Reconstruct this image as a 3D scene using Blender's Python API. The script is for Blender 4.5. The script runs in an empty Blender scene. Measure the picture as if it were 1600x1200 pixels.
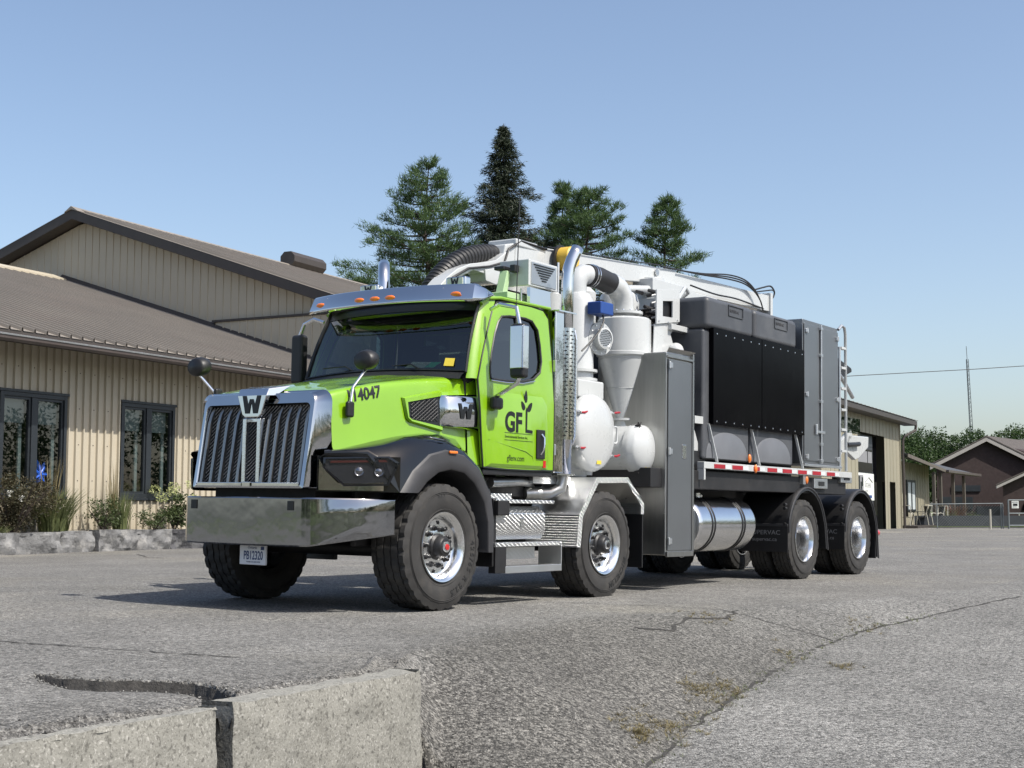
import bpy, bmesh, math, random
from math import sin, cos, pi, radians, sqrt, atan2, floor
from mathutils import Vector, Matrix, noise

random.seed(7)
S = bpy.context.scene
C = S.collection

# ------------------------------------------------------------------ camera, world, sun, exposure
cam_d = bpy.data.cameras.new('camera')
cam = bpy.data.objects.new('camera', cam_d)
C.objects.link(cam)
cam.location = (0, 0, 0.88)
cam.rotation_euler = (radians(90 + 5.109), 0, 0)
cam_d.sensor_width = 36
cam_d.lens = 36 * 2214.5 / 1600
cam_d.clip_start = 0.05
cam_d.clip_end = 3000
S.camera = cam
SUN_AZ, SUN_EL = radians(122.5), radians(52)
W = bpy.data.worlds.new('World')
S.world = W
W.use_nodes = True
wn = W.node_tree.nodes
bg = wn['Background']
sky = wn.new('ShaderNodeTexSky')
sky.sky_type = 'NISHITA'
sky.sun_disc = False
sky.sun_elevation = SUN_EL
sky.sun_rotation = SUN_AZ
sky.altitude = 0
sky.air_density = .9
sky.dust_density = 2.1
sky.ozone_density = .2
W.node_tree.links.new(sky.outputs[0], bg.inputs[0])
bg.inputs[1].default_value = 0.148
sun_d = bpy.data.lights.new('sun', 'SUN')
sun_d.energy = 4.8
sun_d.angle = radians(0.53)
sun_d.color = (1.0, 0.955, 0.88)
sun = bpy.data.objects.new('sun', sun_d)
C.objects.link(sun)
SV = Vector((sin(SUN_AZ) * cos(SUN_EL), cos(SUN_AZ) * cos(SUN_EL), sin(SUN_EL)))
sun.rotation_euler = SV.to_track_quat('Z', 'Y').to_euler()
sun.location = (0, 0, 40)
S.view_settings.view_transform = 'Standard'
S.view_settings.look = 'None'
S.view_settings.gamma = 1
S.view_settings.use_curve_mapping = False
S.view_settings.exposure = 0.36
S.render.engine = 'CYCLES'
S.cycles.max_bounces = 8
S.cycles.transparent_max_bounces = 24

# ------------------------------------------------------------------ materials
MATS = {}


def pm(name, col, rough=.6, metal=0., var=.12, vscale=3., bump=0., bscale=40., coat=0., spec=.5,
       dirt=None, dscale=1.5, damt=.3, speck=None, spscale=60., spamt=.4, stretch=None, rvar=.1, mid=None, emis=None):
    m = bpy.data.materials.new(name)
    m.use_nodes = True
    nt = m.node_tree
    N, L = nt.nodes, nt.links
    b = N['Principled BSDF']
    tc = N.new('ShaderNodeTexCoord')
    src = tc.outputs['Object']
    if stretch:
        mp = N.new('ShaderNodeMapping')
        mp.inputs['Scale'].default_value = stretch
        L.new(src, mp.inputs[0])
        src2 = mp.outputs[0]
    else:
        src2 = src

    def nz(sc, det=4, rgh=.55, s=src2):
        n = N.new('ShaderNodeTexNoise')
        n.inputs['Scale'].default_value = sc
        n.inputs['Detail'].default_value = det
        n.inputs['Roughness'].default_value = rgh
        L.new(s, n.inputs['Vector'])
        return n.outputs['Fac']

    def ramp(f, a, b_):
        r = N.new('ShaderNodeMapRange')
        r.inputs[1].default_value = a
        r.inputs[2].default_value = b_
        L.new(f, r.inputs[0])
        return r.outputs[0]

    def mix(f, a, b_):
        x = N.new('ShaderNodeMix')
        x.data_type = 'RGBA'
        if isinstance(f, float):
            x.inputs[0].default_value = f
        else:
            L.new(f, x.inputs[0])
        for i, c in ((6, a), (7, b_)):
            if isinstance(c, tuple):
                x.inputs[i].default_value = (*c, 1)
            else:
                L.new(c, x.inputs[i])
        return x.outputs[2]
    lo = tuple(c * (1 - var) for c in col)
    hi = tuple(min(1, c * (1 + var)) for c in col)
    cc = mix(ramp(nz(vscale), .3, .7), lo, hi)
    if mid:
        cc = mix(ramp(nz(mid[1], 3, .6), mid[2], mid[3]), cc, mid[0])
    if dirt:
        f = ramp(nz(dscale, 5, .65), .5, .72)
        mul = N.new('ShaderNodeMath')
        mul.operation = 'MULTIPLY'
        mul.inputs[1].default_value = damt
        L.new(f, mul.inputs[0])
        cc = mix(mul.outputs[0], cc, dirt)
    if speck:
        for k, sc_ in enumerate(speck):
            f = ramp(nz(spscale * (1 + .7 * k), 2, .5, src), .56, .68)
            mul = N.new('ShaderNodeMath')
            mul.operation = 'MULTIPLY'
            mul.inputs[1].default_value = spamt
            L.new(f, mul.inputs[0])
            cc = mix(mul.outputs[0], cc, sc_)
    L.new(cc, b.inputs['Base Color'])
    b.inputs['Metallic'].default_value = metal
    b.inputs['Specular IOR Level'].default_value = spec
    b.inputs['Coat Weight'].default_value = coat
    b.inputs['Coat Roughness'].default_value = .03
    rr = N.new('ShaderNodeMapRange')
    rr.inputs[1].default_value = .25
    rr.inputs[2].default_value = .75
    rr.inputs[3].default_value = max(0, rough * (1 - rvar))
    rr.inputs[4].default_value = min(1, rough * (1 + rvar))
    L.new(nz(vscale * 2.3), rr.inputs[0])
    L.new(rr.outputs[0], b.inputs['Roughness'])
    if bump:
        bp = N.new('ShaderNodeBump')
        bp.inputs['Strength'].default_value = 1
        bp.inputs['Distance'].default_value = bump
        L.new(nz(bscale, 4), bp.inputs['Height'])
        L.new(bp.outputs[0], b.inputs['Normal'])
    if emis:
        b.inputs['Emission Color'].default_value = (*emis[0], 1)
        b.inputs['Emission Strength'].default_value = emis[1]
    MATS[name] = m
    return m


GREEN = pm('lime_paint', (.185, .375, .005), .32, var=.03, coat=1., dirt=(.33, .5, .06), damt=.12)
BLACKP = pm('black_gloss_paint', (.004, .005, .007), .06, var=.1, coat=.35, spec=.35, rvar=.05)
MATTE = pm('grey_black_plastic', (.035, .035, .038), .55, var=.1, bump=.0006, bscale=300)
BLK = pm('black_plastic', (.012, .012, .013), .45, var=.2, bump=.0005, bscale=250)
CHASSIS = pm('chassis_black', (.010, .010, .011), .6, var=.3, dirt=(.05, .045, .04), damt=.25)
RUBBER = pm('tyre_rubber', (.026, .025, .024), .78, var=.2, vscale=6, bump=.0008, bscale=160, dirt=(.085, .078, .068), dscale=7, damt=.35)
CHROME = pm('chrome', (.66, .67, .69), .05, 1., var=.02, bump=.0025, bscale=2.2, rvar=.3)
CHROMED = pm('bumper_chrome', (.34, .35, .37), .06, 1., var=.03, bump=.005, bscale=1.3, rvar=.3)
ALU = pm('polished_aluminium', (.78, .79, .80), .20, 1., var=.05, bump=.0006, bscale=60)
ALUT = pm('brushed_tank_aluminium', (.74, .75, .77), .16, 1., var=.04, bump=.002, bscale=5)
ALUM = pm('satin_aluminium', (.62, .63, .63), .42, 1., var=.06)
STEEL = pm('brushed_stainless', (.42, .42, .405), .36, 1., var=.10, vscale=1.2, bump=.0003, bscale=40, stretch=(14, 14, 1))
STEELG = pm('grey_cabinet_metal', (.24, .25, .26), .40, .85, var=.08, vscale=.8)
WHITE = pm('white_paint', (.46, .475, .475), .28, var=.03, coat=.5, dirt=(.36, .35, .32), damt=.12, dscale=.7)
TANKG = pm('grey_polyethylene', (.058, .062, .07), .5, var=.08, bump=.0008, bscale=120, dirt=(.15, .15, .15), damt=.3)
PANELB = pm('black_panel', (.003, .003, .004), .10, var=.1, spec=.02, bump=.002, bscale=1.6)
ORANGE = pm('amber_lens', (.75, .17, .01), .2, var=.05, coat=1.)
RED = pm('red_lens', (.45, .012, .012), .25, var=.05, coat=1.)
REDTAPE = pm('red_reflective_tape', (.30, .01, .02), .4, var=.1)
WTAPE = pm('white_reflective_tape', (.55, .57, .58), .4, var=.05)
BLUE = pm('blue_plastic', (.012, .05, .22), .35, var=.1)
YEL = pm('yellow_plastic', (.62, .40, .05), .45, var=.08)
YELST = pm('yellow_sticker', (.62, .48, .05), .5, var=.05)
PAPER = pm('white_paper', (.62, .64, .6), .7, var=.05)
TEAL = pm('green_card', (.03, .42, .24), .6, var=.05)
DECAL = pm('black_decal', (.006, .007, .008), .4, var=.05)
TYTEXT = pm('raised_rubber_lettering', (.012, .012, .012), .6, var=.1)
GREYTX = pm('grey_decal', (.22, .22, .23), .5, var=.05)
SEATM = pm('dark_fabric', (.03, .03, .032), .85, var=.1)
HOSE = pm('black_hose', (.014, .014, .015), .5, var=.2, bump=.001, bscale=30)
PLATE = pm('plate_white', (.62, .64, .68), .4, var=.03)
NAVY = pm('plate_navy', (.02, .04, .13), .5)
DIAM = pm('diamond_plate', (.60, .61, .61), .30, 1., var=.05)
# raised tread pattern for diamond plate
_nt = DIAM.node_tree
_b = _nt.nodes['Principled BSDF']
_tc = _nt.nodes.new('ShaderNodeTexCoord')
_acc = None
for _vec in ((.6, 1., 1.), (1., -1., .3)):
    _dp = _nt.nodes.new('ShaderNodeVectorMath')
    _dp.operation = 'DOT_PRODUCT'
    _dp.inputs[1].default_value = tuple(_k * 215 for _k in _vec)
    _nt.links.new(_tc.outputs['Object'], _dp.inputs[0])
    _w = _nt.nodes.new('ShaderNodeMath')
    _w.operation = 'SINE'
    _nt.links.new(_dp.outputs['Value'], _w.inputs[0])
    if _acc is None:
        _acc = _w.outputs[0]
    else:
        _mm = _nt.nodes.new('ShaderNodeMath')
        _mm.operation = 'MULTIPLY'
        _nt.links.new(_acc, _mm.inputs[0])
        _nt.links.new(_w.outputs[0], _mm.inputs[1])
        _mr = _nt.nodes.new('ShaderNodeMapRange')
        _mr.inputs[1].default_value = .25
        _mr.inputs[2].default_value = .7
        _nt.links.new(_mm.outputs[0], _mr.inputs[0])
        _acc = _mr.outputs[0]
_bp = _nt.nodes.new('ShaderNodeBump')
_bp.inputs['Distance'].default_value = .0022
_nt.links.new(_acc, _bp.inputs['Height'])
_nt.links.new(_bp.outputs[0], _b.inputs['Normal'])


def glassmat(name, tint, gl=.04, reflect=1., rough=.01):
    m = bpy.data.materials.new(name)
    m.use_nodes = True
    nt = m.node_tree
    N, L = nt.nodes, nt.links
    N.remove(N['Principled BSDF'])
    out = N['Material Output']
    tr = N.new('ShaderNodeBsdfTransparent')
    tr.inputs[0].default_value = (*tint, 1)
    g = N.new('ShaderNodeBsdfGlossy')
    g.inputs['Roughness'].default_value = rough
    g.inputs['Color'].default_value = (reflect, reflect, reflect, 1)
    fr = N.new('ShaderNodeLayerWeight')
    fr.inputs['Blend'].default_value = .5
    pw = N.new('ShaderNodeMath')
    pw.operation = 'POWER'
    pw.inputs[1].default_value = 4
    L.new(fr.outputs['Facing'], pw.inputs[0])
    ad = N.new('ShaderNodeMath')
    ad.operation = 'MULTIPLY_ADD'
    ad.inputs[1].default_value = .85
    ad.inputs[2].default_value = gl + .05
    L.new(pw.outputs[0], ad.inputs[0])
    mx = N.new('ShaderNodeMixShader')
    L.new(ad.outputs[0], mx.inputs[0])
    L.new(tr.outputs[0], mx.inputs[1])
    L.new(g.outputs[0], mx.inputs[2])
    L.new(mx.outputs[0], out.inputs[0])
    return m


GLASS = glassmat('tinted_glass', (.28, .34, .32))
DGLASS = glassmat('dark_tinted_glass', (.07, .08, .08), .05)
WGLASS = glassmat('window_glass', (.42, .47, .47), .04)
LENS = glassmat('headlight_lens', (.5, .5, .52), .0, .8, .16)
MESHM = pm('grille_mesh', (.42, .42, .43), .5, .5, var=.1)
# environment materials
TAN = pm('tan_metal_siding', (.42, .375, .29), .5, var=.04, vscale=.8, dirt=(.33, .28, .2), dscale=.8, damt=.3)
TAN2 = pm('weathered_tan_siding', (.27, .25, .185), .55, var=.08, vscale=.7, dirt=(.17, .15, .10), dscale=.6, damt=.5, stretch=(1, 1, .15))
ROOFB = pm('brown_metal_roof', (.225, .20, .17), .5, .0, var=.08, vscale=.5, dirt=(.24, .2, .17), dscale=.3, damt=.4)
FASC = pm('dark_brown_trim', (.045, .037, .032), .5, var=.1)
GUT = pm('brown_gutter', (.075, .06, .055), .35, var=.1)
BARM = pm('grille_bar_metal', (.33, .33, .32), .42, 1., var=.05)
CHROMEG = pm('grille_chrome', (.47, .48, .50), .08, 1., var=.04, bump=.002, bscale=3)
BLUEO = pm('bright_blue_foil', (.02, .10, .50), .2, var=.1)
DARKF = pm('dark_window_frame', (.018, .022, .026), .4, var=.1)
BLIND = pm('pale_blind', (.42, .46, .46), .7, var=.04)
INTER = pm('dark_interior', (.05, .052, .05), .8, var=.3)
CONC = pm('old_concrete', (.225, .22, .195), .9, var=.18, vscale=3, bump=.008, bscale=24, dirt=(.095, .092, .078), dscale=3, damt=.75, speck=((.06, .057, .05), (.36, .35, .32), (.10, .095, .08)), spscale=42, spamt=.7)
STONE = pm('grey_limestone', (.145, .145, .145), .9, var=.35, vscale=2.5, bump=.04, bscale=9, dirt=(.30, .29, .27), dscale=3, damt=.7, speck=((.1, .1, .1),), spscale=9, spamt=.4)
STONED = pm('dark_limestone', (.065, .065, .07), .9, var=.35, vscale=2.5, bump=.04, bscale=9, dirt=(.15, .15, .14), dscale=3, damt=.6)
BRICK = pm('dark_brown_brick', (.035, .022, .021), .9, var=.15, vscale=3)
LIGHTTRIM = pm('light_trim', (.30, .28, .26), .6, var=.05)
SHINGLE = pm('brown_shingle', (.07, .06, .054), .85, var=.2, vscale=4)
DSHING = pm('dark_grey_shingle', (.055, .058, .065), .8, var=.15, vscale=4)
WOOD = pm('weathered_wood', (.095, .082, .068), .8, var=.2, vscale=3, stretch=(1, 1, .2))
GALV = pm('galvanised_steel', (.16, .18, .185), .55, .3, var=.1)
MULCH = pm('dark_mulch', (.035, .025, .018), .95, var=.4, vscale=30, bump=.03, bscale=40)
GRASSM = pm('lawn_grass', (.085, .115, .03), .9, var=.3, vscale=1.5, bump=.03, bscale=30)
BARK = pm('bark', (.055, .042, .033), .9, var=.25, vscale=6, bump=.02, bscale=12)
CHAIRM = pm('cream_chair_plastic', (.40, .385, .33), .5, var=.06)
PINKC = pm('pink_concrete_edge', (.42, .24, .18), .85, var=.1)
CABLE = pm('dark_cable', (.03, .03, .03), .6)


def leafmat(name, a, b_, rough=.55, trans=.25):
    m = bpy.data.materials.new(name)
    m.use_nodes = True
    nt = m.node_tree
    N, L = nt.nodes, nt.links
    b = N['Principled BSDF']
    oi = N.new('ShaderNodeNewGeometry')
    tc = N.new('ShaderNodeTexCoord')
    n = N.new('ShaderNodeTexNoise')
    n.inputs['Scale'].default_value = .9
    L.new(tc.outputs['Object'], n.inputs['Vector'])
    ad = N.new('ShaderNodeMath')
    ad.operation = 'MULTIPLY_ADD'
    ad.inputs[1].default_value = .55
    L.new(oi.outputs['Random Per Island'], ad.inputs[0])
    ms = N.new('ShaderNodeMath')
    ms.operation = 'MULTIPLY'
    ms.inputs[1].default_value = .6
    L.new(n.outputs['Fac'], ms.inputs[0])
    L.new(ms.outputs[0], ad.inputs[2])
    mx = N.new('ShaderNodeMix')
    mx.data_type = 'RGBA'
    mx.inputs[6].default_value = (*a, 1)
    mx.inputs[7].default_value = (*b_, 1)
    L.new(ad.outputs[0], mx.inputs[0])
    L.new(mx.outputs[2], b.inputs['Base Color'])
    b.inputs['Roughness'].default_value = rough
    b.inputs['Specular IOR Level'].default_value = .3
    tl = N.new('ShaderNodeBsdfTranslucent')
    L.new(mx.outputs[2], tl.inputs[0])
    ms2 = N.new('ShaderNodeMixShader')
    ms2.inputs[0].default_value = trans
    L.new(b.outputs[0], ms2.inputs[1])
    L.new(tl.outputs[0], ms2.inputs[2])
    L.new(ms2.outputs[0], N['Material Output'].inputs[0])
    return m


PINE = leafmat('pine_needles', (.028, .06, .022), (.10, .16, .055), trans=.3)
SPRUCE = leafmat('spruce_needles', (.012, .02, .012), (.035, .048, .024), trans=.1)
MAPLE = leafmat('maple_leaves', (.02, .045, .013), (.06, .10, .028))
SHRUB = leafmat('shrub_leaves', (.03, .05, .02), (.085, .11, .04))
REDSH = leafmat('reddish_shrub_leaves', (.022, .035, .018), (.085, .065, .035))
BLADE = leafmat('ornamental_grass_blades', (.06, .085, .03), (.17, .19, .08))
STRAW = leafmat('dry_grass_blades', (.12, .10, .045), (.26, .22, .12))
HYDR = leafmat('pale_green_blooms', (.30, .34, .12), (.50, .52, .26))
PURP = leafmat('purple_grass', (.06, .035, .025), (.20, .10, .06))
WFLOW = leafmat('white_flowers', (.5, .5, .45), (.75, .75, .7))


# ------------------------------------------------------------------ mesh builder
class MB:
    def __init__(s):
        s.v, s.f = [], []

    def add(s, vs, fs):
        o = len(s.v)
        s.v += [tuple(p) for p in vs]
        s.f += [tuple(i + o for i in f) for f in fs]
        return s

    def hexa(s, p):
        return s.add(p, [(0, 3, 2, 1), (4, 5, 6, 7), (0, 1, 5, 4), (1, 2, 6, 5), (2, 3, 7, 6), (3, 0, 4, 7)])

    def box(s, x0, x1, y0, y1, z0, z1):
        return s.hexa([(x0, y0, z0), (x1, y0, z0), (x1, y1, z0), (x0, y1, z0), (x0, y0, z1), (x1, y0, z1), (x1, y1, z1), (x0, y1, z1)])

    def prism(s, pts, off):
        n = len(pts)
        off = Vector(off)
        a = [Vector(p) for p in pts]
        return s.add(a + [p + off for p in a], [tuple(range(n))[::-1], tuple(range(n, 2 * n))] + [(i, (i + 1) % n, n + (i + 1) % n, n + i) for i in range(n)])

    def grid(s, rows, cu=False, cv=False):
        m, n = len(rows), len(rows[0])
        vs = [p for r in rows for p in r]
        fs = []
        for i in range(m if cu else m - 1):
            for j in range(n if cv else n - 1):
                a, b = i, (i + 1) % m
                c, d = j, (j + 1) % n
                fs.append((a * n + c, a * n + d, b * n + d, b * n + c))
        return s.add(vs, fs)

    def frame_vecs(s, d):
        d = Vector(d).normalized()
        u = Vector((0, 0, 1)) if abs(d.z) < .9 else Vector((1, 0, 0))
        a = d.cross(u).normalized()
        return a, d.cross(a).normalized()

    def cyl(s, p0, p1, r0, r1=None, n=20, caps=True):
        r1 = r0 if r1 is None else r1
        p0, p1 = Vector(p0), Vector(p1)
        a, b = s.frame_vecs(p1 - p0)
        ring = lambda p, r: [p + a * (r * cos(2 * pi * k / n)) + b * (r * sin(2 * pi * k / n)) for k in range(n)]
        s.grid([ring(p0, r0), ring(p1, r1)], cv=True)
        if caps:
            s.add(ring(p0, r0), [tuple(range(n))])
            s.add(ring(p1, r1), [tuple(range(n))[::-1]])
        return s

    def tube(s, path, r, n=10, caps=True, squash=1.):
        P = [Vector(p) for p in path]
        rs = r if isinstance(r, (list, tuple)) else [r] * len(P)
        rows = []
        a = None
        for i, p in enumerate(P):
            d = (P[min(i + 1, len(P) - 1)] - P[max(i - 1, 0)]).normalized()
            if a is None:
                a, _ = s.frame_vecs(d)
            a = (a - d * a.dot(d)).normalized()
            b = d.cross(a)
            rows.append([p + a * (rs[i] * cos(2 * pi * k / n)) + b * (rs[i] * squash * sin(2 * pi * k / n)) for k in range(n)])
        s.grid(rows, cv=True)
        if caps:
            s.add(rows[0], [tuple(range(n))])
            s.add(rows[-1], [tuple(range(n))[::-1]])
        return s

    def lathe(s, prof, c, ax, n=40, closed=False):
        """prof: (r, h) pairs along axis ax from point c"""
        c = Vector(c)
        ax = Vector(ax).normalized()
        a, b = s.frame_vecs(ax)
        rows = [[c + ax * h + a * (r * cos(2 * pi * k / n)) + b * (r * sin(2 * pi * k / n)) for k in range(n)] for r, h in prof]
        return s.grid(rows, cu=closed, cv=True)

    def sph(s, c, rx, ry=None, rz=None, n=14, m=9):
        ry = ry or rx
        rz = rz or rx
        rows = []
        for i in range(m + 1):
            t = pi * i / m
            rows.append([(c[0] + rx * sin(t) * cos(2 * pi * k / n), c[1] + ry * sin(t) * sin(2 * pi * k / n), c[2] + rz * cos(t)) for k in range(n)])
        return s.grid(rows, cv=True)

    def build(s, name, mat, parent=None, bevel=0, smooth=True, ang=35, loc=None, weld=True, seg=2):
        me = bpy.data.meshes.new(name)
        me.from_pydata(s.v, [], s.f)
        if weld:
            bm = bmesh.new()
            bm.from_mesh(me)
            bmesh.ops.remove_doubles(bm, verts=bm.verts, dist=1e-5)
            bmesh.ops.recalc_face_normals(bm, faces=bm.faces)
            bm.to_mesh(me)
            bm.free()
        me.materials.append(mat)
        if smooth:
            me.polygons.foreach_set('use_smooth', [True] * len(me.polygons))
            me.set_sharp_from_angle(angle=radians(ang))
        o = bpy.data.objects.new(name, me)
        C.objects.link(o)
        if parent:
            o.parent = parent
        if loc:
            o.location = loc
        if bevel:
            md = o.modifiers.new('bevel', 'BEVEL')
            md.width = bevel
            md.segments = seg
            md.limit_method = 'ANGLE'
            md.angle_limit = radians(40)
            md.harden_normals = True
        return o


def tag(o, label=None, cat=None, group=None, kind=None):
    for k, v in (('label', label), ('category', cat), ('group', group), ('kind', kind)):
        if v:
            o[k] = v
    return o


def empty(name, loc=(0, 0, 0), rz=0, label=None, cat=None, group=None):
    o = bpy.data.objects.new(name, None)
    o.empty_display_size = .2
    C.objects.link(o)
    o.location = loc
    o.rotation_euler = (0, 0, rz)
    return tag(o, label, cat, group)


def kids(o):
    return [c for c in o.children]


def copy_tree(o, parent=None):
    c = o.copy()
    C.objects.link(c)
    if parent:
        c.parent = parent
    for ch in list(o.children):
        copy_tree(ch, c)
    return c


def text_mesh(txt, size, ext=.0015, offset=0., xs=1., shear=0., align='LEFT'):
    cu = bpy.data.curves.new('lettering', 'FONT')
    cu.body = txt
    cu.size = size
    cu.extrude = ext
    cu.offset = offset
    cu.shear = shear
    cu.align_x = align
    cu.resolution_u = 4
    ob = bpy.data.objects.new('lettering', cu)
    C.objects.link(ob)
    dg = bpy.context.evaluated_depsgraph_get()
    me = bpy.data.meshes.new_from_object(ob.evaluated_get(dg))
    bpy.data.objects.remove(ob)
    bpy.data.curves.remove(cu)
    for v in me.vertices:
        v.co.x *= xs
    return me


def text_on(txt, size, org, xd, yd, mat, parent, name='lettering', **k):
    me = text_mesh(txt, size, **k)
    xd, yd = Vector(xd).normalized(), Vector(yd).normalized()
    zd = xd.cross(yd)
    M = Matrix((xd, yd, zd)).transposed().to_4x4()
    M.translation = Vector(org)
    me.transform(M)
    me.materials.clear()
    me.materials.append(mat)
    o = bpy.data.objects.new(name, me)
    C.objects.link(o)
    o.parent = parent
    return o


def drape(o, target, off=.003):
    """lay lettering onto the driver side of a curved panel"""
    from mathutils.bvhtree import BVHTree
    bpy.context.view_layer.update()
    dg = bpy.context.evaluated_depsgraph_get()
    te = target.evaluated_get(dg)
    me = te.to_mesh()
    bv = BVHTree.FromPolygons([v.co.copy() for v in me.vertices], [tuple(p.vertices) for p in me.polygons])
    te.to_mesh_clear()
    bm = bmesh.new()
    bm.from_mesh(o.data)
    bmesh.ops.triangulate(bm, faces=bm.faces)
    for _ in range(4):
        lg = [e for e in bm.edges if e.calc_length() > .018]
        if not lg:
            break
        bmesh.ops.subdivide_edges(bm, edges=lg, cuts=1)
        bmesh.ops.triangulate(bm, faces=[f for f in bm.faces if len(f.verts) > 3])
    bm.to_mesh(o.data)
    bm.free()
    y0 = min(v.co.y for v in o.data.vertices)
    for v in o.data.vertices:
        h = bv.ray_cast(Vector((v.co.x, 3, v.co.z)), Vector((0, -1, 0)))
        if h[0] is not None:
            v.co.y = h[0].y + off + (v.co.y - y0)


# ------------------------------------------------------------------ terrain
TR_T = Vector((-1.6309, 13.3114, .0194))
TR_YAW, TR_P, TR_R = radians(235.79), radians(-.3), radians(-.88)
FW = Vector((cos(TR_YAW), sin(TR_YAW)))
LF = Vector((-sin(TR_YAW), cos(TR_YAW)))


def sclamp(x, a, b, k=2.):
    m, h = (a + b) / 2, (b - a) / 2
    return m + h * math.tanh((x - m) / h)


def zlot(X, Y):
    r = Vector((X - TR_T.x, Y - TR_T.y))
    x, y = r.dot(FW), r.dot(LF)
    d = max(0, max(x - 3, -13 - x, abs(y) - 3))
    w = math.exp(-(d / 9) ** 2)
    z = .0194 + .0052 * max(-14, min(4, x)) - .01536 * max(-3.5, min(3.5, y))
    n = noise.noise((X * .25, Y * .25, 3)) * .012
    return z * w + n * (1 - w * .8)


A30 = Vector((.5, .8660254))
B30 = Vector((.8660254, -.5))


def lerpt(t, T):
    if t <= T[0][0]:
        return T[0][1]
    for (a, u), (b, v) in zip(T, T[1:]):
        if t <= b:
            k = (t - a) / (b - a)
            return u + (v - u) * k
    return T[-1][1]


def smt(t, T, w=.4):
    return (lerpt(t - w, T) + 2 * lerpt(t - w / 2, T) + 2 * lerpt(t, T) + 2 * lerpt(t + w / 2, T) + lerpt(t + w, T)) / 8


# a = distance along the edge, b = signed distance to its right.  edge of the lot, and the foot crack of the bank
EDGE = [(-80, -4.50), (3.6, -4.50), (5.0, -4.50), (6.62, -4.50), (6.95, -4.85), (7.6, -5.12), (8.5, -5.4), (10.7, -5.6), (11.8, -5.2), (14, -4.6), (18, -3.8), (30, -2.5), (200, 5)]
FOOT = [(-80, -3.2), (5.0, -3.4), (7.7, -3.54), (8.97, -3.75), (10.3, -3.88), (12.4, -4.0), (13.5, -3.9), (14.45, -3.68), (15.8, -3.41), (17.2, -3.1), (19, -2.9), (30, -1.8), (200, 6)]
WALL_A = 6.65


def ab(X, Y):
    return X * A30.x + Y * A30.y, X * B30.x + Y * B30.y


def zroad(X, Y):
    z = -.65 + .07 * (Y - 8)
    k = 14
    t = max(-30., min(30., (z + .02) * k))
    return max(-.95, -math.log(1 + math.exp(-t)) / k - .02) if True else z


def zright(X, Y):
    a, b = ab(X, Y)
    e, f = smt(a, EDGE), smt(a, FOOT)
    zr = zroad(X, Y)
    if b >= f:
        return zr
    t = (b - e) / max(.05, f - e)
    top = zlot(X, Y)
    if a <= WALL_A + .01:
        top -= .62
    elif a < WALL_A + 1.3:
        top -= .46 * (1 - (a - WALL_A) / 1.3) ** 1.3 * min(1, max(0, (b - e) / .32)) ** .8
    top = max(top, zr) if a > WALL_A else max(top, zr + .06)
    t = max(0, min(1, t))
    k = t ** 1.35
    return top + (zr - top) * k


CRK = [(-2.55, 7.70), (-2.35, 7.55), (-2.12, 7.46), (-1.86, 7.47), (-1.64, 7.40), (-1.48, 7.20), (-1.36, 6.86), (-1.28, 6.62)]


def crack_d(X, Y):
    best = 9
    for (x0, y0), (x1, y1) in zip(CRK, CRK[1:]):
        dx, dy = x1 - x0, y1 - y0
        t = max(0, min(1, ((X - x0) * dx + (Y - y0) * dy) / (dx * dx + dy * dy)))
        best = min(best, math.hypot(X - x0 - t * dx, Y - y0 - t * dy))
    return best


def zleft(X, Y):
    z = zlot(X, Y)
    a, b = ab(X, Y)
    e = smt(a, EDGE)
    if a < WALL_A + .5:
        # crumbling lip towards the blocks, coarse aggregate and an open crack
        d = e - b
        if d < .5:
            z -= .02 * (1 - d / .5) ** 2 - .028 * max(0, 1 - abs(d - .17) / .05)
            z += .012 * noise.noise((X * 9, Y * 9, 0)) * (1 - d / .5) + .006 * noise.noise((X * 40, Y * 40, 1))
        cd = crack_d(X, Y)
        wd = .055 + .025 * noise.noise((X * 6, Y * 6, 5)) + .012 * noise.noise((X * 25, Y * 25, 6))
        if X < -2.35:
            wd *= max(0., 1 - (-2.35 - X) / .25)
        near = Y < lerpt(X, [(p[0], p[1]) for p in CRK]) and X > -2.6
        if near and cd < .7:
            z -= .045 * (1 - cd / .7) * min(1, (X + 2.6) / .3)
        if cd < wd:
            z -= .15 * min(1, (wd - cd) / .02)
    return z


def spaced(a, b, da, db, growth=1.12):
    """positions from a to b, starting with step da and growing to db"""
    out = [a]
    st = da
    sg = 1 if b > a else -1
    while (b - out[-1]) * sg > st:
        out.append(out[-1] + sg * st)
        st = min(db, st * growth)
    out.append(b)
    return out


av = [-75, -55, -40, -30, -22, -16, -12, -10] + [-8 + i * .5 for i in range(24)] + [4 + i * .0225 for i in range(240)]
av = [a for a in av if a <= 9.3] + spaced(9.4, 210, .07, 8, 1.035)
bl = spaced(0, -4.2, .02, .05, 1.02) + spaced(-4.3, -130, .1, 6, 1.07)
br = spaced(0, 3.2, .03, .06, 1.02) + spaced(3.3, 160, .1, 6, 1.07)


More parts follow.
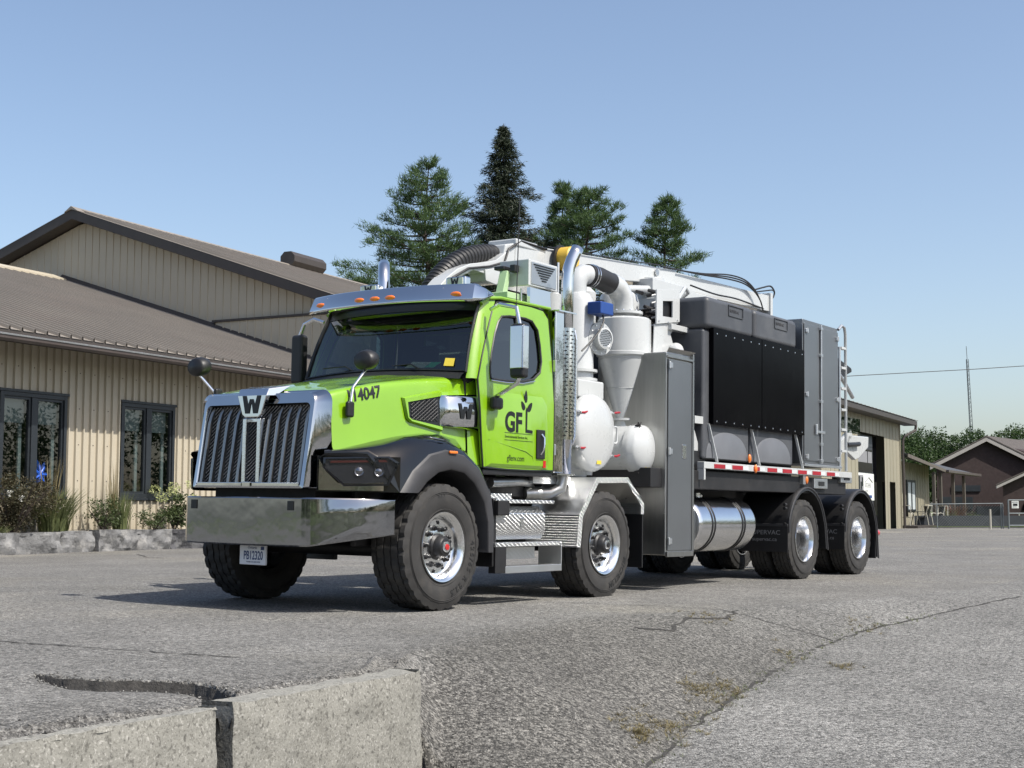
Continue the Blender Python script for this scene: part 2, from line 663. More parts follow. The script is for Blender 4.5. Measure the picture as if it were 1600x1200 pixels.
def terrain(name, bs, zf, mat):
    rows = []
    for a in av:
        e = smt(a, EDGE)
        r = []
        for b in bs:
            bb = e + b
            X, Y = A30.x * a + B30.x * bb, A30.y * a + B30.y * bb
            r.append((X, Y, zf(X, Y)))
        rows.append(r)
    m = MB()
    m.grid(rows)
    o = m.build(name, mat, weld=False, ang=180)
    at = o.data.attributes.new('age', 'FLOAT', 'POINT')
    vals = []
    for a in av:
        e, f = smt(a, EDGE), smt(a, FOOT)
        for b in bs:
            bb = e + b
            nn = .18 * noise.noise((a * 1.3, bb * 1.3, 7)) + .08 * noise.noise((a * 5, bb * 5, 2))
            if b > 0:
                w = min(1, (b + .25 + nn) / .45) * (1 if bb < f else max(0, 1 - (bb - f) / .05))
                w *= max(0, min(1, (14.5 - a) / 4.5))
            else:
                d = -b
                w = .0
                if a < 7.5:
                    w = max(0, 1 - (d + nn) / .9) * .75 * min(1, max(0, (7.5 - a) / 1.5))
                if a >= 6.3:
                    w = max(w, (1 - min(1, (d + nn) / .25)) * .5 * max(0, min(1, (14.5 - a) / 4.5)))
            vals.append(max(0., min(1., w)))
    at.data.foreach_set('value', vals)
    return o


def asphalt(name, col, patch, contrast=1., old=None):
    m = bpy.data.materials.new(name)
    m.use_nodes = True
    nt = m.node_tree
    N, L = nt.nodes, nt.links
    b = N['Principled BSDF']
    tc = N.new('ShaderNodeTexCoord')

    def nz(sc, det, rg=.6):
        n = N.new('ShaderNodeTexNoise')
        n.inputs['Scale'].default_value = sc
        n.inputs['Detail'].default_value = det
        n.inputs['Roughness'].default_value = rg
        L.new(tc.outputs['Object'], n.inputs['Vector'])
        return n.outputs['Fac']

    def mr(f, a, b_, c, d):
        r = N.new('ShaderNodeMapRange')
        for i, v in enumerate((a, b_, c, d)):
            r.inputs[i + 1].default_value = v
        L.new(f, r.inputs[0])
        return r.outputs[0]

    def mul(a, b_):
        x = N.new('ShaderNodeMath')
        x.operation = 'MULTIPLY'
        L.new(a, x.inputs[0])
        L.new(b_, x.inputs[1])
        return x.outputs[0]
    vo = N.new('ShaderNodeTexVoronoi')
    vo.inputs['Scale'].default_value = 62
    L.new(tc.outputs['Object'], vo.inputs['Vector'])
    sepc = N.new('ShaderNodeSeparateColor')
    L.new(vo.outputs['Color'], sepc.inputs[0])
    f = mr(sepc.outputs[0], 0, 1, 1 - .62 * contrast, 1 + .62 * contrast)
    f = mul(f, mr(nz(110, 2), .3, .7, 1 - .5 * contrast, 1 + .5 * contrast))
    f = mul(f, mr(nz(28, 3), .3, .7, .86, 1.14))
    f = mul(f, mr(nz(.55, 6, .65), .3, .7, .80, 1.18))
    f = mul(f, mr(nz(2.6, 5, .7), .35, .7, 1.06, .90))
    mx = N.new('ShaderNodeMix')
    mx.data_type = 'RGBA'
    mx.inputs[6].default_value = (*col, 1)
    mx.inputs[7].default_value = (*patch, 1)
    L.new(mr(nz(.22, 4), .5, .68, 0, 1), mx.inputs[0])
    base = mx.outputs[2]
    if old:
        at = N.new('ShaderNodeAttribute')
        at.attribute_name = 'age'
        m2 = N.new('ShaderNodeMix')
        m2.data_type = 'RGBA'
        L.new(at.outputs['Fac'], m2.inputs[0])
        L.new(base, m2.inputs[6])
        m2.inputs[7].default_value = (*old, 1)
        base = m2.outputs[2]
        # coarse dark pits between the exposed stones
        pit = mr(nz(42, 3, .7), .40, .60, .45, 1.2)
        lp = N.new('ShaderNodeMix')
        L.new(at.outputs['Fac'], lp.inputs[0])
        lp.inputs[2].default_value = 1.
        L.new(pit, lp.inputs[3])
        f = mul(f, lp.outputs[0])
    vm = N.new('ShaderNodeVectorMath')
    vm.operation = 'SCALE'
    L.new(base, vm.inputs[0])
    L.new(f, vm.inputs['Scale'])
    L.new(vm.outputs[0], b.inputs['Base Color'])
    b.inputs['Roughness'].default_value = .88
    b.inputs['Specular IOR Level'].default_value = .35
    bp = N.new('ShaderNodeBump')
    bp.inputs['Distance'].default_value = .009
    bp.inputs['Strength'].default_value = .9
    ad = N.new('ShaderNodeMath')
    ad.operation = 'ADD'
    L.new(mr(vo.outputs['Distance'], 0, .6, 1, 0), ad.inputs[0])
    L.new(nz(60, 3), ad.inputs[1])
    L.new(ad.outputs[0], bp.inputs['Height'])
    L.new(bp.outputs[0], b.inputs['Normal'])
    return m


ASPH1 = asphalt('lot_asphalt', (.160, .156, .146), (.205, .194, .168), 1., (.122, .117, .107))
ASPH2 = asphalt('road_asphalt', (.168, .165, .156), (.150, .147, .138), 1.1, (.125, .12, .109))
lot = tag(terrain('parking_lot', bl, zleft, ASPH1), kind='structure')
road = tag(terrain('road', br, zright, ASPH2), kind='structure')
m = MB()
m.grid([[(x, y, -1.3 if (abs(x) < 200 and y < 235) else -.3) for y in (-900, -300, -60, 90, 230, 1500)] for x in (-900, -205, -60, 60, 205, 900)])
tag(m.build('ground', GRASSM, weld=False), kind='structure')
# lawn beyond the lot
m = MB()
m.grid([[(x, y, .045) for y in (74, 100, 140, 190)] for x in (19.5, 35, 70, 120)])
tag(m.build('lawn', GRASSM, weld=False), kind='structure')
# hairline cracks filled with dark grit: thin raised strips following the surface
def strip(name, pts, w, zf, mat, lift=.004, wob=.03, seed=1):
    rnd = random.Random(seed)
    P = []
    for (x0, y0), (x1, y1) in zip(pts, pts[1:]):
        n = max(2, int(math.hypot(x1 - x0, y1 - y0) / .08))
        for k in range(n):
            t = k / n
            P.append((x0 + (x1 - x0) * t, y0 + (y1 - y0) * t))
    P.append(pts[-1])
    rows = []
    for i, (x, y) in enumerate(P):
        x += rnd.uniform(-wob, wob)
        y += rnd.uniform(-wob, wob) * .6
        q, p = P[min(i + 1, len(P) - 1)], P[max(0, i - 1)]
        d = Vector((q[0] - p[0], q[1] - p[1])).normalized()
        ww = w * rnd.uniform(.25, 1.) * (1 if 0 < i < len(P) - 1 else .1)
        nx, ny = -d.y * ww / 2, d.x * ww / 2
        rows.append([(x + nx, y + ny, zf(x + nx, y + ny) + lift), (x - nx, y - ny, zf(x - nx, y - ny) + lift)])
    m = MB()
    m.grid(rows)
    return tag(m.build(name, mat, weld=False), kind='structure')


GRIT = pm('dark_crack_grit', (.035, .033, .03), .95, var=.4, vscale=20, bump=.01, bscale=60)
SAND = pm('light_sand_patch', (.27, .245, .20), .95, var=.2, vscale=9, bump=.004, bscale=80)


def ABp(a, b):
    return (A30.x * a + B30.x * b, A30.y * a + B30.y * b)


foot_pts = [ABp(a, smt(a, FOOT)) for a in [x * .3 for x in range(21, 58)]]
strip('pavement_crack', foot_pts, .035, zright, GRIT, seed=3, wob=.025)
strip('pavement_crack', [(-3.9, 9.5), (-3.3, 9.35), (-2.4, 8.95), (-1.65, 8.62)], .03, zleft, GRIT, seed=4)
strip('pavement_crack', [(1.0, 11.9), (1.35, 12.05), (1.5, 12.6), (1.95, 12.9), (2.1, 13.4)], .06, zright, GRIT, seed=5)
strip('pavement_crack', [(.3, 14.0), (1.3, 13.7), (2.3, 13.1), (3.0, 13.0)], .02, zright, GRIT, seed=6)
strip('pavement_crack', [(-9.2, 29.5), (-7.5, 28.6), (-6.8, 26.6), (-6.3, 25.9)], .05, zleft, GRIT, seed=8)
strip('pavement_crack', [(-.50, 8.0), (-.25, 7.7), (.0, 7.35), (.3, 7.1)], .05, zright, GRIT, seed=9)

m = MB()
rows = []
rc_ = random.Random(12)
for (x0, y0), (x1, y1) in zip(CRK, CRK[1:]):
    for k in range(10):
        t = k / 10
        x, y = x0 + (x1 - x0) * t, y0 + (y1 - y0) * t
        f = min(1, (x + 2.56) / .25)
        w = (.020 + rc_.uniform(-.008, .012)) * max(.25, f)
        zt = zlot(x, y + .12) - rc_.uniform(-.004, .006)
        rows.append([(x, y + w + rc_.uniform(-.012, .012), zt), (x, y - .01, zt - .05 * max(.3, f)), (x, y - .06 * max(.3, f), zt - .10)])
m.grid(rows)
tag(m.build('crack_face', GRIT, weld=False, ang=180), kind='structure')

# ------------------------------------------------------------------ concrete blocks of the ledge
def block(a0, a1, ztop, zbot, depth, seed, label, dB=0.):
    rnd = random.Random(seed)
    na, nz_, nb = int((a1 - a0) / .035), 16, 8
    m = MB()
    O = Vector((0, 0, 0))

    def P(a, b, z, edge):
        X, Y = ABp(a, b)
        n = noise.noise((X * 7 + seed, Y * 7, z * 7)) * .014 + noise.noise((X * 28, Y * 28, z * 28 + seed)) * .004
        return Vector((X, Y, z)), n
    rows = []
    bf = -4.40 + dB
    for i in range(na + 1):
        a = a0 + (a1 - a0) * i / na
        col = []
        for j in range(nz_ + nb + 1):
            if j <= nz_:
                z = zbot + (ztop - zbot) * j / nz_
                b = bf
            else:
                z = ztop
                b = bf - depth * (j - nz_) / nb
            p, n = P(a, b, z, 0)
            corner = 1 - min(1, abs(j - nz_) / 2.5)
            ec = 1 - min(1, min(i, na - i) / 2.)
            k = n - .014 * corner - .02 * ec * (1 if j <= nz_ else .3)
            if corner > 0:
                k -= max(0, noise.noise((a * 9, seed, 2)) - .1) * .025 * corner
            if j <= nz_:
                p += Vector((B30.x, B30.y, -.4 * corner)) * k
            else:
                p += Vector((0, 0, 1)) * (n * .8 - .012 * corner)
            col.append(p)
        rows.append(col)
    m.grid(rows)
    for a_, r in ((a0, rows[0]), (a1, rows[-1])):
        back = [Vector((*ABp(a_, bf - depth), p.z - .004)) for p in r]
        m.grid([r, back])
    o = m.build('concrete_block', CONC, ang=60)
    return tag(o, label, 'concrete block', 'concrete blocks edging the raised lot')


block(2.2, 4.98, -.015, -.72, .13, 11, 'long weathered concrete block nearest the bottom left corner, left of the open joint')
block(5.10, 6.65, -.01, -.56, .22, 23, 'weathered concrete block right of the open joint, ending beside the sloping asphalt')
block(4.2, 6.60, -.585, -1.1, .16, 31, 'lower course concrete block just showing at the bottom edge under the ledge', dB=.02)

# ------------------------------------------------------------------ TRUCK
truck = empty('vacuum_truck')
truck.location = TR_T
truck.rotation_mode = 'XYZ'
truck.rotation_euler = (TR_R, TR_P, TR_YAW)
tag(truck, 'lime green four axle vacuum truck with white cyclone and dark tanks, parked on the lot', 'truck')
T = truck


def bolt_dots(name, pts, nrm, r, mat, parent, h=.006, n=8):
    """alike pieces sharing one mesh"""
    me = None
    for p in pts:
        if me is None:
            o = MB().cyl((0, 0, 0), Vector(nrm) * h, r, r * .8, n).build(name, mat, parent, loc=p)
            me = o.data
        else:
            o = bpy.data.objects.new(name, me)
            C.objects.link(o)
            o.parent = parent
            o.location = p


# --- wheels
def tyre(r, w):
    h = w / 2
    rb = .288
    side = [(-.70 * h, rb - .01), (-.86 * h, rb + .02), (-.97 * h, rb + .07), (-h, rb + .13), (-.985 * h, r - .10), (-.95 * h, r - .055), (-.94 * h, r - .050), (-.905 * h, r - .030)]
    tread = []
    ys = [-.86, -.62, -.615, -.55, -.545, -.22, -.215, -.15, -.145]
    dep = [0, 0, 1, 1, 0, 0, 1, 1, 0]
    for y, d in zip(ys, dep):
        tread.append((y * h, d))
    tread = tread + [(-y, d) for y, d in reversed(tread)]
    N = 108
    rows = []
    for k in range(N):
        th = 2 * pi * k / N
        row = []
        ph = k % 4
        for y, rr in side:
            rr2 = rr - (.012 if (rr > r - .06 and ph == 0) else 0)
            row.append((rr2 * sin(th), y, rr2 * cos(th)))
        for y, d in tread:
            ay = abs(y) / h
            rr = r - (.018 if d else 0) - .006 * ay ** 3
            if ay > .58 and not d and ph == 0:
                rr -= .017
            if .1 < ay < .58 and not d and (k + 2) % 4 == 0:
                rr -= .012
            if ay < .15 and not d and k % 4 == 1:
                rr -= .010
            row.append((rr * sin(th), y, rr * cos(th)))
        for y, rr in reversed(side):
            rr2 = rr - (.012 if (rr > r - .06 and ph == 0) else 0)
            row.append((rr2 * sin(th), -y, rr2 * cos(th)))
        rows.append(row)
    m = MB()
    m.grid(rows, cu=True)
    # raised rings on the sidewalls
    for sy in (-1, 1):
        for R_ in (r - .075, r - .088, rb + .045):
            m.lathe([(R_ - .003, 0), (R_, .003), (R_ + .003, 0)], (0, sy * (.99 * h), 0), (0, sy, 0), 72)
    return m


def wheel_proto(r, w, deep, name='wheel'):
    """wheel facing +y, centre at origin: rim mesh with tyre, hub, nuts as children"""
    h = w / 2
    m = MB()
    if not deep:
        prof = [(.278, -h * .7), (.270, -h * .2), (.262, h * .38), (.268, h * .62), (.290, h * .80), (.306, h * .90), (.312, h * .93), (.309, h * .97), (.296, h * .96), (.272, h * .86), (.256, h * .66), (.246, h * .52), (.236, h * .50), (.150, h * .56), (.130, h * .58), (.105, h * .58), (.105, h * .3)]
        fy = h * .50
    else:
        prof = [(.278, -h * .7), (.286, h * .5), (.306, h * .88), (.312, h * .93), (.309, h * .99), (.298, h * .99), (.284, h * .86), (.272, h * .55), (.262, h * .0), (.250, -h * .55), (.240, -h * .70), (.150, -h * .62), (.105, -h * .60), (.105, -h * .8)]
        fy = -h * .66
    m.lathe(prof, (0, 0, 0), (0, 1, 0), 56)
    rim = m.build(name, ALU, ang=50)
    t = tyre(r, w).build('tyre', RUBBER, rim, ang=28)
    hub = MB()
    y0 = fy + .0
    if not deep:
        hub.lathe([(.118, y0), (.116, y0 + .035), (.100, y0 + .05), (.092, y0 + .10), (.078, y0 + .115), (.045, y0 + .12), (0.001, y0 + .12)], (0, 0, 0), (0, 1, 0), 32)
    else:
        hub.lathe([(.105, y0), (.104, y0 + .10), (.085, y0 + .13), (0.001, y0 + .13)], (0, 0, 0), (0, 1, 0), 24)
    hub.build('hub', BLK if not deep else CHASSIS, rim, bevel=0)
    if not deep:
        MB().lathe([(.05, y0 + .119), (.048, y0 + .128), (.03, y0 + .13), (.001, y0 + .13)], (0, 0, 0), (0, 1, 0), 20).build('hub_ring', ALU, rim)
        MB().lathe([(.030, y0 + .129), (.026, y0 + .137), (.001, y0 + .139)], (0, 0, 0), (0, 1, 0), 16).build('hub_cap', RED, rim)
    nm = None
    for k in range(10):
        a = 2 * pi * k / 10 + .2
        p = (.1675 * sin(a), y0 + .004, .1675 * cos(a))
        if nm is None:
            o = MB().lathe([(.026, 0), (.026, .01), (.019, .014), (.017, .05), (.010, .056), (.001, .057)], (0, 0, 0), (0, 1, 0), 10).build('lug_nut', BLK, rim, loc=p)
            nm = o.data
        else:
            o = bpy.data.objects.new('lug_nut', nm)
            C.objects.link(o)
            o.parent = rim
            o.location = p
    hm = None
    if not deep:
        for k in range(10):
            a = 2 * pi * (k + .5) / 10 + .2
            p = (.215 * sin(a), y0 + .009, .215 * cos(a))
            if hm is None:
                hm = MB().sph((0, 0, 0), .017, .004, .017, 10, 6).build('hand_hole', DECAL, rim, loc=p)
                hm_ = hm.data
            else:
                o = bpy.data.objects.new('hand_hole', hm_)
                C.objects.link(o)
                o.parent = rim
                o.location = p
    return rim


def arc_text(txt, R, a0, size, y, parent, adv=.62):
    """raised letters round the sidewall, clockwise seen from outside (+y)"""
    a = a0
    vs, fs = [], []
    for ch in txt:
        if ch != ' ':
            me = text_mesh(ch, size, ext=.0015, offset=.0015)
            # clockwise from outside: outside viewer sees x forward to the left
            er = Vector((sin(a), 0, cos(a)))
            et = Vector((-cos(a), 0, sin(a)))
            o = len(vs)
            for v in me.vertices:
                p = er * (R + v.co.y) + et * v.co.x
                vs.append((p.x, y + v.co.z, p.z))
            fs += [tuple(i + o for i in q.vertices) for q in me.polygons]
            bpy.data.meshes.remove(me)
        w = {'1': .5, '/': .45, 'I': .35, '.': .35, ' ': .5, 'M': .9}.get(ch, .68)
        a -= size * w / R
    m = MB()
    m.add(vs, fs)
    m.build('sidewall_lettering', TYTEXT, parent, weld=False, smooth=False)


RS, WS_ = .56, .405
RR, WR = .536, .285
steer = wheel_proto(RS, WS_, False)
dual = wheel_proto(RR, WR, True)
X2, X3, X4 = -2.81, -8.13, -10.16
ys = 1.24 - WS_ / 2
placed = []
steer.parent = T
steer.location = (0, ys, RS)
w2 = copy_tree(steer)
w2.parent = T
w2.location = (X2, ys, RS - .02)
w2.rotation_euler = (0, .9, 0)
for c_ in w2.children:
    if c_.name.startswith('hub_cap'):
        c_.data = c_.data.copy()
        c_.data.materials[0] = BLK
for x in (0, X2):
    w = copy_tree(steer)
    w.parent = T
    w.location = (x, -ys, RS)
    w.rotation_euler = (0, 0, pi)
arc_text('425/65 R 22.5', .40, -1.45, .075, WS_ / 2 + .001, steer)
arc_text('XZY', .435, .25, .06, WS_ / 2 - .003, steer)
arc_text('MICHELIN', .40, -1.9 - .9, .085, WS_ / 2 + .001, w2)
yo = 1.24 - WR / 2
yi = yo - .33
dual.parent = T
dual.location = (X3, yo, RR)
for x, y, rz in ((X4, yo, 0), (X3, yi, pi), (X4, yi, pi), (X3, -yo, pi), (X4, -yo, pi), (X3, -yi, 0), (X4, -yi, 0)):
    w = copy_tree(dual)
    w.parent = T
    w.location = (x, y, RR)
    w.rotation_euler = (0, x * .3, rz)

# --- chassis
m = MB()
for s in (-1, 1):
    m.box(-10.9, .95, s * .43 - .045, s * .43 + .045, .74, 1.04)
for x in (.9, -.6, -1.8, -3.6, -5.2, -7.2, -9.1, -10.8):
    m.box(x - .06, x + .06, -.42, .42, .78, 1.0)
m.build('chassis_frame', CHASSIS, T, bevel=.01)
for x, r in ((0, .10), (X2, .10), (X3, .14), (X4, .14)):
    m = MB()
    m.cyl((x, -.95, .52), (x, .95, .52), r * .7, r * .7, 16)
    if x < -5:
        m.sph((x, 0, .52), .2, .2, .2)
    for s in (-1, 1):
        m.box(x - .65, x + .65, s * .48 - .05, s * .48 + .05, .60, .68)
        m.cyl((x - .3, s * .55, .55), (x - .3, s * .55, 1.0), .12, .12, 14)
    m.build('axle', CHASSIS, T, bevel=.008)
m = MB()
m.box(-2.0, .75, -.40, .40, .62, 1.25)
m.box(.3, 1.0, -.65, .65, .62, .95)
m.box(-1.95, -.1, -.80, .80, 1.02, 1.22)
m.box(.05, .70, .74, .80, .56, 1.05)
m.box(.05, .70, -.80, -.74, .56, 1.05)
m.build('engine_block', CHASSIS, T, bevel=.02)
m = MB()
m.box(-9.75, -3.85, -1.2, 1.2, 1.16, 1.38)
m.box(-7.5, -4.9, -.62, .62, .62, 1.15)
m.box(-7.0, -5.2, -.2, .75, .9, 1.2)
m.build('subframe', CHASSIS, T, bevel=.01)
m = MB()
m.tube([(-2.2, .7, 1.10), (-1.9, .85, 1.17), (-1.6, .95, 1.17), (-1.1, .95, 1.15)], .045, 12)
m.tube([(-2.35, 1.0, 1.3), (-2.32, .98, 1.12), (-2.2, .9, 1.06), (-1.9, .8, 1.05)], .065, 14)
m.build('exhaust_pipe', STEEL, T)

# --- bumper
def bump_sec(x0, x1, y0, y1, zb0, zb1, zt):
    return


m = MB()
path = [(.66, -1.20, .67, .97), (.95, -1.02, .625, .972), (1.18, -.775, .575, .975), (1.215, -.72, .565, .975), (1.222, -.62, .562, .975), (1.235, 0, .56, .975), (1.222, .62, .562, .975), (1.215, .72, .565, .975), (1.18, .775, .575, .975), (.95, 1.02, .625, .972), (.66, 1.20, .67, .97)]
rows = []
for x, y, zb, zt in path:
    rows.append([(x - .10, y * .96, zb + .01), (x - .012, y, zb), (x, y, zb + .012), (x, y, zb + (zt - zb) * .33), (x, y, zb + (zt - zb) * .66), (x, y, zt - .012), (x - .012, y, zt), (x - .10, y * .96, zt - .005)])
m.grid(rows)
bumper = m.build('bumper', CHROMED, T, ang=30)
md = bumper.modifiers.new('solid', 'SOLIDIFY')
md.thickness = .006
for y in (-.63, .53):
    m = MB()
    m.box(1.224, 1.232, y - .035, y + .035, .865, .945)
    m.build('tow_hook_hole', DECAL, bumper, bevel=.012)
m = MB()
m.box(1.05, 1.075, -.20, .11, .385, .555)
pl = m.build('licence_plate', PLATE, T, bevel=.006)
m = MB()
m.box(1.02, 1.048, -.17, .08, .38, .62)
m.build('plate_bracket', CHASSIS, T)
text_on('PB12320', .105, (1.0765, -.150, .432), (0, 1, 0), (0, 0, 1), NAVY, pl, xs=.62, offset=.0016, ext=.0006)
text_on('Ontario', .034, (1.0765, -.10, .524), (0, 1, 0), (0, 0, 1), NAVY, pl, ext=.0005)
text_on('YOURS TO DISCOVER', .017, (1.0765, -.115, .404), (0, 1, 0), (0, 0, 1), NAVY, pl, ext=.0005)
m = MB()
m.box(1.0752, 1.077, .055, .095, .515, .545)
m.build('plate_sticker', NAVY, pl)

# --- grille
m = MB()


def gx(z):
    return 1.19 - (z - 1.05) * .155


def rrect(hw, z0, z1, rt, rb_, n=6):
    P = []
    for cx, cz, r, a0 in ((hw - rt, z1 - rt, rt, 0), (-hw + rt, z1 - rt, rt, 90), (-hw + rb_, z0 + rb_, rb_, 180), (hw - rb_, z0 + rb_, rb_, 270)):
        for k in range(n + 1):
            a = radians(a0 + 90 * k / n)
            P.append((cx + r * cos(a), cz + r * sin(a)))
    Q = []
    for i, p in enumerate(P):
        Q.append(p)
        q = P[(i + 1) % len(P)]
        if abs(q[1] - p[1]) > .3:
            for z in ((1.46, 1.39) if q[1] < p[1] else (1.39, 1.46)):
                Q.append((p[0], z))
    return Q


outer = rrect(.66, 1.052, 1.875, .09, .02)
inner = rrect(.615, 1.068, 1.785, .05, .02)
back = rrect(.78, 1.05, 1.90, .11, .02)
rows = [[(gx(z) - .07, y, z) for y, z in inner], [(gx(z) + .02, y, z) for y, z in inner], [(gx(z) + .035, y * 1.015, z) for y, z in inner],
        [(gx(z) + .03, y, z) for y, z in outer], [(gx(z), y * 1.02, z) for y, z in outer], [(1.015, y if z > 1.42 else y * (.90 if z < 1.2 else .93), z) for y, z in back]]
m.grid(rows, cv=True)
grille = m.build('grille_surround', CHROMEG, T, ang=40)
m = MB()
m.prism([(gx(z) - .06, y, z) for y, z in inner], (-.02, 0, 0))
m.build('grille_backing', DECAL, grille)
m = MB()
for i in range(2):
    pass
nz_ = 36
zs = [1.10 + (1.765 - 1.10) * k / nz_ for k in range(nz_ + 1)]
for k, z in enumerate(zs[:-1]):
    z2 = zs[k + 1]
    ny = 60
    for j in range(ny):
        y = -.6 + 1.2 * j / ny
        yy = y + 1.2 / ny
        s = .010
        if (j + k) % 2:
            m.add([(gx(z) - .028, y, z), (gx(z) - .028, yy, z2), (gx(z) - .022, yy, z2 + .006), (gx(z) - .022, y, z + .006)], [(0, 1, 2, 3)])
        else:
            m.add([(gx(z) - .028, y, z2), (gx(z) - .028, yy, z), (gx(z) - .022, yy, z + .006), (gx(z) - .022, y, z2 + .006)], [(0, 1, 2, 3)])
o = m.build('grille_mesh', MESHM, grille, weld=False, smooth=False)
o['kind'] = 'stuff'
for y in (-.585, -.47, -.36, -.25, -.145, .145, .25, .36, .47, .585):
    m = MB()
    zt = 1.755 if abs(y) > .2 else 1.68
    path = [(1.10, 0), (1.62, 0), (1.70, -.012), (zt, -.035)]
    rows = []
    for z, dx in path:
        x = gx(z) + .018 + dx
        rows.append([(x - .03, y - .016, z), (x, y - .016, z), (x + .004, y - .006, z), (x + .004, y + .006, z), (x, y + .016, z), (x - .03, y + .016, z)])
    m.grid(rows)
    m.build('grille_bar', BARM, grille, ang=25)
m = MB()
for y in (-.085, .085):
    m.box(1.135, gx(1.3) + .03, y - .022, y + .022, 1.10, 1.655)
m.box(1.10, gx(1.6) + .035, -.107, .107, 1.625, 1.66)
m.build('grille_centre_frame', ALU, grille, bevel=.006)
m = MB()
m.box(1.165, 1.222, -.61, -.06, 1.065, 1.10)
m.box(1.165, 1.222, .06, .61, 1.065, 1.10)
m.box(1.165, 1.228, -.05, .05, 1.06, 1.105)
m.build('grille_bottom_bar', CHROME, grille, bevel=.006)
# emblem shield
m = MB()
sh = [(-.175, 1.855), (-.115, 1.69), (-.08, 1.665), (.08, 1.665), (.115, 1.69), (.175, 1.855)]
m.prism([(1.14, y, z) for y, z in sh], (.045, 0, 0))
m.add([(1.185, -.175, 1.855), (1.185, .175, 1.855), (1.16, .175, 1.915), (1.16, -.175, 1.915), (.95, .235, 1.955), (.95, -.235, 1.955), (1.09, -.2, 1.86), (1.09, .2, 1.86)],
      [(0, 1, 2, 3), (3, 2, 4, 5), (1, 7, 4, 2), (0, 3, 5, 6)])
badge = m.build('emblem_shield', CHROME, grille, bevel=.008)


def w_emblem(mapf, s, mat, parent, name='emblem', t=.006):
    """two interlocked chevrons forming the W mark; mapf(u,v,w) -> point"""
    m = MB()
    polys = [[(-1, 1), (-.62, 1), (-.42, .1), (-.30, .1), (-.18, .62), (.0, .62), (.0, .2), (-.08, .0), (-.22, -1), (-.66, -1)],
             [(1, 1), (.62, 1), (.42, .1), (.30, .1), (.18, .62), (.0, .62), (.0, .2), (.08, .0), (.22, -1), (.66, -1)]]
    for pl_ in polys:
        a = [mapf(u * s, v * s * .72, 0) for u, v in pl_]
        b = [mapf(u * s, v * s * .72, t) for u, v in pl_]
        n = len(pl_)
        m.add(a + b, [tuple(range(n)), tuple(range(n, 2 * n))[::-1]] + [(i, (i + 1) % n, n + (i + 1) % n, n + i) for i in range(n)])
    return m.build(name, mat, parent, smooth=False)


w_emblem(lambda u, v, w: (1.186 + w, u, 1.776 + v), .108, DECAL, grille)

# --- hood
def hsec(x, zt, ys, zs, yb, zb):
    P = [(0, zt + .012), (.28 * ys, zt + .010), (.36 * ys, zt - .004), (.62 * ys, zt - .008), (.80 * ys, zt - .018 - (zt - zs) * .15), (.93 * ys, zs + (zt - zs) * .45), (ys, zs), (ys + .022, zs - .05), (ys + (yb - ys) * .6, zs - (zs - zb) * .45), (yb - .01, zb + .07), (yb, zb)]
    L_ = [(x, y, z) for y, z in P]
    R_ = [(x, -y, z) for y, z in P[1:]][::-1]
    return R_ + L_


HS = [(1.02, 1.90, .745, 1.865, .80, 1.37), (.95, 1.925, .758, 1.89, .82, 1.39), (.7, 1.975, .79, 1.945, .85, 1.44), (.4, 2.03, .82, 2.00, .88, 1.50), (.1, 2.08, .85, 2.04, .91, 1.545), (-.2, 2.125, .88, 2.075, .935, 1.56), (-.45, 2.16, .90, 2.09, .955, 1.53), (-.655, 2.185, .92, 2.12, .98, 1.40)]
m = MB()
m.grid([hsec(*h) for h in HS])
hood = m.build('hood', GREEN, T, ang=50)
sd = hood.modifiers.new('sub', 'SUBSURF')
sd.levels = sd.render_levels = 2
# raised side creases on the hood top
m = MB()
m.grid([hsec(-.675, 2.185, .925, 2.125, .99, 1.36), hsec(-.80, 2.20, .94, 2.14, 1.045, 1.20)])
m.build('cowl', GREEN, T, ang=50)
m = MB()
m.grid([hsec(-.65, 2.172, .91, 2.11, .965, 1.37), hsec(-.69, 2.172, .91, 2.11, .97, 1.37)])
m.build('hood_seal', DECAL, T)
# side vent: recess walls, mesh, chrome cap
vent_o = [(.20, 1.885), (.16, 1.70), (.11, 1.665), (-.30, 1.60), (-.30, 1.985)]
vent_i = [(.145, 1.845), (.135, 1.71), (.10, 1.69), (-.30, 1.645), (-.30, 1.93)]


def hy(x, z):
    """hood side y at x,z"""
    for a, b in zip(HS, HS[1:]):
        if b[0] <= x <= a[0]:
            k = (a[0] - x) / (a[0] - b[0])
            q = [a[i] + (b[i] - a[i]) * k for i in range(6)]
            t = max(0, min(1, (q[3] - z) / (q[3] - q[5])))
            return q[2] + .02 + (q[4] - q[2] - .02) * t
    q = HS[-1]
    return q[2] + .02 + (q[4] - q[2]) * max(0, min(1, (q[3] - z) / (q[3] - q[5])))


vent = MB()
vent.grid([[(x, hy(x, z) + .004, z) for x, z in vent_o], [(x, hy(x, z) + .030, z) for x, z in [(.185, 1.875), (.15, 1.705), (.105, 1.675), (-.30, 1.615), (-.30, 1.965)]], [(x, hy(x, z) + .028, z) for x, z in vent_i], [(x, hy(x, z) + .006, z) for x, z in vent_i]], cv=True)
vent = vent.build('vent_bezel', GREEN, T, ang=50)
m = MB()
m.add([(x, hy(x, z) + .008, z) for x, z in vent_i], [(0, 1, 2, 3, 4)])
m.build('vent_backing', DECAL, vent)
m = MB()
for k in range(-3, 9):
    for s in (-1, 1):
        x0 = .14 - k * .05
        pts = []
        for t in range(9):
            z = 1.66 + .26 * t / 8
            x = x0 - s * (z - 1.79) * 1.5 - .05
            lo = 1.69 if x < .10 else 1.71
            if -.29 < x < .135 and 1.66 + (x + .30) * .08 < z < 1.93 - (x + .30) * .17:
                pts.append((x, hy(x, z) + .014, z))
        if len(pts) > 1:
            m.tube(pts, .0035, 4)
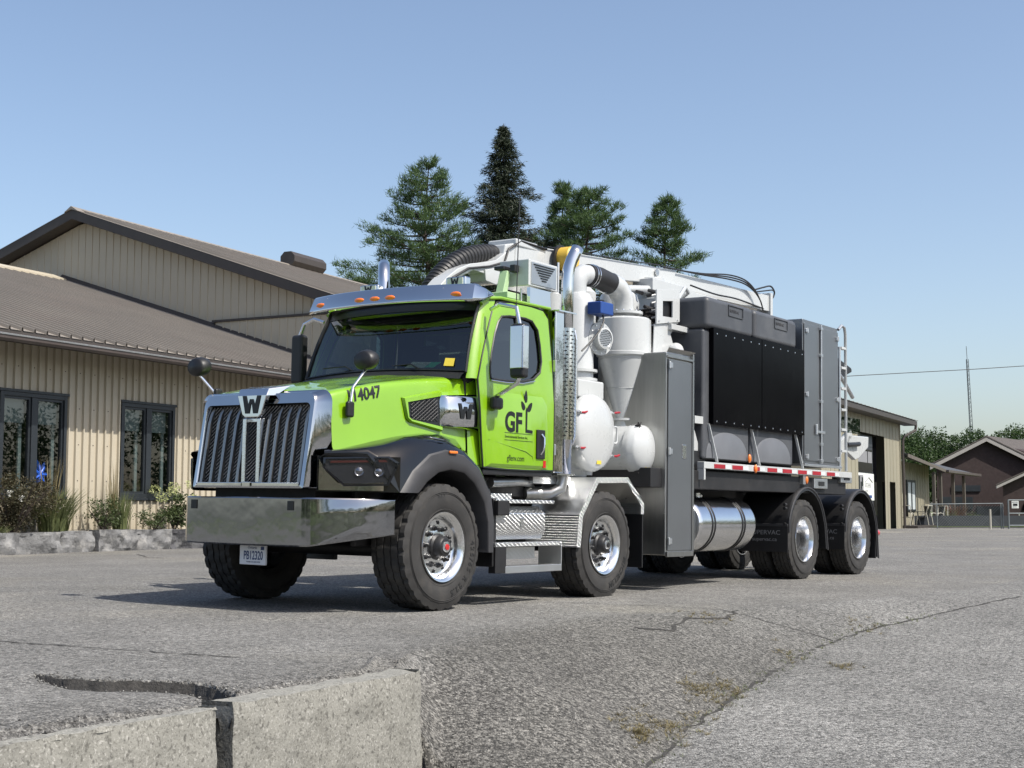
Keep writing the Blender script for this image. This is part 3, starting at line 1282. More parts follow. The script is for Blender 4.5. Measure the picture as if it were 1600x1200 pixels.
m.build('vent_mesh', MATTE, vent)
m = MB()
cy = [(-.285, .0), (-.30, .055), (-.34, .085), (-.76, .10), (-.785, .085), (-.79, .0)]
rows = []
for x, dy in cy:
    k = (-x - .285) / .5
    z0, z1 = 1.655 - .025 * k, 1.935 + .04 * k
    yb = hy(max(x, -.65), 1.8)
    rows.append([(x, yb - .02, z0), (x, yb + dy * .7, z0), (x, yb + dy, z0 + .03), (x, yb + dy + .004, (z0 + z1) / 2), (x, yb + dy, z1 - .03), (x, yb + dy * .7, z1), (x, yb - .02, z1)])
m.grid(rows)
cap = m.build('intake_cap', CHROME, T, ang=50)
we = w_emblem(lambda u, v, w: (-.55 - u, 1.2 + w, 1.80 + v), .10, DECAL, cap)
drape(we, cap)
m = MB()
m.box(-.875, -.785, .93, 1.045, 1.645, 1.965)
m.build('intake_slot', BLK, T, bevel=.02)

# fenders (driver side, mirrored for the other)
FA = [(1.10, .78, 1.375), (.98, .80, 1.385), (.80, .845, 1.425), (.60, .87, 1.47), (.3, .895, 1.53), (0, .925, 1.57), (-.25, .945, 1.58), (-.5, .965, 1.54), (-.70, .985, 1.36), (-.80, 1.0, 1.10), (-.82, 1.0, .80), (-.82, 1.0, .50)]
FB = [(1.12, .80, 1.36), (1.0, .93, 1.375), (.85, 1.05, 1.392), (.68, 1.14, 1.42), (.43, 1.17, 1.50), (.15, 1.17, 1.525), (-.06, 1.17, 1.515), (-.32, 1.18, 1.43), (-.55, 1.19, 1.28), (-.73, 1.19, 1.06), (-.79, 1.19, .80), (-.79, 1.19, .50)]
FC = [(1.13, .77, 1.325), (1.01, .90, 1.325), (.88, 1.035, 1.325), (.64, 1.235, 1.03), (.48, 1.24, 1.22), (.26, 1.245, 1.37), (.02, 1.245, 1.42), (-.26, 1.245, 1.38), (-.49, 1.245, 1.26), (-.68, 1.245, 1.04), (-.73, 1.245, .80), (-.73, 1.245, .50)]
FD = [None, None, None, (.40, 1.25, 1.03), (.28, 1.25, 1.13), (.12, 1.25, 1.215), (-.06, 1.25, 1.245), (-.26, 1.25, 1.22), (-.42, 1.25, 1.13), (-.57, 1.25, .96), (-.63, 1.25, .78), (-.645, 1.25, .50)]
for s in (1, -1):
    mir = lambda p: (p[0], s * p[1], p[2])
    m = MB()
    rows = []
    for a, b, c in zip(FA, FB, FC):
        a, b, c = Vector(a), Vector(b), Vector(c)
        mid1 = a.lerp(b, .5) + Vector((0, 0, .008))
        mid2 = b.lerp(c, .5) + Vector((0, .018, .004))
        rows.append([mir(a), mir(mid1), mir(b), mir(mid2), mir(c)])
    m.grid(rows)
    fe = m.build('fender', BLACKP, T, ang=60)
    m = MB()
    rows = []
    for c, d in list(zip(FC, FD))[3:]:
        c, d = Vector(c), Vector(d)
        rows.append([mir(c), mir(c + Vector((0, .016, 0)) + (d - c) * .08), mir(c.lerp(d, .5) + Vector((0, .022, 0))), mir(d + (c - d) * .08 + Vector((0, .012, 0))), mir(d), mir(d - Vector((0, .42, 0)))])
    m.grid(rows)
    m.build('fender_flare', MATTE, fe, ang=40)
    # front corner face with the headlight
    P0, P1 = Vector((1.145, .745, 0)), Vector((.64, 1.235, 0))
    nrm = Vector((P1.y - P0.y, P0.x - P1.x, 0)).normalized()

    def fp(t, z, o=0.):
        p = P0.lerp(P1, t) + nrm * o
        return (p.x, s * p.y, z)
    m = MB()
    m.grid([[fp(t, z) for t in (0, .25, .5, .75, 1)] for z in (1.03, 1.12, 1.33)])
    m.grid([[fp(0, z) for z in (1.03, 1.33)], [(1.02, s * .72, z) for z in (1.03, 1.33)]])
    fc = m.build('headlight_panel', BLACKP, T)
    m = MB()
    pts = [fp(.02, 1.04, .012), fp(.80, 1.04, .012), fp(.80, 1.115, .012), fp(.55, 1.10, .012), fp(.25, 1.10, .012), fp(.10, 1.20, .012), fp(.02, 1.30, .012)]
    m.prism(pts, Vector((nrm.x, s * nrm.y, 0)) * -.01)
    m.build('headlight_trim', CHROMED, fc)
    m = MB()
    hb = [(.07, 1.315), (.86, 1.335), (.99, 1.28), (.86, 1.085), (.32, 1.075), (.06, 1.23)]
    hi = [(.095, 1.303), (.84, 1.322), (.955, 1.272), (.835, 1.098), (.335, 1.090), (.095, 1.228)]
    m.grid([[fp(t, z, .0) for t, z in hb], [fp(t, z, .022) for t, z in hb], [fp(t, z, .026) for t, z in hi], [fp(t, z, .010) for t, z in hi]], cv=True)
    hl = m.build('headlight', BLACKP, T, ang=30)
    m = MB()
    m.add([fp(t, z, .006) for t, z in hi], [tuple(range(6))])
    m.build('headlight_backing', TANKG, hl)
    for t0 in (.50, .74):
        m = MB()
        c = Vector(fp(t0, 1.205, .008))
        ax = Vector((nrm.x, s * nrm.y, 0))
        m.lathe([(.042, 0), (.040, .010), (.032, .006), (.020, .012), (.001, .016)], c, ax, 20)
        m.build('headlight_bulb', ALU, hl)
    m = MB()
    m.prism([fp(.16, 1.288, .012), fp(.82, 1.304, .012), fp(.84, 1.286, .012), fp(.15, 1.270, .012)], Vector((nrm.x, s * nrm.y, 0)) * .006)
    m.build('indicator_strip', pm('dull_red_strip', (.20, .05, .04), .3, var=.05) if s == 1 else MATS['dull_red_strip'], hl)
    m = MB()
    m.add([fp(t, z, .024) for t, z in hi], [tuple(range(6))])
    m.build('headlight_lens', LENS, hl)
    m = MB()
    m.box(-.12, .00, s * 1.262, s * 1.285, 1.385, 1.412)
    m.build('side_marker_lamp', ORANGE, T, bevel=.01)
    m = MB()
    m.box(-.86, -.80, s * .75, s * 1.2, .36, 1.0)
    m.build('mud_flap', BLK, T, bevel=.01)
m = MB()
m.box(-.82, .40, .55, .80, 1.0, 1.35)
m.box(-.82, .40, -.80, -.55, 1.0, 1.35)
m.box(-.95, 1.0, -.6, .6, .9, 1.45)
m.build('wheel_well_liner', CHASSIS, T)
num = text_on('114047', .150, (.855, 1.0, 1.795), (-1, 0, .19), (.0, 0, 1), DECAL, T, offset=.003, xs=.92, ext=.001)
drape(num, hood, .004)

# --- cab
def cyv(z):
    return 1.075 if z < 2.05 else 1.075 - (z - 2.05) * .10


door_o = [(-.80, 1.29), (-.765, 1.55), (-.735, 1.85), (-.70, 2.12), (-.80, 2.36), (-.92, 2.62), (-1.02, 2.82), (-1.10, 2.90), (-1.35, 2.93), (-1.70, 2.935), (-1.93, 2.92), (-2.02, 2.84), (-2.03, 2.40), (-2.03, 1.95), (-2.03, 1.55), (-2.02, 1.29), (-1.60, 1.28), (-1.20, 1.28)]
win_o = [(-.915, 2.135), (-.905, 2.15), (-.900, 2.19), (-.905, 2.25), (-.94, 2.38), (-1.02, 2.58), (-1.09, 2.70), (-1.16, 2.765), (-1.30, 2.785), (-1.58, 2.795), (-1.70, 2.78), (-1.79, 2.70), (-1.815, 2.55), (-1.82, 2.38), (-1.78, 2.27), (-1.65, 2.19), (-1.45, 2.15), (-1.15, 2.135)]
for s in (1, -1):
    m = MB()
    L0 = [(x, s * (cyv(z) - .03), z) for x, z in door_o]
    L1 = [(x, s * cyv(z), z) for x, z in door_o]
    mids = [((a[0] * .5 + b[0] * .5), (a[1] * .5 + b[1] * .5)) for a, b in zip(door_o, win_o)]
    L2 = [(x, s * (cyv(z) + .012), z) for x, z in mids]
    L3 = [(x, s * (cyv(z) + .004), z) for x, z in win_o]
    L4 = [(x, s * (cyv(z) - .03), z) for x, z in win_o]
    m.grid([L0, L1, L2, L3, L4], cv=True)
    door = m.build('door', GREEN, T, ang=50)
    # sculpted lower panel crease
    m = MB()
    pan = [(-.84, 1.30), (-.80, 1.80), (-1.15, 2.02), (-1.80, 2.02), (-1.90, 1.95), (-1.93, 1.40), (-1.90, 1.30)]
    pin = [(-.90, 1.33), (-.88, 1.74), (-1.18, 1.96), (-1.78, 1.96), (-1.84, 1.90), (-1.86, 1.42), (-1.83, 1.33)]
    m.grid([[(x, s * (cyv(z) + .004), z) for x, z in pan], [(x, s * (cyv(z) + .022), z) for x, z in pin]], cv=True)
    m.add([(x, s * (cyv(z) + .022), z) for x, z in pin], [tuple(range(7))])
    m.build('door_panel', GREEN, door, ang=20)
    m = MB()
    m.tube([(-.86, s * 1.093, 1.555), (-1.24, s * 1.093, 1.50), (-1.48, s * 1.093, 1.465), (-1.60, s * 1.092, 1.42), (-1.645, s * 1.09, 1.34)], [.003, .009, .012, .011, .004], 8, squash=.5)
    m.build('door_crease', GREEN, door)
    m = MB()
    g1 = [(x, s * (cyv(z) - .012), z) for x, z in win_o]
    m.add(g1, [tuple(range(len(g1)))])
    m.build('side_window', GLASS if s == -1 else DGLASS, door, smooth=False)
    m = MB()
    n = len(win_o)
    m.tube([(x, s * (cyv(z) + .004), z) for x, z in win_o + win_o[:1]], .013, 6)
    m.build('window_seal', BLK, door)
    m = MB()
    m.tube([(-.90, s * 1.083, 2.12), (-1.15, s * 1.083, 2.118), (-1.45, s * 1.083, 2.132), (-1.66, s * 1.08, 2.172)], .006, 6)
    m.build('window_sill_trim', ALU, door)
    m = MB()
    m.box(-1.815, -1.665, s * 1.097, s * 1.115, 1.40, 1.69)
    dh = m.build('door_handle', BLK, door, bevel=.035, seg=4)
    m = MB()
    m.tube([(-1.745, s * 1.114, 1.645), (-1.755, s * 1.14, 1.61), (-1.75, s * 1.145, 1.53), (-1.735, s * 1.14, 1.48), (-1.73, s * 1.114, 1.445)], .011, 8)
    o = m.build('handle_grip', ALU, T)
    m = MB()
    m.box(-2.06, -2.03, s * 1.05, s * 1.085, 1.45, 1.56)
    m.box(-2.06, -2.03, s * 1.05, s * 1.085, 2.30, 2.42)
    m.build('door_hinge', ALUM, T, bevel=.004)
    m = MB()
    m.tube([(x, s * (cyv(z) - .003), z) for x, z in door_o + door_o[:1]], .0095, 6)
    m.build('door_seal', DECAL, T)
    # sill
    m = MB()
    m.box(-2.03, -.82, s * .90, s * 1.06, 1.225, 1.275)
    m.build('cab_sill', BLK, T, bevel=.01)
# roof
m = MB()
rows = []
for x, ze, zc, hw in ((-.835, 2.895, 2.925, .945), (-.88, 2.935, 2.985, .955), (-1.0, 2.945, 3.05, .965), (-1.3, 2.945, 3.085, .975), (-1.7, 2.945, 3.075, .98), (-1.98, 2.945, 3.05, .98), (-2.05, 2.945, 2.98, .98)):
    rows.append([(x, hw * u, ze + (zc - ze) * (1 - abs(u) ** 3.2)) for u in [k / 10 for k in range(-10, 11)]])
m.grid(rows)
roof = m.build('cab_roof', GREEN, T, ang=60)
m = MB()
for s in (1, -1):
    m.tube([(-.86, s * .975, 2.86), (-.97, s * .985, 2.925), (-1.15, s * .99, 2.95), (-2.06, s * .985, 2.955)], .018, 8)
m.build('roof_gutter', GREEN, T)
# back wall with window, inner shell
m = MB()
m.grid([[(-2.05, y, z) for y, z in ((-1.04, 1.27), (1.04, 1.27), (1.02, 2.1), (.98, 2.95), (-.98, 2.95), (-1.02, 2.1))],
        [(-2.05, y, z) for y, z in ((-.62, 2.2), (.62, 2.2), (.62, 2.4), (.60, 2.75), (-.60, 2.75), (-.62, 2.4))]], cv=True)
m.build('cab_back_wall', GREEN, T, ang=60)
m = MB()
m.add([(-2.045, -.62, 2.2), (-2.045, .62, 2.2), (-2.045, .60, 2.75), (-2.045, -.60, 2.75)], [(0, 1, 2, 3)])
m.build('rear_window', GLASS, T)
m = MB()
m.box(-2.03, -.70, -1.03, 1.03, 1.28, 1.31)
m.box(-.72, -.68, -.9, .9, 1.30, 2.10)
m.grid([[(-2.03, y, z) for y, z in ((-.98, 1.3), (.98, 1.3), (.98, 2.9), (-.98, 2.9))], [(-2.03, y, z) for y, z in ((-.64, 2.18), (.64, 2.18), (.62, 2.77), (-.62, 2.77))]], cv=True)
m.box(-2.0, -.87, -.93, .93, 2.875, 2.89)
m.box(-.93, -.86, -.92, .92, 2.80, 2.888)
m.build('cab_lining', SEATM, T)
# A pillars and windscreen header
def wsB(u):
    return Vector((-.47 - .13 * u * u, 1.0 * u, 2.215 - .035 * u * u))


def wsT(u):
    return Vector((-.815 - .075 * u * u, .935 * u, 2.915 - .03 * u * u))


m = MB()
rows = []
for v in [k / 6 for k in range(7)]:
    row = []
    for u in [k / 8 for k in range(-8, 9)]:
        p = wsB(u).lerp(wsT(u), v)
        p.x += .03 * sin(pi * v)
        row.append(p)
    rows.append(row)
m.grid(rows)
ws = m.build('windscreen', GLASS, T, ang=180)
for s in (1, -1):
    m = MB()
    rows = []
    seam = [(-.705, 2.12), (-.805, 2.36), (-.925, 2.62), (-1.025, 2.82), (-1.08, 2.915)]
    for k, (x, z) in enumerate(seam):
        v = k / 4
        p = wsB(s).lerp(wsT(s), v)
        if k == 0:
            p = wsB(s) + Vector((0, 0, -.06))
        q = Vector((x, s * (cyv(z) - .004), z))
        mid = p.lerp(q, .5) + Vector((.025, s * .02, .0))
        rows.append([p, mid, q])
    m.grid(rows)
    m.build('windscreen_pillar', GREEN, T, ang=70)
m = MB()
rows = []
for v in (.86, .93, 1.0):
    rows.append([wsB(u).lerp(wsT(u), v) + Vector((.03 * sin(pi * v) + .004, 0, .003)) for u in [k / 8 for k in range(-8, 9)]])
m.grid(rows)
m.build('frit_visor_shade', DECAL, ws, ang=180)  # black frit band, also painting the visor's shadow across the glass top
m = MB()
loop = [wsB(k / 8) for k in range(-8, 9)] + [wsB(1).lerp(wsT(1), t) + Vector((.03 * sin(pi * t), 0, 0)) for t in (.25, .5, .75)] + [wsT(k / 8) for k in range(8, -9, -1)] + [wsB(-1).lerp(wsT(-1), t) + Vector((.03 * sin(pi * t), 0, 0)) for t in (.75, .5, .25)]
m.tube(loop + loop[:1], .026, 6, squash=.6)
m.build('windscreen_seal', DECAL, T)
m = MB()
rows = []
for u in [k / 8 for k in range(-8, 9)]:
    b = wsB(u)
    rows.append([b + Vector((.0, 0, .0)), b + Vector((.06, 0, -.03)), b + Vector((.10, 0, -.075))])
m.grid(rows)
m.build('cowl_tray', BLK, T)
for y in (-.25, .55):
    m = MB()
    b = wsB(y)
    m.tube([b + Vector((.05, 0, .01)), b + Vector((.02, -.12, .06)), b + Vector((.01, -.42, .05))], .007, 6)
    m.build('wiper', BLK, T)
# visor
m = MB()
rows = []
for u in [k / 12 for k in range(-12, 13)]:
    y = 1.03 * u
    x = -.47 - .17 * abs(u) ** 2.4
    rows.append([(x + .0, y, 2.862 - .012 * u * u), (x - .005, y, 2.885), (x - .055, y * .985, 3.02 - .008 * u * u), (x - .075, y * .98, 3.03), (x - .20, y * .95, 3.035)])
for s, idx in ((-1, 0), (1, -1)):
    tip = (-.98, s * 1.035, 2.945)
    row = [(-.80, s * 1.052, 2.885), (-.80, s * 1.054, 2.90), (-.86, s * 1.035, 2.99), (-.88, s * 1.02, 3.0), (-.92, s * .96, 3.01)]
    row2 = [tip, (tip[0], tip[1], tip[2] + .008), (tip[0], tip[1], tip[2] + .02), (tip[0], tip[1] - s * .01, tip[2] + .025), (tip[0], tip[1] - s * .04, tip[2] + .03)]
    if s == -1:
        rows = [row2, row] + rows
    else:
        rows = rows + [row, row2]
m.grid(rows)
visor = m.build('sun_visor', CHROME, T, ang=50)
md = visor.modifiers.new('s', 'SOLIDIFY')
md.thickness = .004
for y in (-.83, -.24, -.04, .15, .86):
    u = y / 1.03
    x = -.47 - .17 * abs(u) ** 2.4
    m = MB()
    m.sph((0, 0, 0), .022, .062, .024, 14, 8)
    m.build('marker_lamp', ORANGE, visor, loc=(x - .018, y, 2.925))
bolt_dots('rivet', [(-.47 - .17 * abs(y / 1.03) ** 2.4 - .052, y, 2.99) for y in (-.75, -.42, .02, .38, .72)], (1, 0, .35), .008, ALU, visor)
# work lights on the roof
for y in (-.66, .46):
    m = MB()
    m.box(-1.23, -1.13, y - .125, y + .125, 3.10, 3.20)
    wl = m.build('work_light', CHROME, T, bevel=.02)
    m = MB()
    m.box(-1.128, -1.122, y - .095, y + .095, 3.115, 3.185)
    m.build('work_light_lens', PAPER, wl)
    w_emblem(lambda u, v, w: (-1.121 + w, y + u, 3.15 + v), .05, BLK, wl, t=.003)
    m = MB()
    m.box(-1.2, -1.15, y - .03, y + .03, 3.03, 3.10)
    m.build('work_light_foot', BLK, wl)
# antenna
m = MB()
m.tube([(-1.42, 1.0, 2.70), (-1.43, 1.005, 3.3), (-1.445, 1.01, 4.05)], .006, 5)
m.tube([(-1.42, 1.0, 2.68), (-1.42, 1.0, 2.82)], .014, 6)
m.build('antenna', BLK, T)
# interior
m = MB()
m.box(-1.05, -.66, -.95, .95, 1.9, 2.16)
m.box(-1.08, -.9, .25, .80, 2.1, 2.24)
m.build('dashboard', SEATM, T, bevel=.04)
for y in (-.52, .52):
    m = MB()
    m.box(-1.75, -1.25, y - .26, y + .26, 1.75, 1.90)
    m.hexa([(-1.82, y - .26, 1.85), (-1.65, y - .26, 1.85), (-1.65, y + .26, 1.85), (-1.82, y + .26, 1.85), (-1.93, y - .22, 2.62), (-1.80, y - .22, 2.62), (-1.80, y + .22, 2.62), (-1.93, y + .22, 2.62)])
    m.build('seat', SEATM, T, bevel=.05)
m = MB()
c = Vector((-1.18, .52, 2.20))
a1, a2 = Vector((0, 1, 0)), Vector((.5, 0, .86))
m.tube([c + a1 * (.23 * cos(t)) + a2 * (.23 * sin(t)) for t in [2 * pi * k / 24 for k in range(25)]], .016, 6)
m.tube([c - a1 * .22, c, c + a1 * .22], .014, 6)
m.build('steering_wheel', BLK, T)
m = MB()
p = wsB(.42) + Vector((-.14, 0, .0))


def wsp(u, v, o=-.012):
    return wsB(u).lerp(wsT(u), v) + Vector((.03 * sin(pi * v) + o, 0, o * .5))


m.add([wsp(.34, .045), wsp(.66, .045), wsp(.73, .125), wsp(.42, .125)], [(0, 1, 2, 3)])
card = m.build('dash_card', PAPER, T)
m = MB()
m.add([wsp(.56, .047, -.008), wsp(.66, .047, -.008), wsp(.73, .123, -.008), wsp(.63, .123, -.008)], [(0, 1, 2, 3)])
m.build('green_card', TEAL, T)
cu_ = wsp(.42, .075, -.006)
text_on('CONSUMER', .045, cu_, wsp(.55, .075) - wsp(.42, .075), wsp(.42, .2) - wsp(.42, .075), GREYTX, card, ext=.0005, xs=.8)
m = MB()
b0, t0 = wsB(.78), wsT(.78)
q = [b0.lerp(t0, .06), wsB(.88).lerp(wsT(.88), .06), wsB(.88).lerp(wsT(.88), .17), b0.lerp(t0, .17)]
m.add([p + Vector((.022, 0, .004)) for p in q], [(0, 1, 2, 3)])
m.build('yellow_sticker', YELST, T)

# mirrors
def hood_mirror(s, head, foot, base):
    m = MB()
    hx, hy_, hz = head
    rows = []
    for t, r in ((-.09, .001), (-.085, .06), (-.05, .095), (0, .105), (.05, .10), (.07, .085), (.075, .001)):
        rows.append([(hx + t, hy_ + r * 1.05 * cos(a), hz + r * .85 * sin(a) + (-.01 if t > 0 else 0)) for a in [2 * pi * k / 20 for k in range(20)]])
    m.grid(rows, cv=True)
    o = m.build('hood_mirror', BLK, T, ang=70)
    m = MB()
    m.tube([base, foot, (hx, hy_, hz - .08)], .012, 8)
    m.build('mirror_stalk', ALU, o)
    m = MB()
    m.box(base[0] - .05, base[0] + .04, base[1] - .025, base[1] + .02, base[2] - .07, base[2] + .07)
    m.build('mirror_base', BLK, o, bevel=.02)


hood_mirror(1, (.60, .80, 2.19), (.80, .82, 1.93), (.865, .845, 1.735))
hood_mirror(-1, (.94, -.92, 2.17), (.86, -.86, 1.98), (.82, -.80, 1.90))
for s, hx, hy_, hz in ((1, -.90, 1.40, 2.385), (-1, -.93, -1.42, 2.43)):
    m = MB()
    m.box(hx - .11, hx + .11, hy_ - .06, hy_ + .06, hz - .26, hz + .26)
    # rotate so that the glass looks rearward, shell forward
    m.v = [((p[1] - hy_) * .9 + hx, (p[0] - hx) * .75 + hy_, p[2]) for p in m.v]
    mm = m.build('door_mirror', BLK if s == -1 else BLK, T, bevel=.035, seg=3)
    if s == 1:
        m = MB()
        m.box(hx + .048, hx + .064, hy_ - .068, hy_ + .072, hz - .17, hz + .235)
        m.box(hx - .03, hx + .064, hy_ + .0722, hy_ + .088, hz - .17, hz + .235)
        m.build('mirror_cover', CHROME, mm, bevel=.008)
    m = MB()
    m.tube([(-.90, s * 1.06, 2.80), (-.88, s * 1.18, 2.84), (hx, s * 1.36, 2.80), (hx, hy_, hz + .24)], [.018, .02, .02, .022], 8)
    m.build('mirror_arm', ALU, mm)
    m = MB()
    m.tube([(-.93, s * 1.09, 1.95), (hx + .02, s * 1.22, 1.99), (hx, s * 1.38, 2.08), (hx, hy_, hz - .25)], [.02, .02, .022, .022], 8)
    m.build('mirror_arm', ALU, mm)
m = MB()
m.box(-1.00, -.84, 1.098, 1.17, 1.84, 1.96)
m.build('look_down_mirror', BLK, T, bevel=.03)

# door logo: letters, leaf sprig, words
yd = 1.0985
DX = lambda x: x
text_on('GF', .265, (-1.115, yd, 1.652), (-1, 0, 0), (0, 0, 1), DECAL, T, offset=.009, xs=.93, ext=.001)
m = MB()


def flat(poly, y0=yd, t=.0015):
    n = len(poly)
    m.add([(x, y0, z) for x, z in poly] + [(x, y0 + t, z) for x, z in poly], [tuple(range(n)), tuple(range(n, 2 * n))[::-1]] + [(i, (i + 1) % n, n + (i + 1) % n, n + i) for i in range(n)])


flat([(-1.475, 1.65), (-1.475, 1.87), (-1.490, 1.90), (-1.505, 1.87), (-1.502, 1.68), (-1.60, 1.675), (-1.60, 1.645)])


def leaf(cx, cz, ang, L_, w_):
    P = []
    for k in range(16):
        t = 2 * pi * k / 16
        u, v = L_ / 2 * cos(t), w_ / 2 * sin(t) * (1 - .35 * cos(t))
        P.append((cx - (u * cos(ang) - v * sin(ang)), cz + u * sin(ang) + v * cos(ang)))
    flat(P)


leaf(-1.475, 2.005, pi / 2, .125, .050)
leaf(-1.425, 1.912, pi * .70, .10, .055)
leaf(-1.548, 1.905, pi * .28, .115, .060)
m.build('logo_sprig', DECAL, T, smooth=False)
text_on('Environmental Services Inc.', .038, (-1.12, yd, 1.585), (-1, 0, 0), (0, 0, 1), DECAL, T, xs=.95, ext=.0006)
m = MB()
for z in (1.632, 1.562):
    flat([(-1.115, z), (-1.605, z), (-1.605, z + .004), (-1.115, z + .004)])
m.build('logo_rule', DECAL, T, smooth=False)
text_on('gflenv.com', .082, (-1.16, yd, 1.365), (-1, 0, 0), (0, 0, 1), DECAL, T, xs=.86, ext=.0008)
m = MB()
m.box(-1.85, -1.80, yd - .02, yd + .001, 1.315, 1.385)
m.build('red_sticker', RED, T)

# exhaust stacks
for s, sx, sy in ((1, -2.34, 1.02), (-1, -2.1, -1.26)):
    m = MB()
    path = [(sx, sy, 1.26), (sx, sy, 3.25), (sx - .004, sy + .002, 3.34), (sx - .018, sy + .008, 3.42), (sx - .045, sy + .02, 3.50), (sx - .085, sy + .035, 3.58), (sx - .12, sy + .045, 3.64)]
    if s == -1:
        path = [(sx, sy, 1.26), (sx, sy, 3.40), (sx - .03, sy - .025, 3.50), (sx - .09, sy - .075, 3.59), (sx - .16, sy - .135, 3.64)]
    m.tube(path, .066, 28, caps=False)
    st = m.build('exhaust_stack', CHROME, T, ang=60)
    md = st.modifiers.new('s', 'SOLIDIFY')
    md.thickness = .003
    m = MB()
    r = .085
    rows = [[(sx + r * cos(a), sy + r * sin(a), z) for a in [radians(-10 + 20 * k) for k in range(10)]] for z in (1.62, 2.78)]
    m.grid(rows)
    hs = m.build('heat_shield', CHROME, st, ang=80)
    m = MB()
    for k in range(28):
        z = 1.66 + k * .04
        for j in range(4):
            a = radians(25 + 42 * j + (12 if k % 2 else 0))
            c = (sx + (r + .002) * cos(a), sy + (r + .002) * sin(a), z)
            d = Vector((-sin(a), cos(a), 0)) * .020
            u = Vector((0, 0, .009))
            c = Vector(c)
            m.add([c - d, c - u, c + d, c + u], [(0, 1, 2, 3)])
    o = m.build('heat_shield_slots', DECAL, st, weld=False, smooth=False)
    o['kind'] = 'stuff'
    m = MB()
    m.tube([(sx - .02, sy, 2.80), (sx - .07, sy + s * .05, 2.76), (sx - .09, sy + s * .06, 2.66), (sx - .09, sy + s * .06, 1.66), (sx - .06, sy + s * .05, 1.58), (sx - .0, sy, 1.54)], .016, 8)
    m.build('grab_handle', ALU, st)
m = MB()
m.box(-2.25, -2.08, .85, 1.05, 1.27, 2.95)
m.build('exhaust_guard', CHROME, T, bevel=.015)
for z in (2.93, 1.25):
    m = MB()
    m.box(-2.42, -2.08, .93, 1.09, z, z + .015)
    m.build('stack_bracket', ALU, T)

# steps
m = MB()
m.box(-1.83, -.82, .92, 1.22, .955, .99)
m.box(-1.50, -.82, .80, .93, .98, 1.05)
m.build('upper_step', DIAM, T, bevel=.005)
m = MB()
m.prism([(-.84, 1.12, .93), (-.84, 1.20, .86), (-.84, 1.20, .70), (-.84, 1.15, .61), (-.84, .6, .60), (-.84, .6, .93)], (-.86, 0, 0))
tb = m.build('tool_box', DIAM, T, bevel=.008)
m = MB()
m.box(-1.30, -1.25, 1.20, 1.212, .735, .82)
m.build('tool_box_latch', ALU, tb, bevel=.006)
m = MB()
m.box(-1.98, -.82, .93, 1.22, .545, .585)
m.build('lower_step', DIAM, T, bevel=.005)
m = MB()
m.box(-1.0, -.82, 1.14, 1.22, .30, .545)
m.build('step_frame', CHASSIS, T, bevel=.004)
m = MB()
m.box(-1.975, -1.96, .95, 1.225, .30, .545)
m.build('step_frame', ALUM, T, bevel=.004)
m = MB()
m.box(-1.975, -.985, 1.10, 1.225, .295, .36)
m.build('bottom_rung', ALUM, T, bevel=.004)
m = MB()
m.box(-1.65, -1.02, 1.08, 1.11, .42, .535)
m.build('step_riser', DIAM, T)
m = MB()
m.box(-.99, -.80, 1.2, 1.26, .84, .98)
m.build('fender_bracket', CHASSIS, T, bevel=.01)

# diamond plate fender over second axle
prof = [(-2.215, .52), (-2.255, .85), (-2.60, 1.24), (-3.25, 1.255), (-3.61, .98), (-3.61, .86)]
for s in (1, -1):
    m = MB()
    m.grid([[(x, s * 1.245, z) for x, z in prof], [(x, s * .62, z) for x, z in prof]])
    inn = [(-2.29, .52), (-2.33, .83), (-2.63, 1.18), (-3.24, 1.195), (-3.545, .955), (-3.545, .86)]
    m.grid([[(x, s * 1.245, z) for x, z in prof], [(x, s * 1.25, z) for x, z in prof], [(x, s * 1.25, z) for x, z in inn], [(x, s * 1.23, z) for x, z in inn]])
    m.build('tread_plate_fender', DIAM, T, ang=25)
    m = MB()
    m.box(-3.62, -3.60, min(s * .78, s * 1.235), max(s * .78, s * 1.235), .28, .86)
    m.build('mud_flap', BLK, T, bevel=.004)
m = MB()
m.box(-2.55, -1.85, .60, .95, 1.16, 1.24)
m.build('frame_cover', DIAM, T)

# --- white filter column and plumbing
m = MB()
m.lathe([(.001, 1.28), (.19, 1.28), (.19, 3.22), (.15, 3.30), (.07, 3.34), (.001, 3.345)], (-3.30, .55, 0), (0, 0, 1), 36)
m.lathe([(.19, 2.42), (.235, 2.42), (.235, 2.45), (.19, 2.45)], (-3.30, .55, 0), (0, 0, 1), 36)
m.lathe([(.19, 2.32), (.235, 2.32), (.235, 2.35), (.19, 2.35)], (-3.30, .55, 0), (0, 0, 1), 36)
m.build('filter_column', WHITE, T)
m = MB()
ee = [(-3.28, .55, 3.28), (-3.28, .55, 3.42), (-3.31, .56, 3.49), (-3.37, .57, 3.53), (-3.48, .58, 3.54)]
m.tube(ee, .115, 24)
m.tube([(-3.90, .62, 3.50), (-4.02, .63, 3.48), (-4.10, .64, 3.42), (-4.15, .65, 3.34), (-4.16, .65, 3.20)], .13, 24)
m.build('elbow_pipe', WHITE, T)
m = MB()
m.tube([(-3.46, .58, 3.54), (-3.68, .60, 3.535), (-3.93, .62, 3.495)], .125, 26)
m.build('rubber_sleeve', HOSE, T)
m = MB()
for x, z in ((-3.50, 3.54), (-3.55, 3.54), (-3.84, 3.513), (-3.89, 3.505)):
    m.cyl((x, .59, z), (x - .012, .592, z - .001), .132, .132, 26)
m.build('hose_clamp', ALU, T)
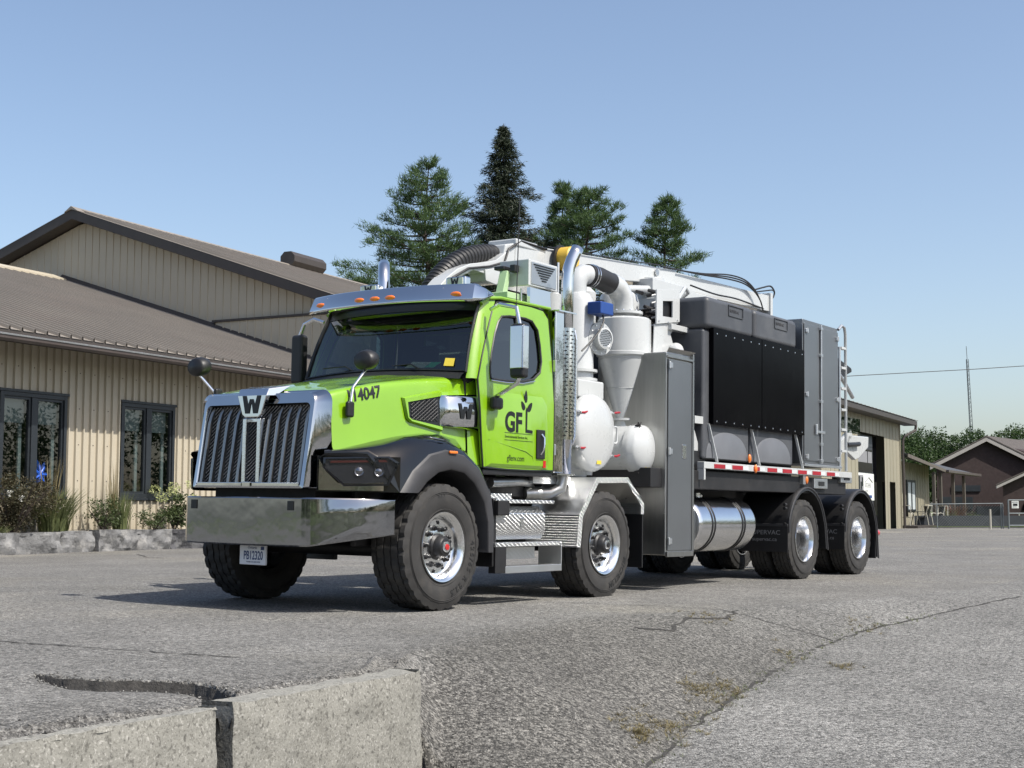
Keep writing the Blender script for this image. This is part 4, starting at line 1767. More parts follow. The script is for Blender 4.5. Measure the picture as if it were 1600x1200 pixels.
# cyclone
cx, cyy = -4.19, .65
m = MB()
m.lathe([(.001, 3.12), (.29, 3.12), (.31, 3.10), (.315, 2.72), (.322, 2.715), (.322, 2.68), (.295, 2.66), (.288, 2.60), (.105, 1.97), (.105, 1.90)], (cx, cyy, 0), (0, 0, 1), 48)
m.lathe([(.12, 3.12), (.12, 3.17), (.215, 3.17), (.215, 3.20), (.13, 3.20)], (cx, cyy, 0), (0, 0, 1), 40)
m.lathe([(.105, 1.955), (.165, 1.955), (.165, 1.93), (.105, 1.93)], (cx, cyy, 0), (0, 0, 1), 32)
m.build('cyclone', WHITE, T)
bolt_dots('flange_bolt', [(cx + .185 * cos(a), cyy + .185 * sin(a), 3.20) for a in [2 * pi * k / 14 for k in range(14)]], (0, 0, 1), .012, ALU, T, h=.014, n=6)
# vessels with round doors facing the driver side
for (dx, dz, r, yb, yf, nm) in ((-2.95, 1.72, .415, .42, .98, 'filter_door'), (-3.97, 1.59, .285, .45, .98, 'cyclone_door')):
    m = MB()
    m.lathe([(.001, yb), (r * .93, yb), (r * .93, yf - .06), (r, yf - .06), (r, yf - .03)], (dx, 0, dz), (0, 1, 0), 48)
    m.build('vessel_body', WHITE, T)
    m = MB()
    dome = .10 if r > .4 else .14
    P = [(r, yf - .03), (r, yf + .0), (r * .97, yf + .015)] + [(r * cos(t), yf + .015 + dome * sin(t)) for t in [radians(20 + 70 * k / 8) for k in range(9)]]
    m.lathe(P, (dx, 0, dz), (0, 1, 0), 48)
    d = m.build(nm, WHITE, T, ang=50)
    m = MB()
    hx = dx - r - .01
    m.tube([(hx + .04, yf, dz + .09), (hx - .04, yf + .02, dz + .09), (hx - .06, yf + .02, dz + .07), (hx - .06, yf + .02, dz - .07), (hx - .04, yf + .02, dz - .09), (hx + .04, yf, dz - .09)], .012, 8)
    m.build('door_pull', WHITE, d)
    lug_a = (35, 150, 205, 325) if r > .4 else (55, 110, 250, 300, 20, 340)
    for a in lug_a:
        a = radians(a)
        c = Vector((dx - r * .98 * cos(a), yf, dz + r * .98 * sin(a)))
        m = MB()
        m.cyl(c + Vector((0, -.05, 0)), c + Vector((0, .07, 0)), .012, .012, 8)
        m.cyl(c + Vector((0, .03, 0)), c + Vector((0, .05, 0)), .028, .02, 10)
        k = Vector((-cos(a + .6), 0, sin(a + .6))) * .06
        if r < .4:
            m.tube([c - k + Vector((0, .065, 0)), c + k + Vector((0, .065, 0))], .007, 6)
            k2 = Vector((-cos(a + 2.2), 0, sin(a + 2.2))) * .045
            m.tube([c - k2 + Vector((0, .065, 0)), c + k2 + Vector((0, .065, 0))], .007, 6)
        m.build('clamp_bolt', CHASSIS if r < .4 else ALUM, d)
        if r > .4:
            m = MB()
            m.tube([c + Vector((0, .05, 0)), c + Vector((-.07, .07, .01 if a < 2 else -.0)), c + Vector((-.12, .07, .015))], [.010, .013, .011], 8)
            m.build('clamp_lever', REDTAPE, d)
    m = MB()
    ly = yf + .015 + dome * .64 + .006
    m.box(dx - .045, dx + .045, ly - .012, ly, dz - r * .80, dz - r * .80 + .05)
    m.build('warning_label', YELST, d)
m = MB()
m.box(-3.32, -2.78, .35, .90, 2.10, 2.30)
m.build('filter_housing', WHITE, T, bevel=.02)
m = MB()
m.box(-3.15, -2.70, .30, .80, 1.25, 1.45)
m.build('filter_base', WHITE, T, bevel=.02)
m = MB()
m.cyl((cx, cyy, 1.93), (cx, cyy, 1.7), .11, .16, 24)
m.build('cyclone_throat', WHITE, T)
m = MB()
m.box(cx - .03, cx + .01 + .04, 0.99, 1.03, 1.62, 1.74)
m.build('door_latch', ALUM, T, bevel=.006)
for z in (2.64, 2.30):
    r_ = .292 if z > 2.6 else .20
    m = MB()
    m.lathe([(r_ - .004, -.006), (r_ + .006, 0), (r_ - .004, .006)], (cx, cyy, z), (0, 0, 1), 40)
    m.build('weld_seam', WHITE, T)
for P_ in ([(-4.55, .95, 1.9), (-4.62, 1.0, 2.2), (-4.58, .9, 2.7)],):
    m = MB()
    m.tube(P_, .011, 6)
    m.build('air_line', BLK, T)
# vent port with perforated face
pc = Vector((-3.44, .74, 2.80))
ax = Vector((.25, 1, .0)).normalized()
m = MB()
m.lathe([(.10, -.18), (.10, .02), (.185, .02), (.185, .045), (.12, .045), (.12, .12), (.100, .125), (.098, .11)], pc, ax, 36)
port = m.build('vent_port', WHITE, T)
m = MB()
m.lathe([(.098, .115), (.001, .115)], pc, ax, 30)
m.build('vent_port_face', ALUM, port)
a_, b_ = MB().frame_vecs(ax)
m = MB()
for i in range(-4, 5):
    for j in range(-4, 5):
        u, v = (i + (.5 if j % 2 else 0)) * .022, j * .02
        if u * u + v * v < .086 ** 2:
            c = pc + ax * .117 + a_ * u + b_ * v
            m.add([c + a_ * (.009 * cos(t)) + b_ * (.007 * sin(t)) for t in [2 * pi * q / 6 for q in range(6)]], [tuple(range(6))])
m.build('vent_port_holes', DECAL, port, weld=False, smooth=False)['kind'] = 'stuff'
bolt_dots('flange_bolt', [pc + ax * .045 + a_ * (.162 * cos(t)) + b_ * (.162 * sin(t)) for t in [2 * pi * k / 12 for k in range(12)]], ax, .011, ALU, T, h=.012, n=6)
m = MB()
m.box(-3.48, -3.20, .74, .92, 3.05, 3.19)
o = m.build('actuator_box', BLUE, T, bevel=.015)
m = MB()
m.cyl((-3.50, .82, 3.10), (-3.60, .82, 3.10), .035, .035, 14)
m.cyl((-3.34, .82, 3.19), (-3.34, .82, 3.22), .05, .05, 14)
m.tube([(-3.34, .86, 3.06), (-3.33, .88, 2.98), (-3.24, .88, 2.86), (-3.14, .84, 2.74), (-3.00, .80, 2.62)], .010, 6)
m.build('actuator_cable', BLK, o)
# silencers and domes behind
m = MB()
m.lathe([(.001, 1.3), (.17, 1.3), (.17, 3.28), (.13, 3.38), (.001, 3.40)], (-3.95, .05, 0), (0, 0, 1), 30)
m.lathe([(.001, 3.1), (.24, 3.1), (.25, 3.40), (.22, 3.50), (.12, 3.57), (.001, 3.58)], (-4.75, .25, 0), (0, 0, 1), 34)
m.lathe([(.001, 3.0), (.16, 3.0), (.16, 3.46), (.10, 3.52), (.001, 3.53)], (-4.15, .10, 0), (0, 0, 1), 30)
m.sph((-4.9, .95, 2.80), .10, .10, .10)
m.lathe([(.001, 1.3), (.35, 1.3), (.35, 3.0), (.25, 3.12), (.001, 3.15)], (-3.0, -.2, 0), (0, 0, 1), 30)
m.lathe([(.001, 2.9), (.11, 2.9), (.13, 3.2), (.001, 3.27)], (-2.62, .62, 0), (0, 0, 1), 24)
m.build('silencer', WHITE, T)
m = MB()
m.box(-3.9, -2.3, -1.1, .35, 1.2, 2.6)
m.build('blower_housing', WHITE, T, bevel=.03)
m = MB()
m.box(-3.6, -2.35, -1.15, -.5, 2.6, 3.1)
m.build('equipment_box', CHASSIS, T, bevel=.03)
m = MB()
for k in range(16):
    z = 3.05 + .5 * random.random()
    x = -4.75 - .35 * random.random()
    y = .3 + .4 * random.random()
    m.cyl((x, y, z), (x + .05 * random.uniform(-1, 1), y + .10, z + .05 * random.uniform(-1, 1)), .02, .025, 8)
m.box(-5.05, -4.7, .2, .6, 3.05, 3.3)
m.build('valve_cluster', CHASSIS, T)
m = MB()
for k in range(5):
    z = 3.1 + .09 * k
    m.tube([(-4.72, .72, z), (-4.80, .78, z + .03), (-4.95, .74, z + .01), (-5.1, .6, z + .04)], .012, 6)
m.build('hydraulic_line', WHITE, T)

# tall stainless cabinet
for s in (1, -1):
    m = MB()
    ya, yb = (s * .35, s * 1.255)
    m.box(-4.72, -4.10, min(ya, yb), max(ya, yb), .40, 2.70)
    cab = m.build('tall_cabinet', STEEL, T, bevel=.012)
    m = MB()
    y1, y2 = sorted((s * 1.257, s * 1.272))
    m.box(-4.70, -4.13, y1, y2, .455, 2.62)
    m.build('cabinet_door', STEELG, cab, bevel=.005)
    m = MB()
    y1, y2 = sorted((s * 1.255, s * 1.285))
    m.box(-4.735, -4.095, y1, y2, .385, .445)
    m.box(-4.735, -4.095, y1, y2, 2.635, 2.66)
    m.box(-4.735, -4.705, y1, y2, .445, 2.72)
    m.add([(-4.10, s * 1.256, 2.70), (-4.72, s * 1.256, 2.70), (-4.74, s * 1.30, 2.745), (-4.08, s * 1.30, 2.745)], [(0, 1, 2, 3)])
    m.build('cabinet_frame', STEEL, cab, bevel=.004)
    for z in (2.55, 1.57, .56):
        m = MB()
        y1, y2 = sorted((s * 1.27, s * 1.295))
        m.box(-4.19, -4.13, y1, y2, z - .03, z + .03)
        m.cyl((-4.13, s * 1.285, z - .04), (-4.13, s * 1.285, z + .04), .014, .014, 8)
        m.build('hinge', ALUM, cab, bevel=.004)
    m = MB()
    y1, y2 = sorted((s * 1.27, s * 1.282))
    m.box(-4.55, -4.46, y1, y2, 1.50, 1.66)
    m.build('latch', ALU, cab, bevel=.008)

# white gantry plate and arms
m = MB()
pl_o = [(-4.50, 3.50), (-5.05, 3.56), (-5.06, 3.16), (-4.90, 3.03), (-4.75, 2.93), (-4.60, 2.70), (-4.55, 3.08), (-4.50, 3.10)]
pts_o = [(-4.48, 3.49), (-5.06, 3.57), (-5.06, 3.17), (-4.48, 3.08)]
pts_i = [(-4.63, 3.37), (-4.88, 3.40), (-4.88, 3.20), (-4.63, 3.19)]
m.grid([[(x, .92, z) for x, z in pts_o], [(x, .92, z) for x, z in pts_i], [(x, .90, z) for x, z in pts_i], [(x, .90, z) for x, z in pts_o]], cu=True, cv=True)
m.box(-5.06, -5.0, .60, .90, 3.15, 3.55)
gp = m.build('gantry_plate', WHITE, T, bevel=.004)
m = MB()
m.box(-4.95, -4.58, .86, .875, 3.13, 3.44)
m.build('gantry_dark_backing', BLK, gp)  # dark plate added behind the hole, painting the shade inside it
m = MB()
m.prism([(-4.48, .895, 3.08), (-5.06, .895, 3.17), (-4.88, .895, 3.00), (-4.95, .895, 2.88), (-5.2, .895, 2.6), (-5.0, .895, 2.5), (-4.45, .895, 2.7)], (0, -.02, 0))
m.box(-5.82, -4.80, .86, .95, 3.05, 3.12)
m.build('gantry_arm', WHITE, T, bevel=.008)
bolt_dots('gantry_bolt', [(x, .921, z) for x, z in ((-4.53, 3.12), (-4.76, 3.13), (-4.99, 3.18))], (0, 1, 0), .012, ALUM, T)
m = MB()
m.tube([(-5.15, .75, 3.33), (-5.62, .70, 3.68), (-5.80, .65, 3.64)], .025, 8)
m.tube([(-5.80, .65, 3.64), (-6.0, .45, 3.60)], .02, 8)
m.build('tank_stay', WHITE, T)

# --- tanks
for s in (1, -1):
    for k, (x0, x1) in enumerate(((-5.20, -6.50), (-6.55, -7.90))):
        m = MB()
        # body profile in y-z: narrow shoulder at the top, arched foot
        rows = []
        for x in (x0, x1):
            rows.append([(x, s * .25, 3.10), (x, s * 1.17, 3.10), (x, s * 1.17, 1.52), (x, s * .25, 1.52)])
        m.grid(rows, cv=True)
        m.add(rows[0], [(0, 1, 2, 3)])
        m.add(rows[1], [(3, 2, 1, 0)])
        tk = m.build('water_tank', TANKG, T, bevel=.04)
        m = MB()
        y1, y2 = sorted((s * .40, s * 1.225))
        zz = 3.49 - .0
        m.box(x1, x0, y1, y2, 3.10, zz)
        lid = m.build('tank_lid', TANKG, tk, bevel=.065, seg=4)
        if True:
            m = MB()
            xa = x0 - (.56 if k == 0 else .60)
            xb = xa - .42
            ya, yb2 = sorted((s * 1.226, s * 1.236))
            for q in ((xb, xa, 3.44, 3.45), (xb, xa, 3.31, 3.32), (xa - .01, xa, 3.31, 3.45), (xb, xb + .01, 3.31, 3.45)):
                m.box(q[0], q[1], ya, yb2, q[2], q[3])
            em = m.build('moulded_plate', TANKG, tk)
            if s == 1:
                text_on('SUPERVAC', .055, (xa - .04, 1.2265, 3.36), (-1, 0, 0), (0, 0, 1), MATTE, tk, ext=.002, xs=1.05)
        # arched foot recess
        m = MB()
        xc = (x0 + x1) / 2
        hw = .58
        P = [(xc + hw * cos(t), 1.54 + .33 * sin(t) ** .8 if sin(t) > 0 else 1.54) for t in [pi * q / 16 for q in range(17)]]
        m.grid([[(x, s * 1.172, z) for x, z in P], [(xc + (x - xc) * .93, s * 1.19, 1.54 + (z - 1.54) * .93) for x, z in P]])
        n = len(P)
        m.add([(xc + (x - xc) * .93, s * 1.19, 1.54 + (z - 1.54) * .93) for x, z in P], [tuple(range(n))])
        m.build('tank_arch', pm('tank_arch_grey', (.11, .115, .125), .5, var=.08) if 'tank_arch_grey' not in MATS else MATS['tank_arch_grey'], tk, ang=40)
        m = MB()
        y1, y2 = sorted((s * 1.175, s * 1.235))
        xa, xb = (-5.34, -6.735) if k == 0 else (-6.75, -8.14)
        m.box(xb, xa, y1, y2, 1.945, 3.115)
        pn = m.build('side_panel', PANELB, T, bevel=.004)
        bolt_dots('rivet', [(xa - .09 - (xa - xb - .18) * q / 5, s * 1.236, z) for q in range(6) for z in (3.05, 1.985)] , (0, s, 0), .010, ALU, pn, h=.005)
    for x in (-5.30, -6.52, -7.93):
        m = MB()
        m.prism([(x, s * 1.20, 1.95), (x - .14, s * 1.25, 1.49), (x - .155, s * 1.25, 1.49), (x - .015, s * 1.20, 1.95)], (0, -s * .035, 0))
        m.build('tank_support', WHITE, T, bevel=.003)
    m = MB()
    m.box(-5.36, -5.00, min(s * 1.10, s * 1.16), max(s * 1.10, s * 1.16), 1.94, 2.03)
    m.build('tank_bracket', WHITE, T, bevel=.003)
m = MB()
m.prism([(-5.0, 1.1, 1.94), (-5.06, 1.1, 1.94), (-5.33, 1.1, 1.50), (-5.0, 1.1, 1.50)], (0, -.02, 0))
m.build('gusset_plate', WHITE, T)
m = MB()
m.box(-5.36, -5.0, .9, 1.12, 1.26, 1.62)
o = m.build('junction_box', BLK, T, bevel=.01)
# debris tank core between
m = MB()
m.cyl((-4.9, 0, 2.35), (-9.45, 0, 2.35), .72, .72, 40)
m.box(-9.4, -4.9, -.5, .5, 1.4, 2.0)
m.build('debris_tank', CHASSIS, T)
m = MB()
m.box(-7.9, -5.1, -.45, .45, 3.0, 3.35)
m.build('tank_top_deck', CHASSIS, T, bevel=.02)

# deck rail with reflective tape
for s in (1, -1):
    m = MB()
    y1, y2 = sorted((s * 1.18, s * 1.275))
    m.box(-9.80, -5.02, y1, y2, 1.405, 1.485)
    m.box(-5.06, -5.02, y1, y2, 1.27, 1.404)
    dr = m.build('deck_rail', WHITE, T, bevel=.006)
    tm = {}
    xs_ = [-5.28, -5.78, -6.40, -6.82, -7.30, -7.81, -8.31, -8.83]
    ln = [.30, .30, .18, .30, .30, .30, .30, .30]
    y1, y2 = sorted((s * 1.2755, s * 1.2785))
    for x, l in zip(xs_, ln):
        m = MB()
        m.box(x - l, x, y1, y2, 1.415, 1.465)
        m.build('red_reflector', REDTAPE, dr)
        m = MB()
        m.box(x - l - .16, x - l - .005, y1, y2, 1.415, 1.465)
        m.build('white_reflector', WTAPE, dr)
    for x, z, y in ((-6.40, 1.57, 1.22), (-6.44, 1.44, 1.285), (-8.17, 1.34, 1.25)):
        m = MB()
        m.sph((x, s * y, z), .032, .022, .055)
        m.build('amber_lamp', ORANGE, T)
m = MB()
m.box(-8.14, -8.05, 1.18, 1.25, 1.28, 1.40)
m.build('lamp_bracket', ALUM, T)
for x0, x1, z0, z1 in ((-8.94, -8.46, 1.23, 1.37), (-9.88, -9.45, 1.33, 1.47)):
    m = MB()
    m.box(x0, x1, 1.10, 1.245, z0, z1)
    o = m.build('storage_drawer', ALUM, T, bevel=.01)
    m = MB()
    m.box((x0 + x1) / 2 - .10, (x0 + x1) / 2 + .10, 1.246, 1.256, (z0 + z1) / 2 - .03, (z0 + z1) / 2 + .03)
    m.build('drawer_latch', BLK, o, bevel=.008)

# rear cabinet
m = MB()
m.box(-9.44, -8.16, .55, 1.20, 1.57, 3.56)
rc = m.build('rear_cabinet', STEELG, T, bevel=.012)
for x0, x1 in ((-8.72, -8.18), (-9.42, -8.76)):
    m = MB()
    m.box(x0, x1, 1.203, 1.218, 1.61, 3.50)
    m.build('cabinet_door', STEELG, rc, bevel=.006)
for x, hs_ in ((-8.24, (3.40, 2.52, 1.66)), (-9.37, (3.40, 2.52, 1.66))):
    for z in hs_:
        m = MB()
        m.box(x - .045, x + .045, 1.215, 1.24, z - .025, z + .025)
        m.cyl((x, 1.24, z - .035), (x, 1.24, z + .035), .012, .012, 8)
        m.build('hinge', ALUM, rc, bevel=.004)
m = MB()
m.tube([(-8.74, 1.235, 1.58), (-8.74, 1.235, 3.53)], .014, 8)
for z in (1.62, 1.85, 2.45, 3.1, 3.48):
    m.box(-8.78, -8.70, 1.218, 1.25, z - .02, z + .02)
m.box(-8.85, -8.55, 1.22, 1.25, 2.00, 2.035)
m.cyl((-8.55, 1.24, 1.98), (-8.55, 1.24, 2.12), .02, .02, 8)
m.build('lock_rod', ALUM, rc, bevel=.003)
m = MB()
m.box(-9.48, -8.12, 1.20, 1.25, 1.53, 1.565)
m.build('cabinet_drip_rail', ALUM, rc, bevel=.005)
m = MB()
m.box(-9.44, -8.16, -1.20, -.55, 1.57, 3.40)
m.build('rear_cabinet_far', STEELG, T, bevel=.012)
# ladder
m = MB()
m.tube([(-9.47, 1.20, 3.55), (-9.58, 1.21, 3.62), (-9.66, 1.22, 3.60), (-9.70, 1.22, 3.50), (-9.71, 1.22, 1.50)], .022, 8)
m.tube([(-9.52, 1.20, 3.30), (-9.52, 1.20, 1.50)], .02, 8)
lad = m.build('ladder', ALUM, T)
for z in (3.29, 3.0, 2.70, 2.39, 2.10, 1.79):
    m = MB()
    m.box(-9.70, -9.52, 1.17, 1.235, z - .018, z + .018)
    m.build('ladder_rung', WHITE, lad, bevel=.004)
# rear door, bracket, black lamp etc. beyond the ladder
m = MB()
pts = [(0, .0), (.20, .12), (.52, .0), (.50, -.30), (.28, -.52), (.05, -.25)]
m.prism([(-10.08, 1.12, 2.05), (-10.92, 1.12, 2.06), (-10.90, 1.12, 1.90), (-10.50, 1.12, 1.72), (-10.36, 1.12, 1.69), (-9.95, 1.12, 1.82)], (0, -.07, 0))
rd = m.build('rear_lamp_panel', WHITE, T, bevel=.012)
m = MB()
m.tube([(-9.95, 1.14, 1.90), (-10.3, 1.16, 1.92), (-10.42, 1.15, 1.93)], .035, 10)
m.build('rear_panel_knob', BLK, rd)
m = MB()
m.prism([(-9.72, 1.12, 1.70), (-9.72, 1.12, 1.92), (-10.18, 1.12, 2.14), (-10.24, 1.12, 2.05)], (0, -.06, 0))
m.build('rear_arm', WHITE, T, bevel=.006)
m = MB()
m.prism([(-9.74, 1.12, 2.31), (-10.55, 1.12, 2.31), (-10.56, 1.12, 2.08), (-9.74, 1.12, 2.08)], (0, -.02, 0))
m.build('clear_rear_flap', GLASS, T)
m = MB()
m.prism([(-9.76, 1.12, 3.15), (-10.22, 1.12, 3.06), (-10.24, 1.12, 3.0), (-9.76, 1.12, 2.86)], (0, -.2, 0))
m.build('rear_beacon', BLK, T, bevel=.02)
m = MB()
m.tube([(-9.6, 1.10, 3.0), (-9.95, 1.12, 2.80), (-10.25, 1.12, 2.62)], .03, 8)
m.tube([(-9.5, 1.10, 2.75), (-9.62, 1.12, 2.5), (-9.66, 1.12, 2.2), (-9.6, 1.10, 2.0)], .016, 8)
m.build('rear_pipe', ALUM, T)
m = MB()
m.box(-9.70, -9.50, .6, 1.15, 1.55, 3.15)
m.build('rear_door_edge', STEELG, T, bevel=.01)

# fuel tank
m = MB()
zc, yc, r = .74, .88, .335
ring = lambda x, q: None
m.lathe([(.001, 0), (.25, 0), (.31, .015), (.332, .05), (r, .09), (r, 1.52), (.332, 1.56), (.31, 1.595), (.25, 1.61), (.001, 1.61)], (-5.05, yc, zc), (-1, 0, 0), 56)
ft = m.build('fuel_tank', ALUT, T, ang=40)
for x in (-5.36, -5.43, -6.20, -6.27):
    m = MB()
    m.lathe([(r + .003, 0), (r + .008, .005), (r + .008, .025), (r + .003, .03)], (x, yc, zc), (-1, 0, 0), 56)
    m.build('tank_strap', BLK, ft)
m = MB()
m.cyl((-5.6, yc, 1.06), (-5.6, yc, 1.12), .05, .05, 16)
m.cyl((-5.8, yc - .05, 1.05), (-5.8, yc - .05, 1.10), .03, .03, 12)
m.build('filler_cap', ALU, ft)
m = MB()
m.prism([(-4.98, 1.12, .97), (-5.10, 1.12, .84), (-5.10, 1.12, .62), (-5.04, 1.12, .55), (-5.04, 1.12, .42), (-4.80, 1.12, .42), (-4.80, 1.12, .97)], (0, -.35, 0))
m.build('tank_step', DIAM, T, bevel=.005)
for s in (-1,):
    m = MB()
    m.cyl((-5.5, -yc, zc), (-7.1, -yc, zc), r, r, 32)
    m.build('fuel_tank', ALUT, T)

# rear fenders
def arch(xc, zc, r, a0, a1, n=14):
    return [(xc + r * cos(radians(a0 + (a1 - a0) * k / n)), zc + r * sin(radians(a0 + (a1 - a0) * k / n))) for k in range(n + 1)]


for (xc, first) in ((X3 - .08, True), (X4 - .08, False)):
    for s in (1, -1):
        A = [(xc + .62, .66), (xc + .62, .80)] + arch(xc, .60, .655, 22, 158) + [(xc - .66, .72), (xc - .72, .40 if first else .24)]
        I = [(xc + .56, .66), (xc + .56, .80)] + arch(xc, .60, .595, 22, 158) + [(xc - .60, .72), (xc - .655, .40 if first else .24)]
        m = MB()
        m.grid([[(x, s * .50, z) for x, z in A], [(x, s * 1.20, z) for x, z in A], [(x, s * 1.235, z - .004) for x, z in A], [(x, s * 1.245, z - .015) for x, z in A], [(xi, s * 1.248, zi) for xi, zi in I], [(xi, s * 1.20, zi) for xi, zi in I], [(xi, s * .50, zi) for xi, zi in I]])
        fo = m.build('rear_fender', BLK, T, ang=40)
        m = MB()
        m.tube([(x, s * 1.246, z - .02) for x, z in A], .014, 8)
        m.build('fender_lip', MATTE, fo)
        # flap in front of the wheel, with its bar
        m = MB()
        y1, y2 = sorted((s * .52, s * 1.235))
        m.box(xc + .63, xc + .645, y1, y2, .37, .74)
        fl = m.build('mud_flap', CHASSIS, T, bevel=.004)
        m = MB()
        m.box(xc + .628, xc + .652, y1, y2, .71, .745)
        m.build('flap_bar', MATTE, fl, bevel=.004)
        if s == 1:
            text_on('SUPERVAC', .084, (xc + .6455, .68, .60), (0, 1, 0), (0, 0, 1), GREYTX, fl, ext=.001, xs=1.12)
            text_on('supervac.ca', .070, (xc + .6455, .72, .515), (0, 1, 0), (0, 0, 1), GREYTX, fl, ext=.001, xs=1.1)
        m = MB()
        for z in (.74, .95, 1.0):
            m.cyl((xc + .60, s * 1.19, z), (xc + .66, s * 1.19, z), .022, .022, 8)
        m.build('fender_bolt', CHASSIS, fo)
m = MB()
m.box(-10.90, -10.86, .8, 1.235, .22, .60)
m.build('mud_flap', BLK, T, bevel=.006)
m = MB()
m.box(-11.02, -10.86, -1.1, 1.12, .62, .72)
m.build('rear_crossbar', CHASSIS, T, bevel=.01)
m = MB()
m.cyl((-10.95, 1.20, .60), (-11.03, 1.20, .60), .05, .05, 16)
m.cyl((-10.93, 1.18, .72), (-10.99, 1.18, .72), .035, .035, 14)
m.build('tail_lamp', RED, T)

# --- boom
def bz(x, t):
    return


m = MB()
top = [(-3.05, 3.955), (-3.35, 3.93), (-6.60, 4.075)]
m.hexa([(-3.00, -.46, 3.56), (-6.62, -.26, 3.90), (-6.62, .04, 3.90), (-3.00, -.10, 3.56), (-3.02, -.46, 3.90), (-6.62, -.26, 4.10), (-6.62, .04, 4.10), (-3.02, -.10, 3.90)])
boom = m.build('boom', WHITE, T, bevel=.015)
m = MB()
m.box(-3.45, -3.0, -.48, -.08, 3.86, 3.95)
m.hexa([(-2.75, -.44, 3.45), (-3.25, -.46, 3.45), (-3.25, -.10, 3.50), (-2.75, -.12, 3.50), (-2.85, -.44, 3.86), (-3.25, -.46, 3.95), (-3.25, -.10, 3.95), (-2.85, -.12, 3.86)])
m.build('boom_head', WHITE, boom, bevel=.02)
m = MB()
m.hexa([(-6.4, -.16, 3.84), (-9.45, -.03, 3.88), (-9.45, .14, 3.88), (-6.4, -.0, 3.84), (-6.4, -.16, 4.08), (-9.45, -.03, 4.12), (-9.45, .14, 4.12), (-6.4, -.0, 4.08)])
m.box(-9.5, -9.42, -.06, .17, 3.80, 4.16)
m.build('boom_extension', WHITE, boom, bevel=.01)
m = MB()
m.cyl((-6.10, .035, 3.995), (-6.10, .05, 3.995), .045, .045, 18)
m.build('boom_pin', ALUM, boom)
m = MB()
rows = []
for x, z, xl, zl in ((-2.90, 3.80, -2.95, 3.49), (-2.63, 3.64, -2.60, 3.42), (-2.39, 3.58, -2.39, 3.46), (-2.15, 3.53, -2.22, 3.47), (-1.92, 3.44, -2.02, 3.38), (-1.75, 3.33, -1.86, 3.27), (-1.59, 3.19, -1.70, 3.14), (-1.50, 3.05, -1.60, 3.02)):
    rows.append([(x, -.30, z), (x, -.10, z), (xl, -.10, zl), (xl, -.30, zl)])
m.grid(rows, cv=True)
m.build('boom_elbow', WHITE, boom, bevel=.01)
m = MB()
m.prism([(-2.40, -.08, 3.50), (-2.9, -.08, 3.62), (-2.98, -.08, 3.44), (-2.60, -.08, 3.36), (-2.42, -.08, 3.38)], (0, -.22, 0))
m.build('boom_gusset', WHITE, boom, bevel=.01)
# vacuum hose, ribbed
hp = [(-3.10, -.30, 3.75), (-2.80, -.30, 3.745), (-2.54, -.31, 3.70), (-2.30, -.32, 3.62), (-2.07, -.33, 3.49), (-1.89, -.34, 3.34), (-1.76, -.35, 3.18), (-1.69, -.36, 3.02)]
P = []
pv = [Vector(p) for p in hp]
for i in range(len(pv) - 1):
    for k in range(22):
        t = k / 22
        p0 = pv[max(0, i - 1)]
        p1, p2 = pv[i], pv[i + 1]
        p3 = pv[min(len(pv) - 1, i + 2)]
        P.append(.5 * ((2 * p1) + (-p0 + p2) * t + (2 * p0 - 5 * p1 + 4 * p2 - p3) * t * t + (-p0 + 3 * p1 - 3 * p2 + p3) * t ** 3))
rr_ = [.108 + (.009 if (i % 5) in (0, 1, 2) else -.003) for i in range(len(P))]
m = MB()
m.tube(P, rr_, 20)
m.build('vacuum_hose', HOSE, T, ang=20)
m = MB()
m.cyl((-2.90, -.30, 3.75), (-3.08, -.30, 3.75), .125, .125, 24)
m.build('hose_collar', WHITE, T)
m = MB()
m.tube([(-1.60, -.085, 3.10), (-1.82, -.085, 3.33), (-2.1, -.085, 3.47), (-2.5, -.085, 3.55), (-2.78, -.085, 3.64), (-2.86, -.09, 3.8), (-3.1, -.09, 3.93), (-3.6, -.06, 3.91)], .014, 6)
m.build('hydraulic_hose', BLK, boom)
m = MB()
m.cyl((-3.86, .0, 3.83), (-3.86, .14, 3.83), .14, .14, 28)
m.cyl((-3.86, .14, 3.83), (-3.86, .155, 3.83), .14, .12, 28)
yp = m.build('boom_roller', YEL, T)
m = MB()
m.cyl((-3.84, -.03, 3.83), (-3.84, .0, 3.83), .165, .165, 28)
m.box(-3.90, -3.84, .155, .165, 3.79, 3.88)
m.build('roller_band', BLK, yp)
m = MB()


def smooth_path(P, n=8):
    pv = [Vector(p) for p in P]
    out = []
    for i in range(len(pv) - 1):
        p0, p1, p2, p3 = pv[max(0, i - 1)], pv[i], pv[i + 1], pv[min(len(pv) - 1, i + 2)]
        for k in range(n):
            t = k / n
            out.append(.5 * ((2 * p1) + (-p0 + p2) * t + (2 * p0 - 5 * p1 + 4 * p2 - p3) * t * t + (-p0 + 3 * p1 - 3 * p2 + p3) * t ** 3))
    return out + [pv[-1]]


